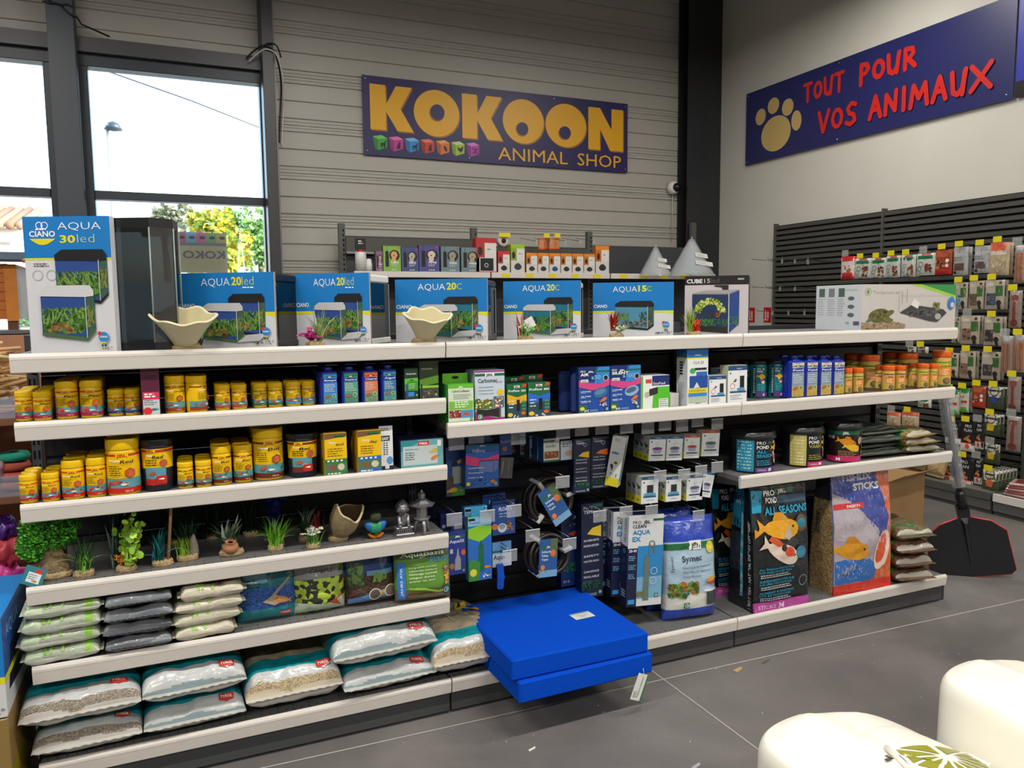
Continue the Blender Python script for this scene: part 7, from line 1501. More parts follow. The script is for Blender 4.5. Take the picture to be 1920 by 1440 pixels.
SP = [(1181, 1242, 965, 1135, .10), (1152, 1208, 958, 1116, .18), (1127, 1180, 950, 1100, .26)]
for k, (a, b_, c_, d_, y) in enumerate(SP):
    hang_box('siphon_carton', 'tall white and blue siphon carton with fold-over hanger, %s from the front' % ORD[k], 'box', a, b_, c_, d_, y, .06, H('151d3e'), art_siph, roll=.03, yaw=-.12, sideart=side_siph, group='tall siphon cartons')
# filter wool bag, and the next one behind
def art_symec(c, W, h):
    c.rect(W*.02, h*.72, W*.98, h*.78, H('1f6b3c')); c.rect(W*.45, h*.71, W*.68, h*.80, H('eee')); c.text('JBL', W*.565, h*.725, h*.05, H('222'), w=W*.16, bold=.03, anchor='c'); c.text('Symec', W*.3, h*.60, h*.06, H('223'), w=W*.38, bold=.015)
    for k, s in enumerate(('Filterwatte fur Aquarium', 'Filter floss for aquarium', 'Ouate filtrante')): c.text(s, W*.3, h*(.53-.045*k), h*.022, H('445'), w=W*(.55 if k < 2 else .35))
    c.leaves(W*.04, h*.26, W*.6, h*.38, 16, [H('4a7a2a'), H('7a9a3a'), H('b8642a'), H('3a5a24')], W*.1, kind='blob'); c.ell(W*.85, h*.72, W*.08, h*.06, H('d8c83a')); c.fish(W*.85, h*.4, W*.22, H('e8a02a'), -1, .2); c.fish(W*.86, h*.36, W*.16, H('c83a6a'), 1); c.rect(W*.75, h*.14, W*.95, h*.28, H('3a4248')); c.rect(W*.7, h*.28, W*.98, h*.30, H('e0e0e0')); qlogo(c, W*.36, h*.16, W*.05); c.text('Symec', W*.14, h*.5, W*.05, H('345'), w=h*.16, rot=PI/2)
def symec_col(x, y): return H('2547b8') if y > .78 or y < .12 else (H('d8d8d0') if y < .28 else H('a8c4d8'))
pp = at_z(1300, 1158, zs['b'])
pouch('filter_wool_bag', 'blue and white bag of filter wool marked Symec, standing at the front', 'bag', 1250, 1340, 975, 1158, zs['b'], .10, symec_col, art_symec, 61, y=.085, lean=.06, rz=-.12, group='filter wool bags', blob=lambda a, b: .5+.5*min(1, (1-b)*2.2), p=3.4, q=5)
pouch('filter_wool_bag', 'blue and white bag of filter wool half hidden behind the Symec bag', 'bag', 1220, 1300, 960, 1130, zs['b'], .09, symec_col, art_symec, 62, y=.21, lean=.04, rz=-.1, group='filter wool bags', blob=lambda a, b: .5+.5*min(1, (1-b)*2.2))
# price holders on hook tips (middles in the frame)
for (u, v) in ((856, 832), (893, 820), (972, 822), (1056, 812), (1091, 806), (1129, 803), (1175, 802), (1215, 803), (1055, 904), (852, 974), (914, 968), (964, 958), (999, 1004), (1068, 1020), (956, 1042), (1125, 968), (1174, 960), (1247, 797), (1279, 799), (1308, 790), (1345, 795), (1238, 893), (1283, 890), (1315, 883), (1345, 876), (1222, 958), (1310, 967)):
    hook(u, v, .075)

# ================================================================ right bay, bottom: pond food bags, pellet bags; right bay shelf: dark bags
def gusset_bag(name, label, u0, u1, vt, vb, z, dep, y, rz, artf, arts, colf, seed, group, sidew=None, h=None, topf=.5):
    a, b_ = at_y(u0, vb, y).x, at_y(u1, vb, y).x; w_ = (b_-a); h = min(.60, at_y((u0+u1)/2, vt, y+dep*.4).z-z)
    t = thing(name, label, 'bag', (a, y, z), rz, group); sd = Vector((seed, seed*2, 1))
    def ringp(s, zt):
        # s in 0..1 runs round the bag, starting at the front left corner; squarish section that pinches towards the top
        k = 1-zt**2.2*(1-topf); d2 = dep*k; bulge = .10*dep*math.sin(PI*min(1, zt*1.1))
        P = 2*(w_+dep); q = s*P
        if q < w_: x = q; yy = -bulge*math.sin(PI*q/w_); 
        elif q < w_+dep: x = w_+.25*bulge*math.sin(PI*(q-w_)/dep); yy = q-w_
        elif q < 2*w_+dep: x = w_-(q-w_-dep); yy = dep+bulge*math.sin(PI*(q-w_-dep)/w_)
        else: x = -.25*bulge*math.sin(PI*(q-2*w_-dep)/dep)+.02*zt*0; yy = dep-(q-2*w_-dep)
        yy = dep/2+(yy-dep/2)*k
        if zt > .86 and q > w_+0: pass
        n = noise.noise(Vector((x*9, yy*9, zt*6))+sd)*.010+noise.noise(Vector((x*30, yy*30, zt*14))+sd)*.004
        return Vector((x+n*.5, yy+n, zt*h))
    m = MB(); nu, nv = 96, 40
    m.grid(lambda a_, b2: ringp(a_, b2), nu, nv, lambda a_, b2: colf(a_*2*(w_+dep), b2, w_, dep), 'film', True)
    m.grid(lambda a_, b2: ringp(a_*w_/(2*(w_+dep)), 1).lerp(ringp((2*w_+dep-a_*w_)/(2*(w_+dep)), 1), b2), 20, 4, H('1a1a1c') if seed < 80 else H('3a4a9a'), 'film', True)
    P = 2*(w_+dep)
    cf = Canvas(m, lambda x, yy, l: ringp(min(max(x, .001), w_-.001)/P, yy/h)+Vector((0, -.004-l, 0)), w_, h, mt='film', step=.014, lift=.00015); artf(cf, w_, h)
    if arts: cs = Canvas(m, lambda x, yy, l: ringp((2*w_+dep+x)/P if x < dep else .9999, yy/h)+Vector((-.004-l, 0, 0)), dep, h, mt='film', step=.02, lift=.00015); arts(cs, dep, h)
    m.build('bag', t); return t
CY, KB = H('1fa0c8'), H('14181c')
def art_season(c, W, h):
    c.rect(W*.02, h*.87, W*.3, h*.985, KB); c.poly([(0, h*.8), (W*.16, h*.8), (W*.2, h*.97), (0, h*.98)], CY); c.text('PRO', W*.22, h*.925, h*.045, H('fff'), w=W*.2, bold=.02); c.text('POND', W*.25, h*.868, h*.045, H('fff'), w=W*.2, bold=.03); c.rect(W*.42, h*.935, W*.75, h*.975, H('1f5c40')); c.rect(W*.45, h*.93, W*.66, h*.98, H('151515')); c.text('JBL', W*.555, h*.94, h*.03, H('ddd'), w=W*.16, bold=.03, anchor='c')
    c.rect(W*.45, h*.86, W*.97, h*.92, H('1f4a6a')); c.text('ALL SEASONS', W*.22, h*.775, h*.062, CY, w=W*.76, bold=.03)
    c.ell(W*.86, h*.68, W*.11, h*.07, H('5a4a3a'), 16); c.ell(W*.86, h*.68, W*.08, h*.04, H('1f8aa0'), 14)
    c.fish(W*.43, h*.66, W*.74, H('e6a41c'), 1, -.10, fin=H('d08c14')); c.poly([(W*.02, h*.68), (W*.02, h*.6), (W*.12, h*.645)], H('e0981a'))
    c.fish(W*.44, h*.48, W*.68, H('e8d4c4'), 1, -.45); c.poly([(W*.24, h*.58), (W*.4, h*.52), (W*.5, h*.53), (W*.42, h*.58), (W*.3, h*.61)], H('d85a2a')); c.ell(W*.6, h*.47, W*.1, h*.04, H('d84a2a'), 12, -.4); c.ell(W*.5, h*.51, W*.05, h*.03, H('2c1c1c'), 10); c.poly([(W*.5, h*.6), (W*.62, h*.68), (W*.66, h*.6), (W*.6, h*.56)], H('c8c0b8')); c.ell(W*.7, h*.44, W*.012, W*.012, H('111'))
    c.ell(W*.82, h*.45, W*.1, h*.05, H('2a7a9a'), 16)
    for k in range(3):
        yy = h*(.34-.095*k); c.text(('ALL SEASON FOOD FOR', 'GANZJAHRESFUTTER FUR', 'ALIMENT 4 SAISONS')[k], W*.08, yy, h*.018, CY, w=W*.6, bold=.01); c.text(('KOI AND POND FISH', 'KOI UND TEICHFISCHE', 'KOI ET POISSONS')[k], W*.08, yy-h*.025, h*.018, CY, w=W*.55, bold=.01); c.lines(W*.1, yy-h*.043, W*.6, 2, h*.016, h*.007, H('c8ccd0'))
    c.ring(W*.85, h*.22, W*.08, W*.01, H('8a9a9a')); c.rect(0, 0, W*.98, h*.075, H('b84aa0')); c.text('STICKS', W*.07, h*.025, h*.03, H('f0d8ec'), w=W*.3); c.text('M', W*.42, h*.02, h*.045, H('f0d8ec'), w=W*.1, bold=.03)
def arts_season(c, W, h):
    c.rect(0, 0, W, h, KB); c.rect(0, h*.66, W*.62, h, H('1b7a94')); c.rect(W*.02, h*.3, W*.5, h*.62, H('2a3440')); c.rect(W*.5, h*.1, W*.62, h*.8, H('2a8aa4')); c.lines(W*.51, h*.78, W*.1, 60, h*.0115, h*.005, H('cfe0e4'), ragged=0); c.rect(W*.86, 0, W, h*.82, KB)
    c.text('NEO INDEX - NATURAL ENERGY OPTIMIZED', W*.93, h*.02, W*.10, H('e4e6e8'), w=h*.72, rot=PI/2); c.text('NPO', W*.15, h*.85, h*.035, H('ccd'), w=W*.3)
def col_season(s, z, w_, dep):
    if s < w_: return H('c84aa8') if z < .07 else KB
    return H('1b7a94') if z > .66 else KB
_y = .055
GB2 = 'big pond food bags on the right bottom shelf'
gusset_bag('pond_food_bag', 'big black and cyan fish food bag with two koi, at the shelf front', 1412, 1512, 905, 1160, zs['b'], .17, .025, -.02, art_season, arts_season, col_season, 71, GB2)
gusset_bag('pond_food_bag', 'black and cyan fish food bag behind the front koi bag', 1338, 1405, 905, 1120, zs['b'], .15, .27, -.02, art_season, arts_season, col_season, 72, GB2)
gusset_bag('pond_food_bag', 'dark bag with blue and red foot between the two big bags', 1500, 1560, 930, 1085, zs['b'], .12, .28, -.2, art_plain(H('1c2c5a'), (0, 0, 1, .12, H('c82a24')), (0, .12, 1, .4, H('1f3f8a'))), None, lambda s, z, w_, dep: H('c82a24') if z < .1 else H('1f2c5a'), 73, GB2)
def art_stx(c, W, h):
    c.rect(W*.01, h*.02, W*.99, h*.99, H('a89aa8')); c.poly([(W*.72, h*.99), (W, h*.99), (W, h*.05), (W*.6, h*.05), (W*.85, h*.35), (W*.97, h*.55)], H('e0641a')); c.poly([(W*.02, h*.99), (W*.75, h*.99), (W*.96, h*.6), (W*.86, h*.38), (W*.7, h*.5), (W*.5, h*.66), (W*.3, h*.76), (W*.02, h*.84)], H('3a4a9e'))
    c.poly([(W*.02, h*.8), (W*.3, h*.76), (W*.55, h*.62), (W*.78, h*.5), (W*.7, h*.36), (W*.02, h*.46)], H('b4aab4')); c.poly([(W*.02, h*.42), (W*.68, h*.36), (W*.6, h*.12), (W*.02, h*.12)], H('a8a0b0')); c.poly([(W*.02, h*.28), (W*.3, h*.3), (W*.6, h*.27), (W*.72, h*.2), (W*.7, h*.09), (W*.02, h*.09)], H('2a6ab8'))
    c.text('FISHLIX', W*.2, h*.925, h*.05, H('c8c4d8'), w=W*.5, bold=.04); c.text('STICKS', W*.36, h*.845, h*.055, H('f2f2f4'), w=W*.44, bold=.04); c.rect(W*.02, h*.70, W*.52, h*.745, H('c8282a')); c.text('DIGEST+', W*.24, h*.71, h*.022, H('fff'), w=W*.22, bold=.02)
    c.fish(W*.26, h*.36, W*.62, H('d8941c'), 1, -.12, fin=H('c88414')); c.ell(W*.82, h*.33, W*.13, h*.17, H('e8d0c8'), 18, -.35); c.ell(W*.80, h*.345, W*.085, h*.13, H('d8562a'), 18, -.35); c.rect(0, 0, W, h*.085, H('d2301e')); c.text('5KG', W*.1, h*.16, h*.025, H('1c2c5a'), w=W*.12)
def arts_stx(c, W, h): c.rect(W*.3, h*.5, W*.45, h*.66, H('444040')); c.text('FISHLIX', W*.4, h*.51, W*.06, H('bbb'), w=h*.13, rot=PI/2)
def col_stx(s, z, w_, dep):
    if s < w_: return H('d2301e') if z < .08 else H('5a6aa8')
    if s > 2*w_+dep: return (H('a0845a')+('pellets',)) if z < .78 else H('30303a')
    return H('e0641a')
gusset_bag('pond_food_bag', 'big blue and orange bag of fish sticks with a yellow fish', 1560, 1662, 878, 1118, zs['b'], .16, .035, -.04, art_stx, arts_stx, col_stx, 81, GB2)
# pellet bags: clear bags with green strip
def pellet_bag(label, u, v, z, w_, dep, th, rz, seed, colr, tiltx=0, grp='clear bags of brown pellets with green strip', y=.03):
    p = at_y(u, v, y); t = thing('pellet_bag', label, 'bag', (p.x, y, z), 0, grp); t.rotation_euler = (tiltx, 0, rz); m = MB(); m.T = Matrix.Translation((0, 0, th*.5))
    def cf(x, yy):
        if yy < .012: return mixc(colr, H('d8d4cc'), .6)
        if .045 < yy < .065: return H('1f8a4a')
        return colr+('pellets',)
    pillow(m, w_, dep, th, cf, 'film', p=5, q=6, nu=40, nv=40, wr=.014, seed=seed, seam=.03, ends='y', backf=lambda x, yy: colr+('pellets',)); m.build('bag', t)
BR = H('6a4c34')
for k in range(4): pellet_bag('clear bag of brown pellets beside the blue and orange bag, %s from the bottom' % ORD[k], 1680, 1090, zs['b']+.070*k, .20, .27, .07, -.25+.06*(k % 2), 90+k, BR if k < 3 else H('6f6240'), .05, y=.01)
Zr = zs['r3']
for k in range(4):
    x_, y_ = (1614, .06) if k % 2 == 0 else (1616, .08)
    p = at_y(x_, 850, y_); t = thing('pond_pellet_bag', 'dark green striped flat bag in the pile beside the buckets, %s from the bottom' % ORD[k], 'bag', (p.x, y_, Zr+.032*k), -.05+.05*(k % 2), 'dark bags on the right bay shelf')
    m = MB(); m.T = Matrix.Translation((0, 0, .02))
    pillow(m, .27, .30, .044, lambda x, yy: H('24684a') if .035 < yy < .055 or yy > .16 else (H('9aa49c') if .02 < yy < .07 else H('44483f')), 'film', p=5, q=3, nu=36, nv=30, wr=.006, seed=100+k, seam=.015, ends='y', backf=lambda x, yy: H('3f423c')); m.build('bag', t)
for k in range(3): pellet_bag('clear tan pellet bag with green strip, right end of bucket shelf, %s from bottom' % ORD[k], 1702, 850, Zr+.034*k, .21, .28, .05, -.05+.12*k, 110+k, H('9a8448') if k else H('7a7050'), 0, 'clear bags on the bucket shelf', y=.03)
# ================================================================ shelving on the back wall, seen over the gondola
BZ = 1.848
t = thing('wall_shelving', 'dark grey wall shelving with slotted uprights under the big yellow lettered sign', 'shelf frame')
for x in (1.951, 3.268, 4.584, 5.93):
    b = MB(); b.box(x-.03, x+.03, 4.73, 4.78, 0, 2.31 if x < 5 else 2.45, H('5a5b58'), 'darkmetal')
    for k in range(24): b.box(x+.006, x+.018, 4.728, 4.731, 1.2+.045*k, 1.222+.045*k, H('0c0c0c'), 'matte')
    b.build('upright', t)
for x0, x1, zt in ((1.98, 3.24, 2.20), (3.30, 4.555, 2.14), (4.61, 5.9, 2.17)):
    b = MB(); b.box(x0, x1, 4.745, 4.765, .1, zt, H('45464a'), 'darkmetal'); b.build('back_panel', t)
    if x0 < 4.5: b = MB(); b.box(x0, x1, 4.70, 4.745, zt-.16, zt-.02, H('55564f'), 'darkmetal'); b.box(x0, x1, 4.68, 4.70, zt-.17, zt-.15, H('9a9a98'), 'paint'); b.build('rail', t)
for i, (x0, x1) in enumerate(((1.96, 3.26), (3.275, 4.575), (4.59, 5.9))):
    s = thing('wall_shelf', 'white fronted shelf of the back wall shelving, %s bay' % ('left', 'middle', 'right')[i], 'shelf', (x0, 4.3, BZ)); b = MB(); b.box(0, x1-x0, .02, .44, -.03, 0, H('6a6a68'), 'darkmetal'); b.build('deck', s)
    b = MB(); b.box(0, x1-x0, 0, .02, -.05, .004, LIP, 'paint', .003)
    for k in range(5 if i else 0): b.box(.1+.25*k, .19+.25*k, -.001, 0, -.04, -.004, H('e8d81c'), 'card')
    b.build('price_rail', s)
GW = 'goods on the back wall shelf'
def bw(name, label, u0, u1, vt, art, side, dep=.06, y=4.36, cat='box', vb=None, tab=None):
    z = BZ if vb is None else at_y((u0+u1)/2, vb, y).z
    return carton(name, label, u0, u1, vt, 500, z, dep, side, art, y=y, group=GW, cat=cat, tab=tab)
def art_clip(bgc, word, dogc, fat=.12):
    def a(c, W, h):
        c.rect(0, 0, W, h, bgc); c.rect(W*.12, h*.2, W*(.12+fat*1.6), h*.8, H('1c1c20')); c.rect(W*.2, h*.8, W*.22, h, H('1c1c20')); c.ell(W*.64, h*.64, W*.3, h*.21, H('2a2420'), 18); c.ell(W*.62, h*.66, W*.19, h*.14, dogc, 14); c.ell(W*.6, h*.5, W*.13, h*.12, dogc, 12); c.ell(W*.6, h*.63, W*.04, h*.025, H('222'), 8)
        c.text(word, W*.45, h*.34, h*.09, H('f0f0f0'), w=W*.42, bold=.03); c.lines(W*.45, h*.28, W*.4, 2, h*.05, h*.02, H('ccc')); [c.ell(W*(.5+.11*k), h*.09, W*.035, h*.022, H('eee'), 8) for k in range(3)]; c.rect(W*.84, h*.9, W*.93, h*.96, H('d83a5a'))
    return a
for (a, b_, v, nm, col_, wd, dg) in ((705, 718, 471, 'narrow mauve', '8a6a86', 'mag', 'b8a890'), (719, 752, 461, 'light green', '86b84c', 'Lilo', 'd8a868'), (753, 785, 464, 'dark blue', '4a5088', 'REX', 'b8b0a0'), (786, 824, 460, 'violet', '54508c', 'Arco', 'd8c8bc'), (827, 862, 462, 'blue grey', '6f8890', 'max', 'a09a8c'), (865, 899, 464, 'grey', '74888c', 'max', 'b0a080')):
    bw('clipper_box', '%s dog clipper box on the back wall shelf' % nm if nm != 'grey' else 'plain grey dog clipper box beside the red pack on the back wall', a, b_, v, art_clip(H(col_), wd, H(dg)), H(col_, .4))
t = thing('spray_can', 'white can with red collar on the back wall shelf near its left upright', 'can', (*at_y(677, 505, 4.42).xy, BZ), 0, GW); b = MB(); b.lathe([(.05, 0), (.05, .17), (.04, .18)], 20, H('d4d2ce'), 'plastic'); b.build('can', t); b = MB(); b.lathe([(.03, .18), (.028, .20)], 16, H('c82a20'), 'plastic'); b.build('collar', t); b = MB(); b.box(-.045, .045, -.02, .02, .2, .30, H('1c1c1e'), 'card'); c = front(b, -.045, .045, -.0201, .2, .3); c.lines(.02, .07, .05, 2, .02, .01, H('ddd')); b.build('sleeve', t)
t = thing('spray_bottle', 'small white bottle beside the can on the back wall shelf', 'bottle', (*at_y(692, 505, 4.4).xy, BZ), 0, GW); b = MB(); b.lathe([(.03, 0), (.03, .06), (.022, .115), (.012, .12)], 16, H('dedede'), 'plastic'); b.build('bottle', t)
def art_pack(head, devc):
    def a(c, W, h):
        c.rect(0, 0, W, h, H('d8d6d2')); c.rect(0, h*.86, W, h, head); c.rect(0, h*.44, W*.42, h*.86, mixc(head, H('7a4a3a'), .4)); c.ell(W*.2, h*.62, W*.12, h*.13, H('2a2422'), 10); c.rect(W*.42, h*.44, W, h*.84, H('e4e2da')); c.lines(W*.55, h*.66, W*.3, 1, .01, h*.03, H('777')); c.ell(W*.5, h*.22, W*.27, h*.11, devc, 14); c.ell(W*.5, h*.29, W*.18, h*.06, devc, 12)
    return a
bw('trainer_pack', 'large red and white pack with a black device, tallest on the back wall shelf', 893, 931, 446, lambda c, W, h: (art_pack(H('c8242c'), H('1a1a1c'))(c, W, h), c.rect(W*.2, h*.06, W*.85, h*.42, H('1c1c1e')), c.ring(W*.5, h*.22, W*.1, W*.03, H('ccc')), c.rect(0, 0, W, h*.04, H('b81c3a'))), H('b82028'), .1)
bw('trainer_pack', 'small red and white pack beside the tall red one', 934, 956, 471, art_pack(H('d02a34'), H('2c2c30')), H('b82028'))
bw('trainer_pack', 'lime green and white pack left of the orange packs', 958, 984, 458, art_pack(H('9acc24'), H('3a3c44')), H('7aa020'), .1)
for k in range(6): a = 987+21.6*k; bw('collar_pack', 'orange and white pack on the back wall, %s from left' % ORD[k], a, a+20.6, 474+k*.4, art_pack(H('ee8a1e'), H('2f4a8a') if k == 2 else H('303236')), H('c87018'))
bw('collar_pack', 'taller orange and white pack right of the row on the back wall', 1117, 1142, 461, art_pack(H('ee8a1e'), H('303236')), H('c87018'))
t = thing('tape_roll', 'white roll hanging under a wide yellow price tag on the back wall', 'roll', at_y(943, 452, 4.45), 0, GW); b = MB(); b.T = Matrix.Rotation(PI/2, 4, 'X'); b.lathe([(.025, -.04), (.055, -.04), (.055, .02), (.025, .02)], 24, H('dcd8d0'), 'plastic', cap=False); b.lathe([(.024, -.04), (.024, .022)], 20, H('3a2c24'), 'matte'); b.build('roll', t); b = MB(); b.box(-.06, .06, -.045, -.043, .035, .075, H('e8d81c'), 'card'); b.build('price_tag', t)
for k, u in enumerate((1016, 1024, 1036, 1044)):
    p = at_y(u, 456, 4.4+.05*(k % 2)); t = thing('treat_jar', 'small orange capped clear pack hanging on the back wall, %s from left' % ORD[k], 'pack', p, 0, GW); b = MB(); b.box(-.032, .032, 0, .03, -.06, .045, H('d08a5c'), 'plastic', .008); b.box(-.034, .034, -.001, .031, .03, .05, H('d85a1c'), 'plastic', .004); b.box(-.034, .034, -.001, .031, -.065, -.045, H('d85a1c'), 'plastic', .004); b.build('pack', t)
    if k in (1, 3): b = MB(); b.box(-.035, .03, -.02, -.018, .055, .095, H('e8d81c'), 'card'); b.build('price_tag', t)
for k in range(5):
    p = at_y(1005+27*k, 452, 4.35); t = thing('display_hook', 'steel display hook on the back wall shelving, %s from left' % ORD[k], 'hook', p, 0, 'hooks on the back wall'); b = MB(); b.tube([(0, .38, .06), (0, .0, .0), (0, -.01, .02)], .003, H('777'), 'chrome'); b.box(-.008, .008, -.012, -.010, -.03, .02, H('ccc'), 'clear'); b.build('prong', t)
for k, (u, a, b_, vt, lab) in enumerate(((1229, 1201, 1258, 464, 'smaller clear cone collar stack right of the orange packs'), (1296, 1257, 1335, 449, 'larger clear cone collar stack in front of the corner column'))):
    y = 4.2-.1*k; p = at_y(u, 518, y); r = (at_y(b_, 518, y).x-at_y(a, 518, y).x)/2*.93; h = at_y(u, vt, y).z-p.z; t = thing('cone_collar', lab, 'cone collar', p, 0, 'clear cone collars'); p.z
    for q in range(3): b = MB(); b.lathe([(r*(1-.03*q), .012*q), (r*.12, h-.02*q)], 32, H('dfe6ea'), 'clear', cap=False, smooth=True); b.build('cone', t)
    b = MB(); b.T = Matrix.Rotation(.0, 4, 'Z'); tl = math.atan2(r*.88, h)
    for (z, sx) in ((.55, .30), (.33, .42)): b.T = Matrix.Translation((r*.12, -(r*.88*(1-z)+r*.13), h*z)) @ Matrix.Rotation(-tl, 4, 'X') @ Matrix.Rotation(.15, 4, 'Y'); b.box(-r*sx, r*sx, 0, .001, -h*.07, h*.07, H('e4e4e0'), 'card'); c = front(b, -r*sx, r*sx, -.0001, -h*.07, h*.07); c.lines(c.w*.1, c.h*.75, c.w*.7, 3, c.h*.25, c.h*.06, H('666'))
    b.build('label', t); b = MB(); b.tube([(-.02, 0, h-.04), (0, 0, h+.03), (.03, 0, h-.05)], .004, H('ccd'), 'plastic'); b.build('tie', t)

# ================================================================ shelving on the right wall with hanging pouches
t = thing('wall_shelving', 'dark slatted wall shelving along the right wall behind the hanging pouches', 'shelf frame'); DG2 = H('4c4d49')
for (y1, y0) in ((3.835, 2.50), (2.48, 1.145), (1.125, -.3)):
    b = MB(); b.box(6.33, 6.34, y0, y1, .15, 2.34, H('121212'), 'darkmetal')
    z = 2.33
    while z > .2: b.box(6.30, 6.33, y0, y1, z-.034, z, DG2, 'darkmetal'); z -= .0535
    b.build('slat_panel', t)
for y in (3.845, 2.49, 1.135): b = MB(); b.box(6.29, 6.345, y-.01, y+.01, 0, 2.36, H('55564f'), 'darkmetal'); b.build('upright', t)
for y0, y1 in ((1.02, 3.84), (-.3, 1.0)): b = MB(); b.box(5.80, 6.32, y0, y1, .0, .13, H('4a4b49'), 'darkmetal'); b.box(5.785, 5.80, y0, y1, .03, .13, H('5a5b58'), 'darkmetal'); b.build('base_box', t)
for i, (y0, y1) in enumerate(((1.02, 3.84), (-.3, 1.0))):
    s = thing('wall_shelf', 'bottom shelf of the right wall shelving, %s part' % ('far plain dark', 'near white fronted')[i], 'shelf', (5.785, y0, .155)); b = MB(); b.box(0, .52, 0, y1-y0, -.02, 0, H('66655f'), 'darkmetal'); b.build('deck', s)
    b = MB(); b.box(-.012, 0, 0, y1-y0, -.055, .004, LIP if i else H('4f504d'), 'paint', .003)
    if i: b.box(-.0135, -.012, y1-y0-.30, y1-y0-.23, -.045, -.008, H('e8d81c'), 'card')
    b.build('price_rail', s)
def w_green(c, W, h): c.rect(0, 0, W, h, H('c4c8c0')); c.rect(0, h*.74, W, h*.9, H('17704a')); c.rect(0, h*.9, W, h, H('e0dcd8')); c.rect(W*.3, h*.92, W*.8, h*.98, H('c83232')); c.ring(W*.3, h*.5, W*.13, W*.03, H('5a7a5a')); c.ring(W*.22, h*.3, W*.12, W*.03, H('5a7a5a')); c.leaves(W*.5, h*.08, W*.9, h*.55, 8, [H('8a4a2a'), H('6a3420')], W*.16, kind='blob')
def w_red(c, W, h): c.rect(0, 0, W, h, H('d8cfc8')); c.rect(0, 0, W, h*.3, H('c8242a')); c.rect(0, h*.8, W, h, H('d02a2a')); c.leaves(W*.2, h*.3, W*.8, h*.6, 8, [H('a8683a')], W*.2, kind='blob')
def w_brown(c, W, h): c.rect(0, 0, W, h, H('94402a')); c.rect(0, h*.7, W, h*.95, H('b85a38')); c.rect(0, 0, W, h*.25, H('b82c28')); c.leaves(W*.1, h*.25, W*.7, h*.6, 8, [H('5a2a1c'), H('c87a4a')], W*.2, kind='blob'); c.ell(W*.8, h*.55, W*.1, h*.08, H('e8d8c8')); c.ell(W*.8, h*.36, W*.1, h*.08, H('e8d8c8'))
def w_silver(c, W, h): c.rect(0, 0, W, h, H('a8a8a8')); c.text('Rollo', W*.15, h*.68, h*.15, H('e8e8e8'), w=W*.6, skew=.3); c.rect(W*.15, h*.18, W*.8, h*.42, H('5a4644')); c.lines(W*.1, h*.6, W*.6, 2, h*.08, h*.03, H('777')); c.ell(W*.2, h*.1, W*.1, h*.05, H('223'))
def w_beige(c, W, h): c.rect(0, 0, W, h, H('bca88c')); c.rect(0, h*.7, W, h, H('d8644a')); c.rect(W*.1, h*.62, W*.9, h*.75, H('e0d4c4')); c.leaves(W*.1, h*.1, W*.9, h*.5, 6, [H('a08a60'), H('d8c8a0')], W*.3)
def w_treat(cc):
    def a(c, W, h): c.rect(0, 0, W, h, H('b4a896')); c.rect(W*.08, h*.78, W*.5, h*.9, H('c8c0b0')); c.rect(W*.6, h*.45, W*.95, h*.8, H('3c6a34')); c.rect(W*.12, h*.15, W*.62, h*.55, cc); c.leaves(W*.14, h*.17, W*.6, h*.52, 6, [H('4a3a30'), H('7a6654')], W*.14, kind='blob'); c.ell(W*.78, h*.22, W*.13, h*.1, H('2a2420'), 10); c.rect(W*.7, 0, W*.86, h*.16, H('2a2420')); c.ell(W*.85, h*.9, W*.08, h*.05, H('2a2420'), 8)
    return a
def w_pro(c, W, h): c.rect(0, 0, W, h, H('17171a')); c.text('PRO', W*.35, h*.80, h*.10, H('eee'), w=W*.4); c.text('PLAN', W*.3, h*.66, h*.10, H('eee'), w=W*.5); c.poly([(W*.35, h*.4), (W*.75, h*.3), (W*.8, h*.38), (W*.45, h*.5)], H('c87a44')); c.poly([(W*.3, h*.34), (W*.7, h*.5), (W*.66, h*.56), (W*.28, h*.42)], H('b0683a')); c.rect(0, 0, W, h*.28, H('e0dcd8')); c.ell(W*.55, h*.17, W*.15, h*.08, H('d8502a')); c.lines(0, h*.26, W, 1, .01, h*.03, H('e8502a'), ragged=0)
def w_gv(cc):
    def a(c, W, h): c.rect(0, 0, W, h, H('3f4a34')); c.poly([(0, h), (W, h), (W, h*.6), (W*.5, h*.45), (0, h*.6)], H('d0ccc0')); c.ring(W*.5, h*.82, W*.3, W*.05, H('2a2a24')); c.rect(W*.25, h*.78, W*.75, h*.86, H('2a2a24')); c.ell(W*.5, h*.45, W*.25, h*.14, cc, 12); c.rect(W*.3, h*.25, W*.7, h*.4, cc)
    return a
def w_gw(c, W, h): c.rect(0, 0, W, h, H('ccc8c0')); c.rect(0, 0, W, h*.22, H('5aa834')); c.rect(0, h*.82, W, h, H('2f8a3a')); c.leaves(W*.1, h*.3, W*.6, h*.7, 8, [H('7a3420'), H('a8583a')], W*.18, kind='blob'); c.rect(W*.6, h*.4, W*.9, h*.5, H('c8282a'))
def w_stick(c, W, h):
    c.rect(0, 0, W, h, H('9c8a80')); c.rect(0, h*.86, W, h, H('b8bcc0'))
    for k in range(5): c.poly([(W*(.12+.17*k), h*.06), (W*(.2+.17*k), h*.06), (W*(.24+.15*k), h*.8), (W*(.16+.15*k), h*.8)], (H('a8622c'), H('8a4a2a'))[k % 2])
def w_bone(c, W, h): c.rect(0, 0, W, h, H('8a7a74')); c.rect(0, h*.88, W, h, H('b0aca8')); c.poly([(W*.35, h*.12), (W*.6, h*.12), (W*.62, h*.8), (W*.36, h*.8)], H('7a3c2c')); c.ell(W*.48, h*.8, W*.3, h*.09, H('8a4a38')); c.ell(W*.48, h*.14, W*.3, h*.09, H('6a3226'))
NW = [0]
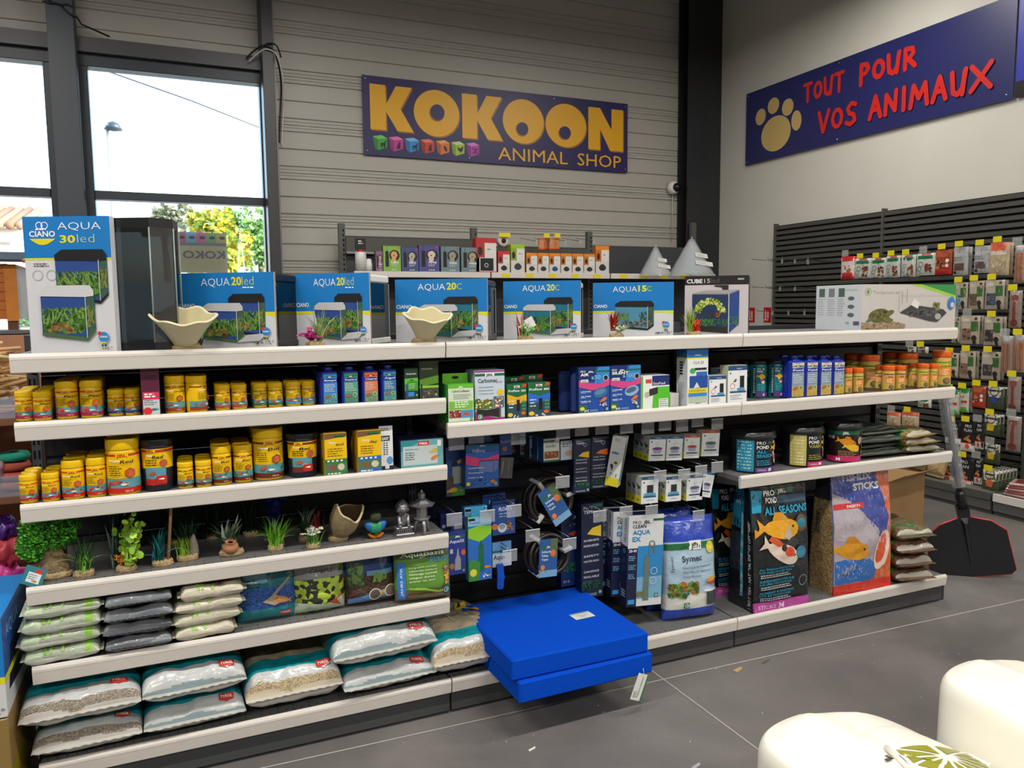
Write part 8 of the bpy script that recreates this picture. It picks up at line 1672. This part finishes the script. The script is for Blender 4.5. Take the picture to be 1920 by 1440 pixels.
def wall_pouch(row, k, a, b_, v0, v1, art, desc, base, X=5.93, tag_=True, n=1, th=.03, mt='film'):
    P0, P1 = at_x(a, (v0+v1)/2, X), at_x(b_, (v0+v1)/2, X); w_ = P0.y-P1.y; zt, zb_ = at_x((a+b_)/2, v0, X).z, at_x((a+b_)/2, v1, X).z; h = zt-zb_
    first = None
    for q in range(n):
        lab = '%s, %s row, right wall, %s' % (desc, row, ORD[k]+' from left' if q == 0 else '%s hook, %s behind' % (ORD[k], ORD[q-1]))
        loc = (X+.045*q, P0.y+.004*q, zb_)
        if first: dup(first, lab, loc); continue
        t = thing('treat_pouch', lab, 'pouch', loc, -PI/2+R0.uniform(-.12, .12), 'pouches hanging on the right wall'); first = t
        m = MB(); m.T = Matrix.Rotation(PI/2, 4, 'X'); fn = pillow(m, w_, h, th, lambda x, y: base, mt, p=3, q=4, nu=12, nv=14, wr=.006, seed=NW[0], seam=.0)
        NW[0] += 1; c = Canvas(m, fn, w_, h, mt=mt, step=.035, lift=.0006); c.n = 4; art(c, w_, h); m.build('pouch', t)
    t = thing('display_hook', 'display hook %s, %s row of the right wall, %s from left' % ('with yellow price tag' if tag_ else 'with clear holder', row, ORD[k]), 'hook', (X-.03, (P0.y+P1.y)/2, zt+.02), -PI/2, 'hooks on the right wall'); m = MB(); m.tube([(0, .37, 0), (0, 0, 0), (0, -.01, .02)], .0025, H('888'), 'chrome', n=4); m.build('prong', t)
    m = MB(); m.box(-.035, .035, -.012, -.010, -.02, .035, H('d0d4d0'), 'clear') if not tag_ else m.box(-.032, .032, -.012, -.010, -.018, .024, H('e2d21a'), 'card'); m.build('price_tag', t)
GRN, TRT = H('a8a8a0'), H('b4a896')
for k, a in enumerate(((1578, 1603, 481, 524, w_red, 'red and white pouch', H('c8242a'), 0), (1604, 1633, 485, 522, w_green, 'green topped pouch', GRN, 1), (1634, 1662, 484, 521, w_green, 'green topped pouch', GRN, 1), (1663, 1690, 480, 520, w_green, 'green topped pouch', GRN, 1), (1691, 1717, 478, 519, w_green, 'green topped pouch', GRN, 1), (1720, 1754, 475, 516, w_green, 'green topped wide pouch', GRN, 0), (1755, 1788, 468, 515, w_brown, 'reddish brown pouch', H('94402a'), 1), (1789, 1818, 463, 516, w_silver, 'silver pouch', H('a0a0a0'), 1), (1828, 1857, 461, 512, w_silver, 'silver pouch', H('a0a0a0'), 1), (1857, 1894, 455, 516, w_beige, 'beige and orange pouch', H('bca88c'), 1), (1903, 1922, 460, 530, w_stick, 'long brown stick pack', H('8a7868'), 0))):
    wall_pouch('top', k, *a[:7], tag_=bool(a[7]), n=2)
for k, a in enumerate(((1789, 1816, 530, 580, w_treat(H('6aa0b8')), 'beige pouch with pale blue window'), (1818, 1845, 527, 580, w_treat(H('6a5a50')), 'beige pouch with brown window'), (1848, 1882, 525, 580, w_treat(H('3a5a7a')), 'beige pouch with dark blue window'))): wall_pouch('second', k, *a, TRT, n=2)
wall_pouch('second', 3, 1893, 1915, 545, 615, w_bone, 'long pale chew pack', H('8a7a74'), X=5.88)
for k, a in enumerate(((1786, 1802, 594, 642, w_treat(H('6a5a50'))), (1802, 1836, 592, 645, w_treat(H('8a6a5a'))), (1846, 1883, 594, 648, w_treat(H('3a3c40'))))): wall_pouch('third', k, *a, 'beige and green pouch', TRT, tag_=k == 2, n=2)
for k, a in enumerate(((1772, 1799, 662, 706, w_treat(H('7a6a5c'))), (1801, 1832, 658, 709, w_treat(H('8a6a62'))), (1841, 1874, 660, 712, w_treat(H('3a3c44'))))): wall_pouch('fourth', k, *a, 'beige and green pouch', TRT, n=2)
wall_pouch('fourth', 3, 1878, 1900, 630, 700, w_stick, 'long brown stick pack', H('9c8a80'), X=5.88, tag_=False); wall_pouch('fourth', 4, 1901, 1925, 628, 698, w_stick, 'long brown stick pack', H('9c8a80'), X=5.88)
for k, a in enumerate(((1770, 1799, 730, 777, w_gw, 'green and white pouch', H('ccc8c0')), (1801, 1818, 728, 773, w_gw, 'narrow green and white pouch', H('ccc8c0')), (1823, 1850, 723, 764, w_brown, 'brown pouch with green foot', H('8a5a4a')), (1852, 1884, 725, 766, w_gv(H('3a4a8a')), 'white and olive pouch with blue spot', H('4a5240')))): wall_pouch('fifth', k, *a, n=2)
wall_pouch('fifth', 4, 1890, 1914, 706, 772, w_bone, 'wrapped brown bone', H('8a7a74'), X=5.88)
for k, a in enumerate(((1774, 1804, 790, 832), (1802, 1829, 790, 846), (1829, 1847, 790, 842))): wall_pouch('sixth', k, *a, w_pro, 'black pouch with orange sticks', H('1c1c1e'), tag_=k < 2, n=2)
wall_pouch('sixth', 3, 1846, 1877, 777, 817, w_gv(H('d8b81c')), 'white and olive pouch with yellow spot', H('4a5240'), n=2); wall_pouch('sixth', 4, 1888, 1914, 780, 846, w_bone, 'wrapped brown bone', H('8a7a74'), X=5.88, tag_=False)
wall_pouch('seventh', 0, 1848, 1875, 832, 870, w_gv(H('d8b01c')), 'olive and white pouch with yellow spot', H('4a5240'), tag_=False)
for k, a in enumerate(((1766, 1792, 856, 904), (1791, 1828, 856, 915), (1828, 1843, 858, 908))): wall_pouch('lowest', k, *a, w_pro, 'black pouch with yellow and white foot', H('1c1c1e'), tag_=k == 1, n=1)
wall_pouch('lowest', 3, 1843, 1874, 882, 922, w_gv(H('c8683a')), 'olive pouch with orange spot', H('4a5240'), n=6, X=5.87)
for k, (a, b_, v0, v1) in enumerate(((1703, 1720, 650, 664), (1722, 1742, 650, 662), (1664, 1690, 772, 800), (1692, 1722, 772, 800), (1722, 1746, 748, 764))): wall_pouch('half hidden', k, a, b_, v0, v1, w_beige if k in (2, 3) else w_green, 'pouch glimpsed behind the gondola end', H('d8702a') if k in (2, 3) else H('c0c0c0'), tag_=k in (1, 3))
for k in range(3): tag(thing_ := (lambda: (lambda m: (pillow(m, .15, .13, .08, lambda x, y: H('8a6a40')+('coarse_gravel',) if k < 2 else H('b89a70'), 'film', p=3, q=3, nu=14, nv=14, wr=.02, seed=k+5, seam=.02), m.build('chew_bag', None, (5.86, 1.62-.16*k+.3, .19), (PI/2-.3, 0, -PI/2)))[1])(MB()))(), 'clear bag of curled chews on the bottom right wall shelf, %s from left' % ORD[k], 'bag', 'bags of curled chews')
for k in range(5):
    m = MB(); m.box(-.09, .09, -.11, .11, 0, .018, H('a85a5c') if k % 2 else H('c8a09a'), 'film', .006); m.box(-.07, .07, -.08, .08, .0181, .0185, H('8a3c40'), 'film'); tag(m.build('meat_pack', None, (5.90, .84-.004*k, .157+.021*k), .1*k), 'flat pack of sliced pink meat on the bottom right wall shelf, %s from the bottom' % ORD[k], 'pack', 'flat meat packs')
for r, (v, us) in enumerate(((486, (1410, 1440, 1468, 1492, 1516, 1540)), (538, (1410, 1436, 1464, 1492)), (583, (1420, 1450, 1480, 1510)))):
    for k, u in enumerate(us):
        p = at_x(u, v, 5.95); t = thing('display_hook', 'empty steel hook on the far slatted panel, %s row, %s from left' % (ORD[r], ORD[k]), 'hook', (5.95, max(p.y, 3.0), p.z), -PI/2, 'empty hooks on the right wall'); m = MB(); m.tube([(0, .35, -.02), (0, 0, 0), (0, -.01, .02)], .003, H('9a9a98'), 'chrome', n=5); m.box(-.012, .012, -.012, -.01, -.04, 0, H('ccc'), 'clear'); m.build('prong', t)
for k, (u, w_) in enumerate(((1408, .055), (1438, .055))):
    p = at_x(u, 592, 6.38); m = MB(); m.box(0, .004, -w_, w_, -.07, .09, H('c4232a'), 'card'); c = Canvas(m, flat((0, w_, -.07), (0, -1, 0), (0, 0, 1)), 2*w_, .16); c.rect(.02, .03, .035, .13, H('eee')); c.rect(.05, .04, .08, .12, H('e8b8b0')); c.lines(.01, .02, .09, 1, .01, .01, H('eee')); o = m.build('safety_sign', None, (6.383, p.y, p.z)); tag(o, 'small red fire safety sign on the right wall, %s' % ('left of two' if k == 0 else 'right of two'), 'sign', 'fire safety signs')

# ================================================================ broad shovel and cardboard box at the right end of the gondola
t = thing('shovel', 'black long-handled shovel with a red rim leaning at the right end of the gondola', 'shovel', (4.47, .20, 0)); t.rotation_euler = (-.08, -.16, math.radians(-38))
O = [(-.035, .40), (-.03, .33), (-.13, .30), (-.20, .24), (-.215, .02), (-.19, 0), (.19, 0), (.215, .02), (.20, .24), (.13, .30), (.03, .33), (.035, .40)]
m = MB(); m.extrude(O, -.012, .006, H('1c1d22'), 'plastic', 'y'); m.add([(-.02, -.013, .33), (.02, -.013, .33), (.008, -.03, .30), (-.008, -.03, .30), (.004, -.014, .05), (-.004, -.014, .05)], [(0, 3, 2, 1), (3, 5, 4, 2), (0, 5, 3), (1, 2, 4)], H('202127'), 'plastic'); m.build('blade', t)
m = MB(); m.tube([(x, -.004, z) for x, z in O[1:-1]], .006, H('d8323c'), 'rubber', n=6); m.build('red_rim', t)
m = MB(); m.lathe([(.026, .38), (.028, .46), (.022, .48)], 16, H('17181c'), 'plastic'); m.build('socket', t)
m = MB(); m.tube([(0, 0, .46), (0, 0, 1.04)], .016, H('3f3c3c'), 'plastic', n=12); m.build('handle', t)
m = MB(); m.grid(lambda a, b: Vector(((.034+.008*noise.noise(Vector((a*6, b*9, 2))))*math.cos(2*PI*a), (.03+.006*noise.noise(Vector((a*6, b*9, 5))))*math.sin(2*PI*a), .5+.52*b)), 20, 24, H('c8ccd0'), 'clear'); m.build('plastic_wrap', t)
t = thing('cardboard_box', 'open brown cardboard box on the floor behind the right end of the gondola', 'box', (4.62, .95, 0), .2); m = MB(); m.box(-.2, .24, -.15, .18, 0, .42, H('a88558'), 'card', .002); m.build('carton', t); m = MB(); m.T = Matrix.Translation((0, -.15, .42)) @ Matrix.Rotation(-.5, 4, 'X'); m.box(-.2, .24, -.12, 0, -.002, .002, H('b8935f'), 'card'); m.build('flap', t)

# ================================================================ white covered litter boxes in the foreground
def litter(label, loc, rz):
    t = thing('litter_box', label, 'litter box', loc, rz, 'white covered litter boxes'); Wc = H('efece0')
    A, B_ = .345, .275
    def sup(a, e=.5): c_, s_ = math.cos(2*PI*a), math.sin(2*PI*a); return math.copysign(abs(c_)**e, c_), math.copysign(abs(s_)**e, s_)
    def top(x, y):
        u = x/A; z = .405-.012*(y/B_)**2
        if u > -.1: z -= .17*((u+.1)/1.1)**1.7
        z += .022/(1+math.exp((u+.22)*30))/(1+math.exp(-(y-.02)*40))          # raised band over the left part
        d = ((x+.17)/.16)**2+((y+.16)/.15)**2; z += .012*(1/(1+math.exp((d-1)*22)))     # embossed oval
        d2 = ((x-.05)/.20)**2+((y+.05)/.17)**2; z += .007*(1/(1+math.exp((d2-1)*22))); return z
    m = MB()
    def f(a, b):
        cx, cy = sup(a)
        if b < .62: q = b/.62; k = q**.8; x, y = A*k*cx*.93, B_*k*cy*.93; return Vector((x, y, top(x, y)-.035*max(0, q-.80)**2*25*.4))
        q = (b-.62)/.38; x0, y0 = A*cx*.93, B_*cy*.93; zt = top(x0, y0)-.014; ang = q*PI/2 if q < .55 else None
        if q < .55: a2 = q/.55*PI/2; return Vector((x0+A*.07*cx*math.sin(a2), y0+B_*.07*cy*math.sin(a2), zt-.05*(1-math.cos(a2))))
        z = (zt-.05)*(1-(q-.55)/.45)+.12*((q-.55)/.45); return Vector((A*cx*(1+.02*(q-.55)), B_*cy*(1+.02*(q-.55)), z))
    m.grid(f, 96, 60, Wc, 'whiteplastic', flip=True); m.build('hood', t)
    m = MB(); m.grid(lambda a, b: Vector((A*1.03*sup(a)[0]*(.9+.1*b), B_*1.03*sup(a)[1]*(.9+.1*b), .125*b)), 64, 4, Wc, 'whiteplastic'); m.build('tray', t)
    m = MB(); cx, cy = .035, -.065; hexa = [(cx+.145*math.cos(q), cy+.115*math.sin(q)) for q in (.35, PI-.35-.35, PI+.1, PI*1.5-.5, PI*1.5+.5, -.1)]
    Z = lambda x, y, l: Vector((x, y, top(x, y)+.003+l))
    c = Canvas(m, lambda x, y, l: Vector((x, y, top(x, y)+.010+l)), 1, 1, mt='whiteplastic', step=.02, lift=.0008)
    mid = [((hexa[i][0]+hexa[(i+1) % 6][0])/2, (hexa[i][1]+hexa[(i+1) % 6][1])/2) for i in range(6)]; ring_ = [p for q in zip(hexa, mid) for p in q]
    for i in range(12):
        a, b = ring_[i], ring_[(i+1) % 12]; g_ = ((a[0]+b[0]+cx)/3, (a[1]+b[1]+cy)/3); c.n = 1
        c.poly([(g_[0]+(p[0]-g_[0])*.72, g_[1]+(p[1]-g_[1])*.72) for p in (a, b, (cx, cy))], H('8f8f2a'))
    m.build('filter_pad', t)
    m = MB(); c = Canvas(m, Z, 1, 1, mt='whiteplastic', step=.02, lift=.003); c.n = 2; c.poly(hexa, Wc); hz = [Z(x*1.06-cx*.06, y*1.06-cy*.06, .004) for x, y in hexa]
    for i in range(6): m.tube([hz[i], hz[(i+1) % 6]], .007, Wc, 'whiteplastic', n=10)
    m.build('vent_grille', t)
    m = MB(); m.T = Matrix.Translation(Z(-.135, -.03, .001)) ; m.box(-.004, .018, -.004, .004, 0, .001, H('55524a'), 'matte'); m.box(.010, .018, -.004, .014, 0, .001, H('55524a'), 'matte'); m.build('catch', t); return t
L1 = litter('white litter box hood in the foreground, left one, with a vent grille', (2.085, -1.345, 0), .03)
dup(L1, 'white litter box hood in the foreground, right one at the frame edge', (2.80, -1.32, 0), .03)

# ================================================================ left of the gondola
t = thing('aquarium_carton', 'big blue and white aquarium carton at the bottom left beside the gondola', 'box', (-.05, -.1, .362)); m = MB(); m.box(-.55, 0, 0, .42, 0, .292, H('d4d4d8'), 'card', .002)
for c, w_ in ((front(m, -.55, 0, -.0001, 0, .292), .55), (rightside(m, .0001, 0, .42, 0, .292), .42)):
    if w_ > .5: c.rect(0, .12, w_, .292, BLU)
    else: c.rect(0, .12, w_, .292, H('1a4a9a')); c.text('AQUA', .05, .215, .04, H('7ab0dc'), w=.2); c.poly([(.05, .06), (.3, .04), (.34, .17), (.1, .18)], H('1c2230'))
    c.rect(0, .10, w_, .12, YB)
c = Canvas(m, flat((-.55, 0, .292), (1, 0, 0), (0, 1, 0)), .55, .42); c.rect(0, 0, .55, .42, BLU); c = front(m, -.55, 0, -.0002, 0, .292); badge(c, .50, .06, .028); c.text('38L*', .545, .012, .018, H('333'), w=.05, anchor='r'); m.build('carton', t)
t = thing('cardboard_box', 'tan and yellow cardboard box under the blue aquarium carton', 'box', (-.05, -.1, 0)); m = MB(); m.box(-.6, .0, 0, .42, 0, .358, H('8f7440'), 'card', .003, cols=None); c = front(m, -.6, 0, -.0001, 0, .358); c.rect(0, 0, .6, .2, H('8f8212')); c = rightside(m, .0001, 0, .42, 0, .358); c.rect(0, 0, .42, .2, H('8f8212')); m.build('carton', t)
t = thing('display_rack', 'wooden display rack with clear bins left behind the gondola', 'rack', (-.95, .8, 0))
for z in (.40, .82, 1.12): b = MB(); b.box(0, .86, 0, .55, z-.03, z, H('8a5a3c'), 'wood', .003); b.build('board', t)
b = MB(); b.box(.0, .03, 0, .55, 0, 1.45, H('9a6a48'), 'wood'); b.build('side_board', t); b = MB(); b.box(.0, .86, .55, .57, 0, 1.42, H('a8785a'), 'wood'); b.build('back_board', t)
b = MB(); b.box(.03, .84, .0, .004, 1.12, 1.20, H('b8c8e0'), 'clear'); b.box(.03, .84, .0, .004, .82, .90, H('b8c8e0'), 'clear'); b.build('clear_front', t)
rg = random.Random(6)
for k in range(110):
    L_ = rg.uniform(.16, .24); an = rg.gauss(0, .35); z = 1.13+.009*(k % 30)+rg.random()*.004; m = MB() if k < 3 else None
    if m: m.tube([(-L_/2, 0, 0), (-L_*.2, .003, .002), (L_*.2, -.003, -.001), (L_/2, .001, .002)], .0075, (H('c8a070'), H('b88a5c'), H('d8b888'))[k % 3], 'matte', n=7); o = tag(m.build('chew_stick'), 'x', 'chew stick', 'beige chew sticks heaped in the rack'); o.rotation_mode = 'XYZ'; CS = globals().get('CS', [])+[o]
    else: o = CS[k % 3].copy(); COL.objects.link(o)
    o['label'] = 'thin beige chew stick in the heap at the left edge of the picture'; o.location = (-.28+rg.uniform(-.10, .07), .88+rg.uniform(0, .36), z); o.rotation_euler = (rg.gauss(0, .15), rg.gauss(0, .18), an+.3)
for k in range(4):
    m = MB(); m.lathe([(.018, 0), (.05, .004), (.058, .018), (.05, .034), (.018, .036)], 20, (H('c87a5a'), H('c8604a'), H('b85848'), H('2f9a80'))[k], 'matte', cap=False); tag(m.build('ring_toy', None, (-.155, .93, .822+.038*k)), '%s ring toy in the stack beside the left upright' % ('lowest salmon', 'second salmon', 'third salmon', 'topmost teal and yellow')[k], 'toy', 'stacked ring toys')
for k, (x, z, r, cl_, lab) in enumerate(((-.21, .47, .07, 'd8409a', 'pink knobbly ball toy'), (-.30, .50, .06, '6a2a9a', 'purple ball toy at the frame edge'), (-.20, .60, .055, 'd04a5a', 'coral ball toy'), (-.29, .66, .06, 'b83048', 'dark red ball toy'), (-.20, .70, .045, '5a2a8a', 'small purple ball toy'), (-.21, .86, .05, 'b88a92', 'pale pink rope toy knot'))):
    m = MB(); lump(m, (0, 0, r), (r, r, r), k*3+2, .5, 14, H(cl_), 'plastic'); o = m.build('dog_toy', None, (x, .9+.03*(k % 2), z if z > .8 else z-.07)); tag(o, lab+' in the rack left of the gondola', 'toy', 'dog toys in the rack'); 
    for p in o.data.attributes['Col'].data: p.color = H(cl_)
t = thing('rabbit_hutch', 'orange wooden rabbit hutch with dark felt roof by the window at the left edge', 'hutch', (-.33, 2.6, 1.45)); m = MB(); m.box(-.8, -.02, 0, .5, .03, .34, H('b8661f'), 'wood', .004); c = front(m, -.8, -.02, -.001, .03, .34, mt='wood'); [c.rect(.45, .05+.052*k, .74, .053+.052*k, H('5a2c0c')) for k in range(6)]; c.rect(.72, -.01, .78, .31, H('c87828')); m.build('body', t)
m = MB(); m.box(-.02, -.005, .0, .5, .03, .32, H('a8a4a0'), 'wood'); m.build('side_wall', t); m = MB(); m.add([(-.85, -.06, .35), (.02, -.06, .35), (.07, .55, .43), (-.85, .55, .43), (-.85, -.06, .365), (.02, -.06, .365), (.07, .55, .445), (-.85, .55, .445)], [(0, 1, 5, 4), (1, 2, 6, 5), (2, 3, 7, 6), (3, 0, 4, 7), (4, 5, 6, 7), (3, 2, 1, 0)], H('3c4048'), 'matte'); m.build('roof', t); m = MB(); m.tube([(.03, -.06, .357), (.08, .55, .437)], .013, H('a8605a'), 'wood'); m.build('roof_edge', t)
m = MB(); [m.box(x, x+.05, y, y+.05, -.03, .04, H('5a3014'), 'wood') for x, y in ((-.08, .01),)]; m.build('leg', t)
m = MB(); m.box(-1.6, -.2, 2.5, 3.2, 0, 1.40, H('6a6e74'), 'darkmetal', .01); m.box(-1.65, -.18, 2.45, 3.25, 1.40, 1.42, H('a8b0bc'), 'chrome'); tag(m.build('display_stand'), 'grey metal topped stand under the orange rabbit hutch', 'stand')

# ================================================================ small litter on the floor
for k, (u, v, w_, d_, cl_) in enumerate(((1437, 1241, .055, .012, '5c5858'), (1385, 1256, .05, .02, 'b89a6a'), (998, 1405, .03, .008, 'd8d4cc'), (1306, 1437, .04, .012, 'a8a4a8'), (1115, 1276, .03, .03, '6a4034'))):
    p = at_z(u, v, .001); m = MB(); m.add([(-w_/2, -d_/2, 0), (w_/2, -d_*.1, .0), (w_/2, d_/2, .004), (-w_/2, d_/2, .002)], [(0, 1, 2, 3)], H(cl_), 'matte'); tag(m.build('paper_scrap', None, (p.x, p.y, .001), .25), '%s on the floor before the gondola' % ('grey strip', 'tan triangular scrap', 'tiny white scrap', 'pale scrap at the lower frame edge', 'brown crumb under the blue foam')[k], 'scrap')
m = MB(); rg = random.Random(8)
for k in range(60): p = at_z(rg.uniform(450, 1800), rg.uniform(1180, 1400), .001); s = rg.uniform(.0015, .003); m.add([(p.x-s, p.y, .001), (p.x, p.y-s, .001), (p.x+s, p.y, .001), (p.x, p.y, .001+s)], [(0, 1, 3), (1, 2, 3), (2, 0, 3)], H('d8d4cc'), 'matte')
tag(m.build('crumbs'), 'tiny white crumbs scattered over the concrete floor', 'crumbs', kind='stuff')

# ================================================================ outside the window
m = MB(); m.box(-40, 30, 5.25, 80, -.25, -.15, H('9a958a'), 'matte'); struct(m.build('ground'))
t = thing('house', 'white house with a clay tiled roof outside the left window', 'house', (0, 0, 0)); m = MB(); m.box(-9, -3.0, 22, 29, -.15, 3.75, H('dcd8d0'), 'matte'); m.add([(-3.0, 22, 3.75), (-3.0, 29, 3.75), (-3.0, 25.5, 4.6)], [(0, 1, 2)], H('cdd6dc'), 'matte'); m.box(-3.9, -3.3, 21.98, 22, 3.3, 3.38, H('8a8680'), 'matte'); m.build('wall', t)
m = MB()
for k in range(26): x = -9+.24*k; m.tube([(x, 21.7, 3.78), (x, 25.5, 4.62)], .11, H('b08a70') if k % 2 else H('9a745c'), 'matte', n=8); 
m.build('tiled_roof', t)
m = MB(); m.box(-3, 3, 24, 24.3, -.15, 2.4, H('a8c4d4'), 'matte'); tag(m.build('garden_wall'), 'pale rendered wall beside the house outside the window', 'wall')
def tree(name, label, c, r, cols, n, trunk):
    t = thing(name, label, 'tree', (c[0], c[1], -.15), 0, 'trees outside the window'); m = MB(); m.tube([(0, 0, 0), (.1, 0, c[2]*.6), (0, 0, c[2])], [.22, .16, .08], H('6a5644'), 'bark'); m.build('trunk', t); m = MB(); rg = random.Random(n)
    bl = [(Vector((rg.gauss(0, .45)*r[0], rg.gauss(0, .4)*r[1], rg.gauss(0, .38)*r[2])), rg.uniform(.18, .36)) for _ in range(26)]
    for _ in range(n):
        b, s = rg.choice(bl); q = Vector((rg.gauss(0, 1), rg.gauss(0, 1), rg.gauss(0, .8))).normalized()*s*rg.random()**.3
        leaf_disc(m, Vector((b.x+q.x*r[0], b.y+q.y*r[1], c[2]+.15+b.z+q.z*r[2])), (rg.gauss(0, 1), rg.gauss(0, 1), rg.gauss(.6, 1)), rg.uniform(.05, .12), rg.choice(cols), k=5)
    m.build('foliage', t)
tree('sparse_tree', 'sparse grey green pine outside the window, left of the yellow green tree', (.45, 30, 4.7), (1.0, 1.0, .75), [H('7a8264'), H('969c82'), H('6a6e58')], 1100, 1)
tree('broad_tree', 'broad yellow green tree outside the window beside the column', (2.4, 26, 3.7), (1.5, 1.4, 1.4), [H('a8a830'), H('c8b838'), H('6a9034'), H('d0c858')], 2600, 1)
tree('broad_tree', 'broad dark green tree behind the yellow one outside the window', (4.2, 33, 4.4), (2.2, 1.6, 1.5), [H('4f7c3a'), H('6a9a4a'), H('88b060')], 2600, 1)
tree('small_shrub', 'low green shrub outside between house and window column', (-2.6, 21, .9), (.6, .6, .7), [H('6a8a5a'), H('8aa47a')], 900, 1)
t = thing('street_lamp', 'thin street lamp outside the window', 'lamp', (-.42, 14, -.15)); m = MB(); m.tube([(0, 0, 0), (0, 0, 5.1)], .03, H('8a949a'), 'paint'); m.build('post', t); m = MB(); m.lathe([(.03, 5.0), (.16, 5.03), (.10, 5.14), (.02, 5.18)], 14, H('3a4850'), 'plastic', c=(.1, 0)); m.build('lamp_head', t)
m = MB(); m.tube([(0, 0, 0), (0, 0, 5.2)], .13, H('b8c4cc'), 'matte', n=8); PO = tag(m.build('utility_pole', None, (-.62, 15, -.15)), 'pale concrete pole outside the window near the street lamp', 'pole')
m = MB(); m.tube([(-.28, 0, 0), (0, 0, 3.4), (.30, 0, 0)], .05, H('d8dcdc'), 'paint', n=6); tag(m.build('white_post', None, (2.0, 16, -.15)), 'white two legged post outside in front of the yellow tree', 'post')
m = MB(); m.tube([(-.1, -2.9, 5.7), (1.6, -3, 5.2), (3.3, -3, 4.65)], .012, H('555'), 'rubber', n=4); m.build('overhead_wire', PO)
t = thing('window_poster', 'translucent poster with animal cubes and reversed lettering on the window pane', 'poster', (.53, 5.045, 1.858)); m = MB(); m.box(0, .425, 0, .001, 0, .362, H('c8c0a0'), 'card'); c = front(m, 0, .425, -.0001, 0, .362); c.rect(0, .26, .425, .362, H('9ab0c8')); [c.rect(.0+.085*k, .27, .083+.085*k, .362, H(q)) for k, q in enumerate(('c87a8a', '8ab8d8', 'd87aa8', '8fb88a', 'c8b87a'))]; [c.ell(.05+.085*k, .315, .025, .014, H('556')) for k in range(5)]; c.rect(0, .245, .425, .268, H('8a8aa0'))
vs_, fs_, W_ = glyphs('KOKOON', .03); c._emit([(.40-x*.5/W_, .13+y*.09) for x, y in vs_ if True], [f[::-1] for f in fs_], H('77748a')) if False else c.text('KOKO', .41, .13, .07, H('77748a'), w=-.36, bold=.03)
m.build('poster', t)
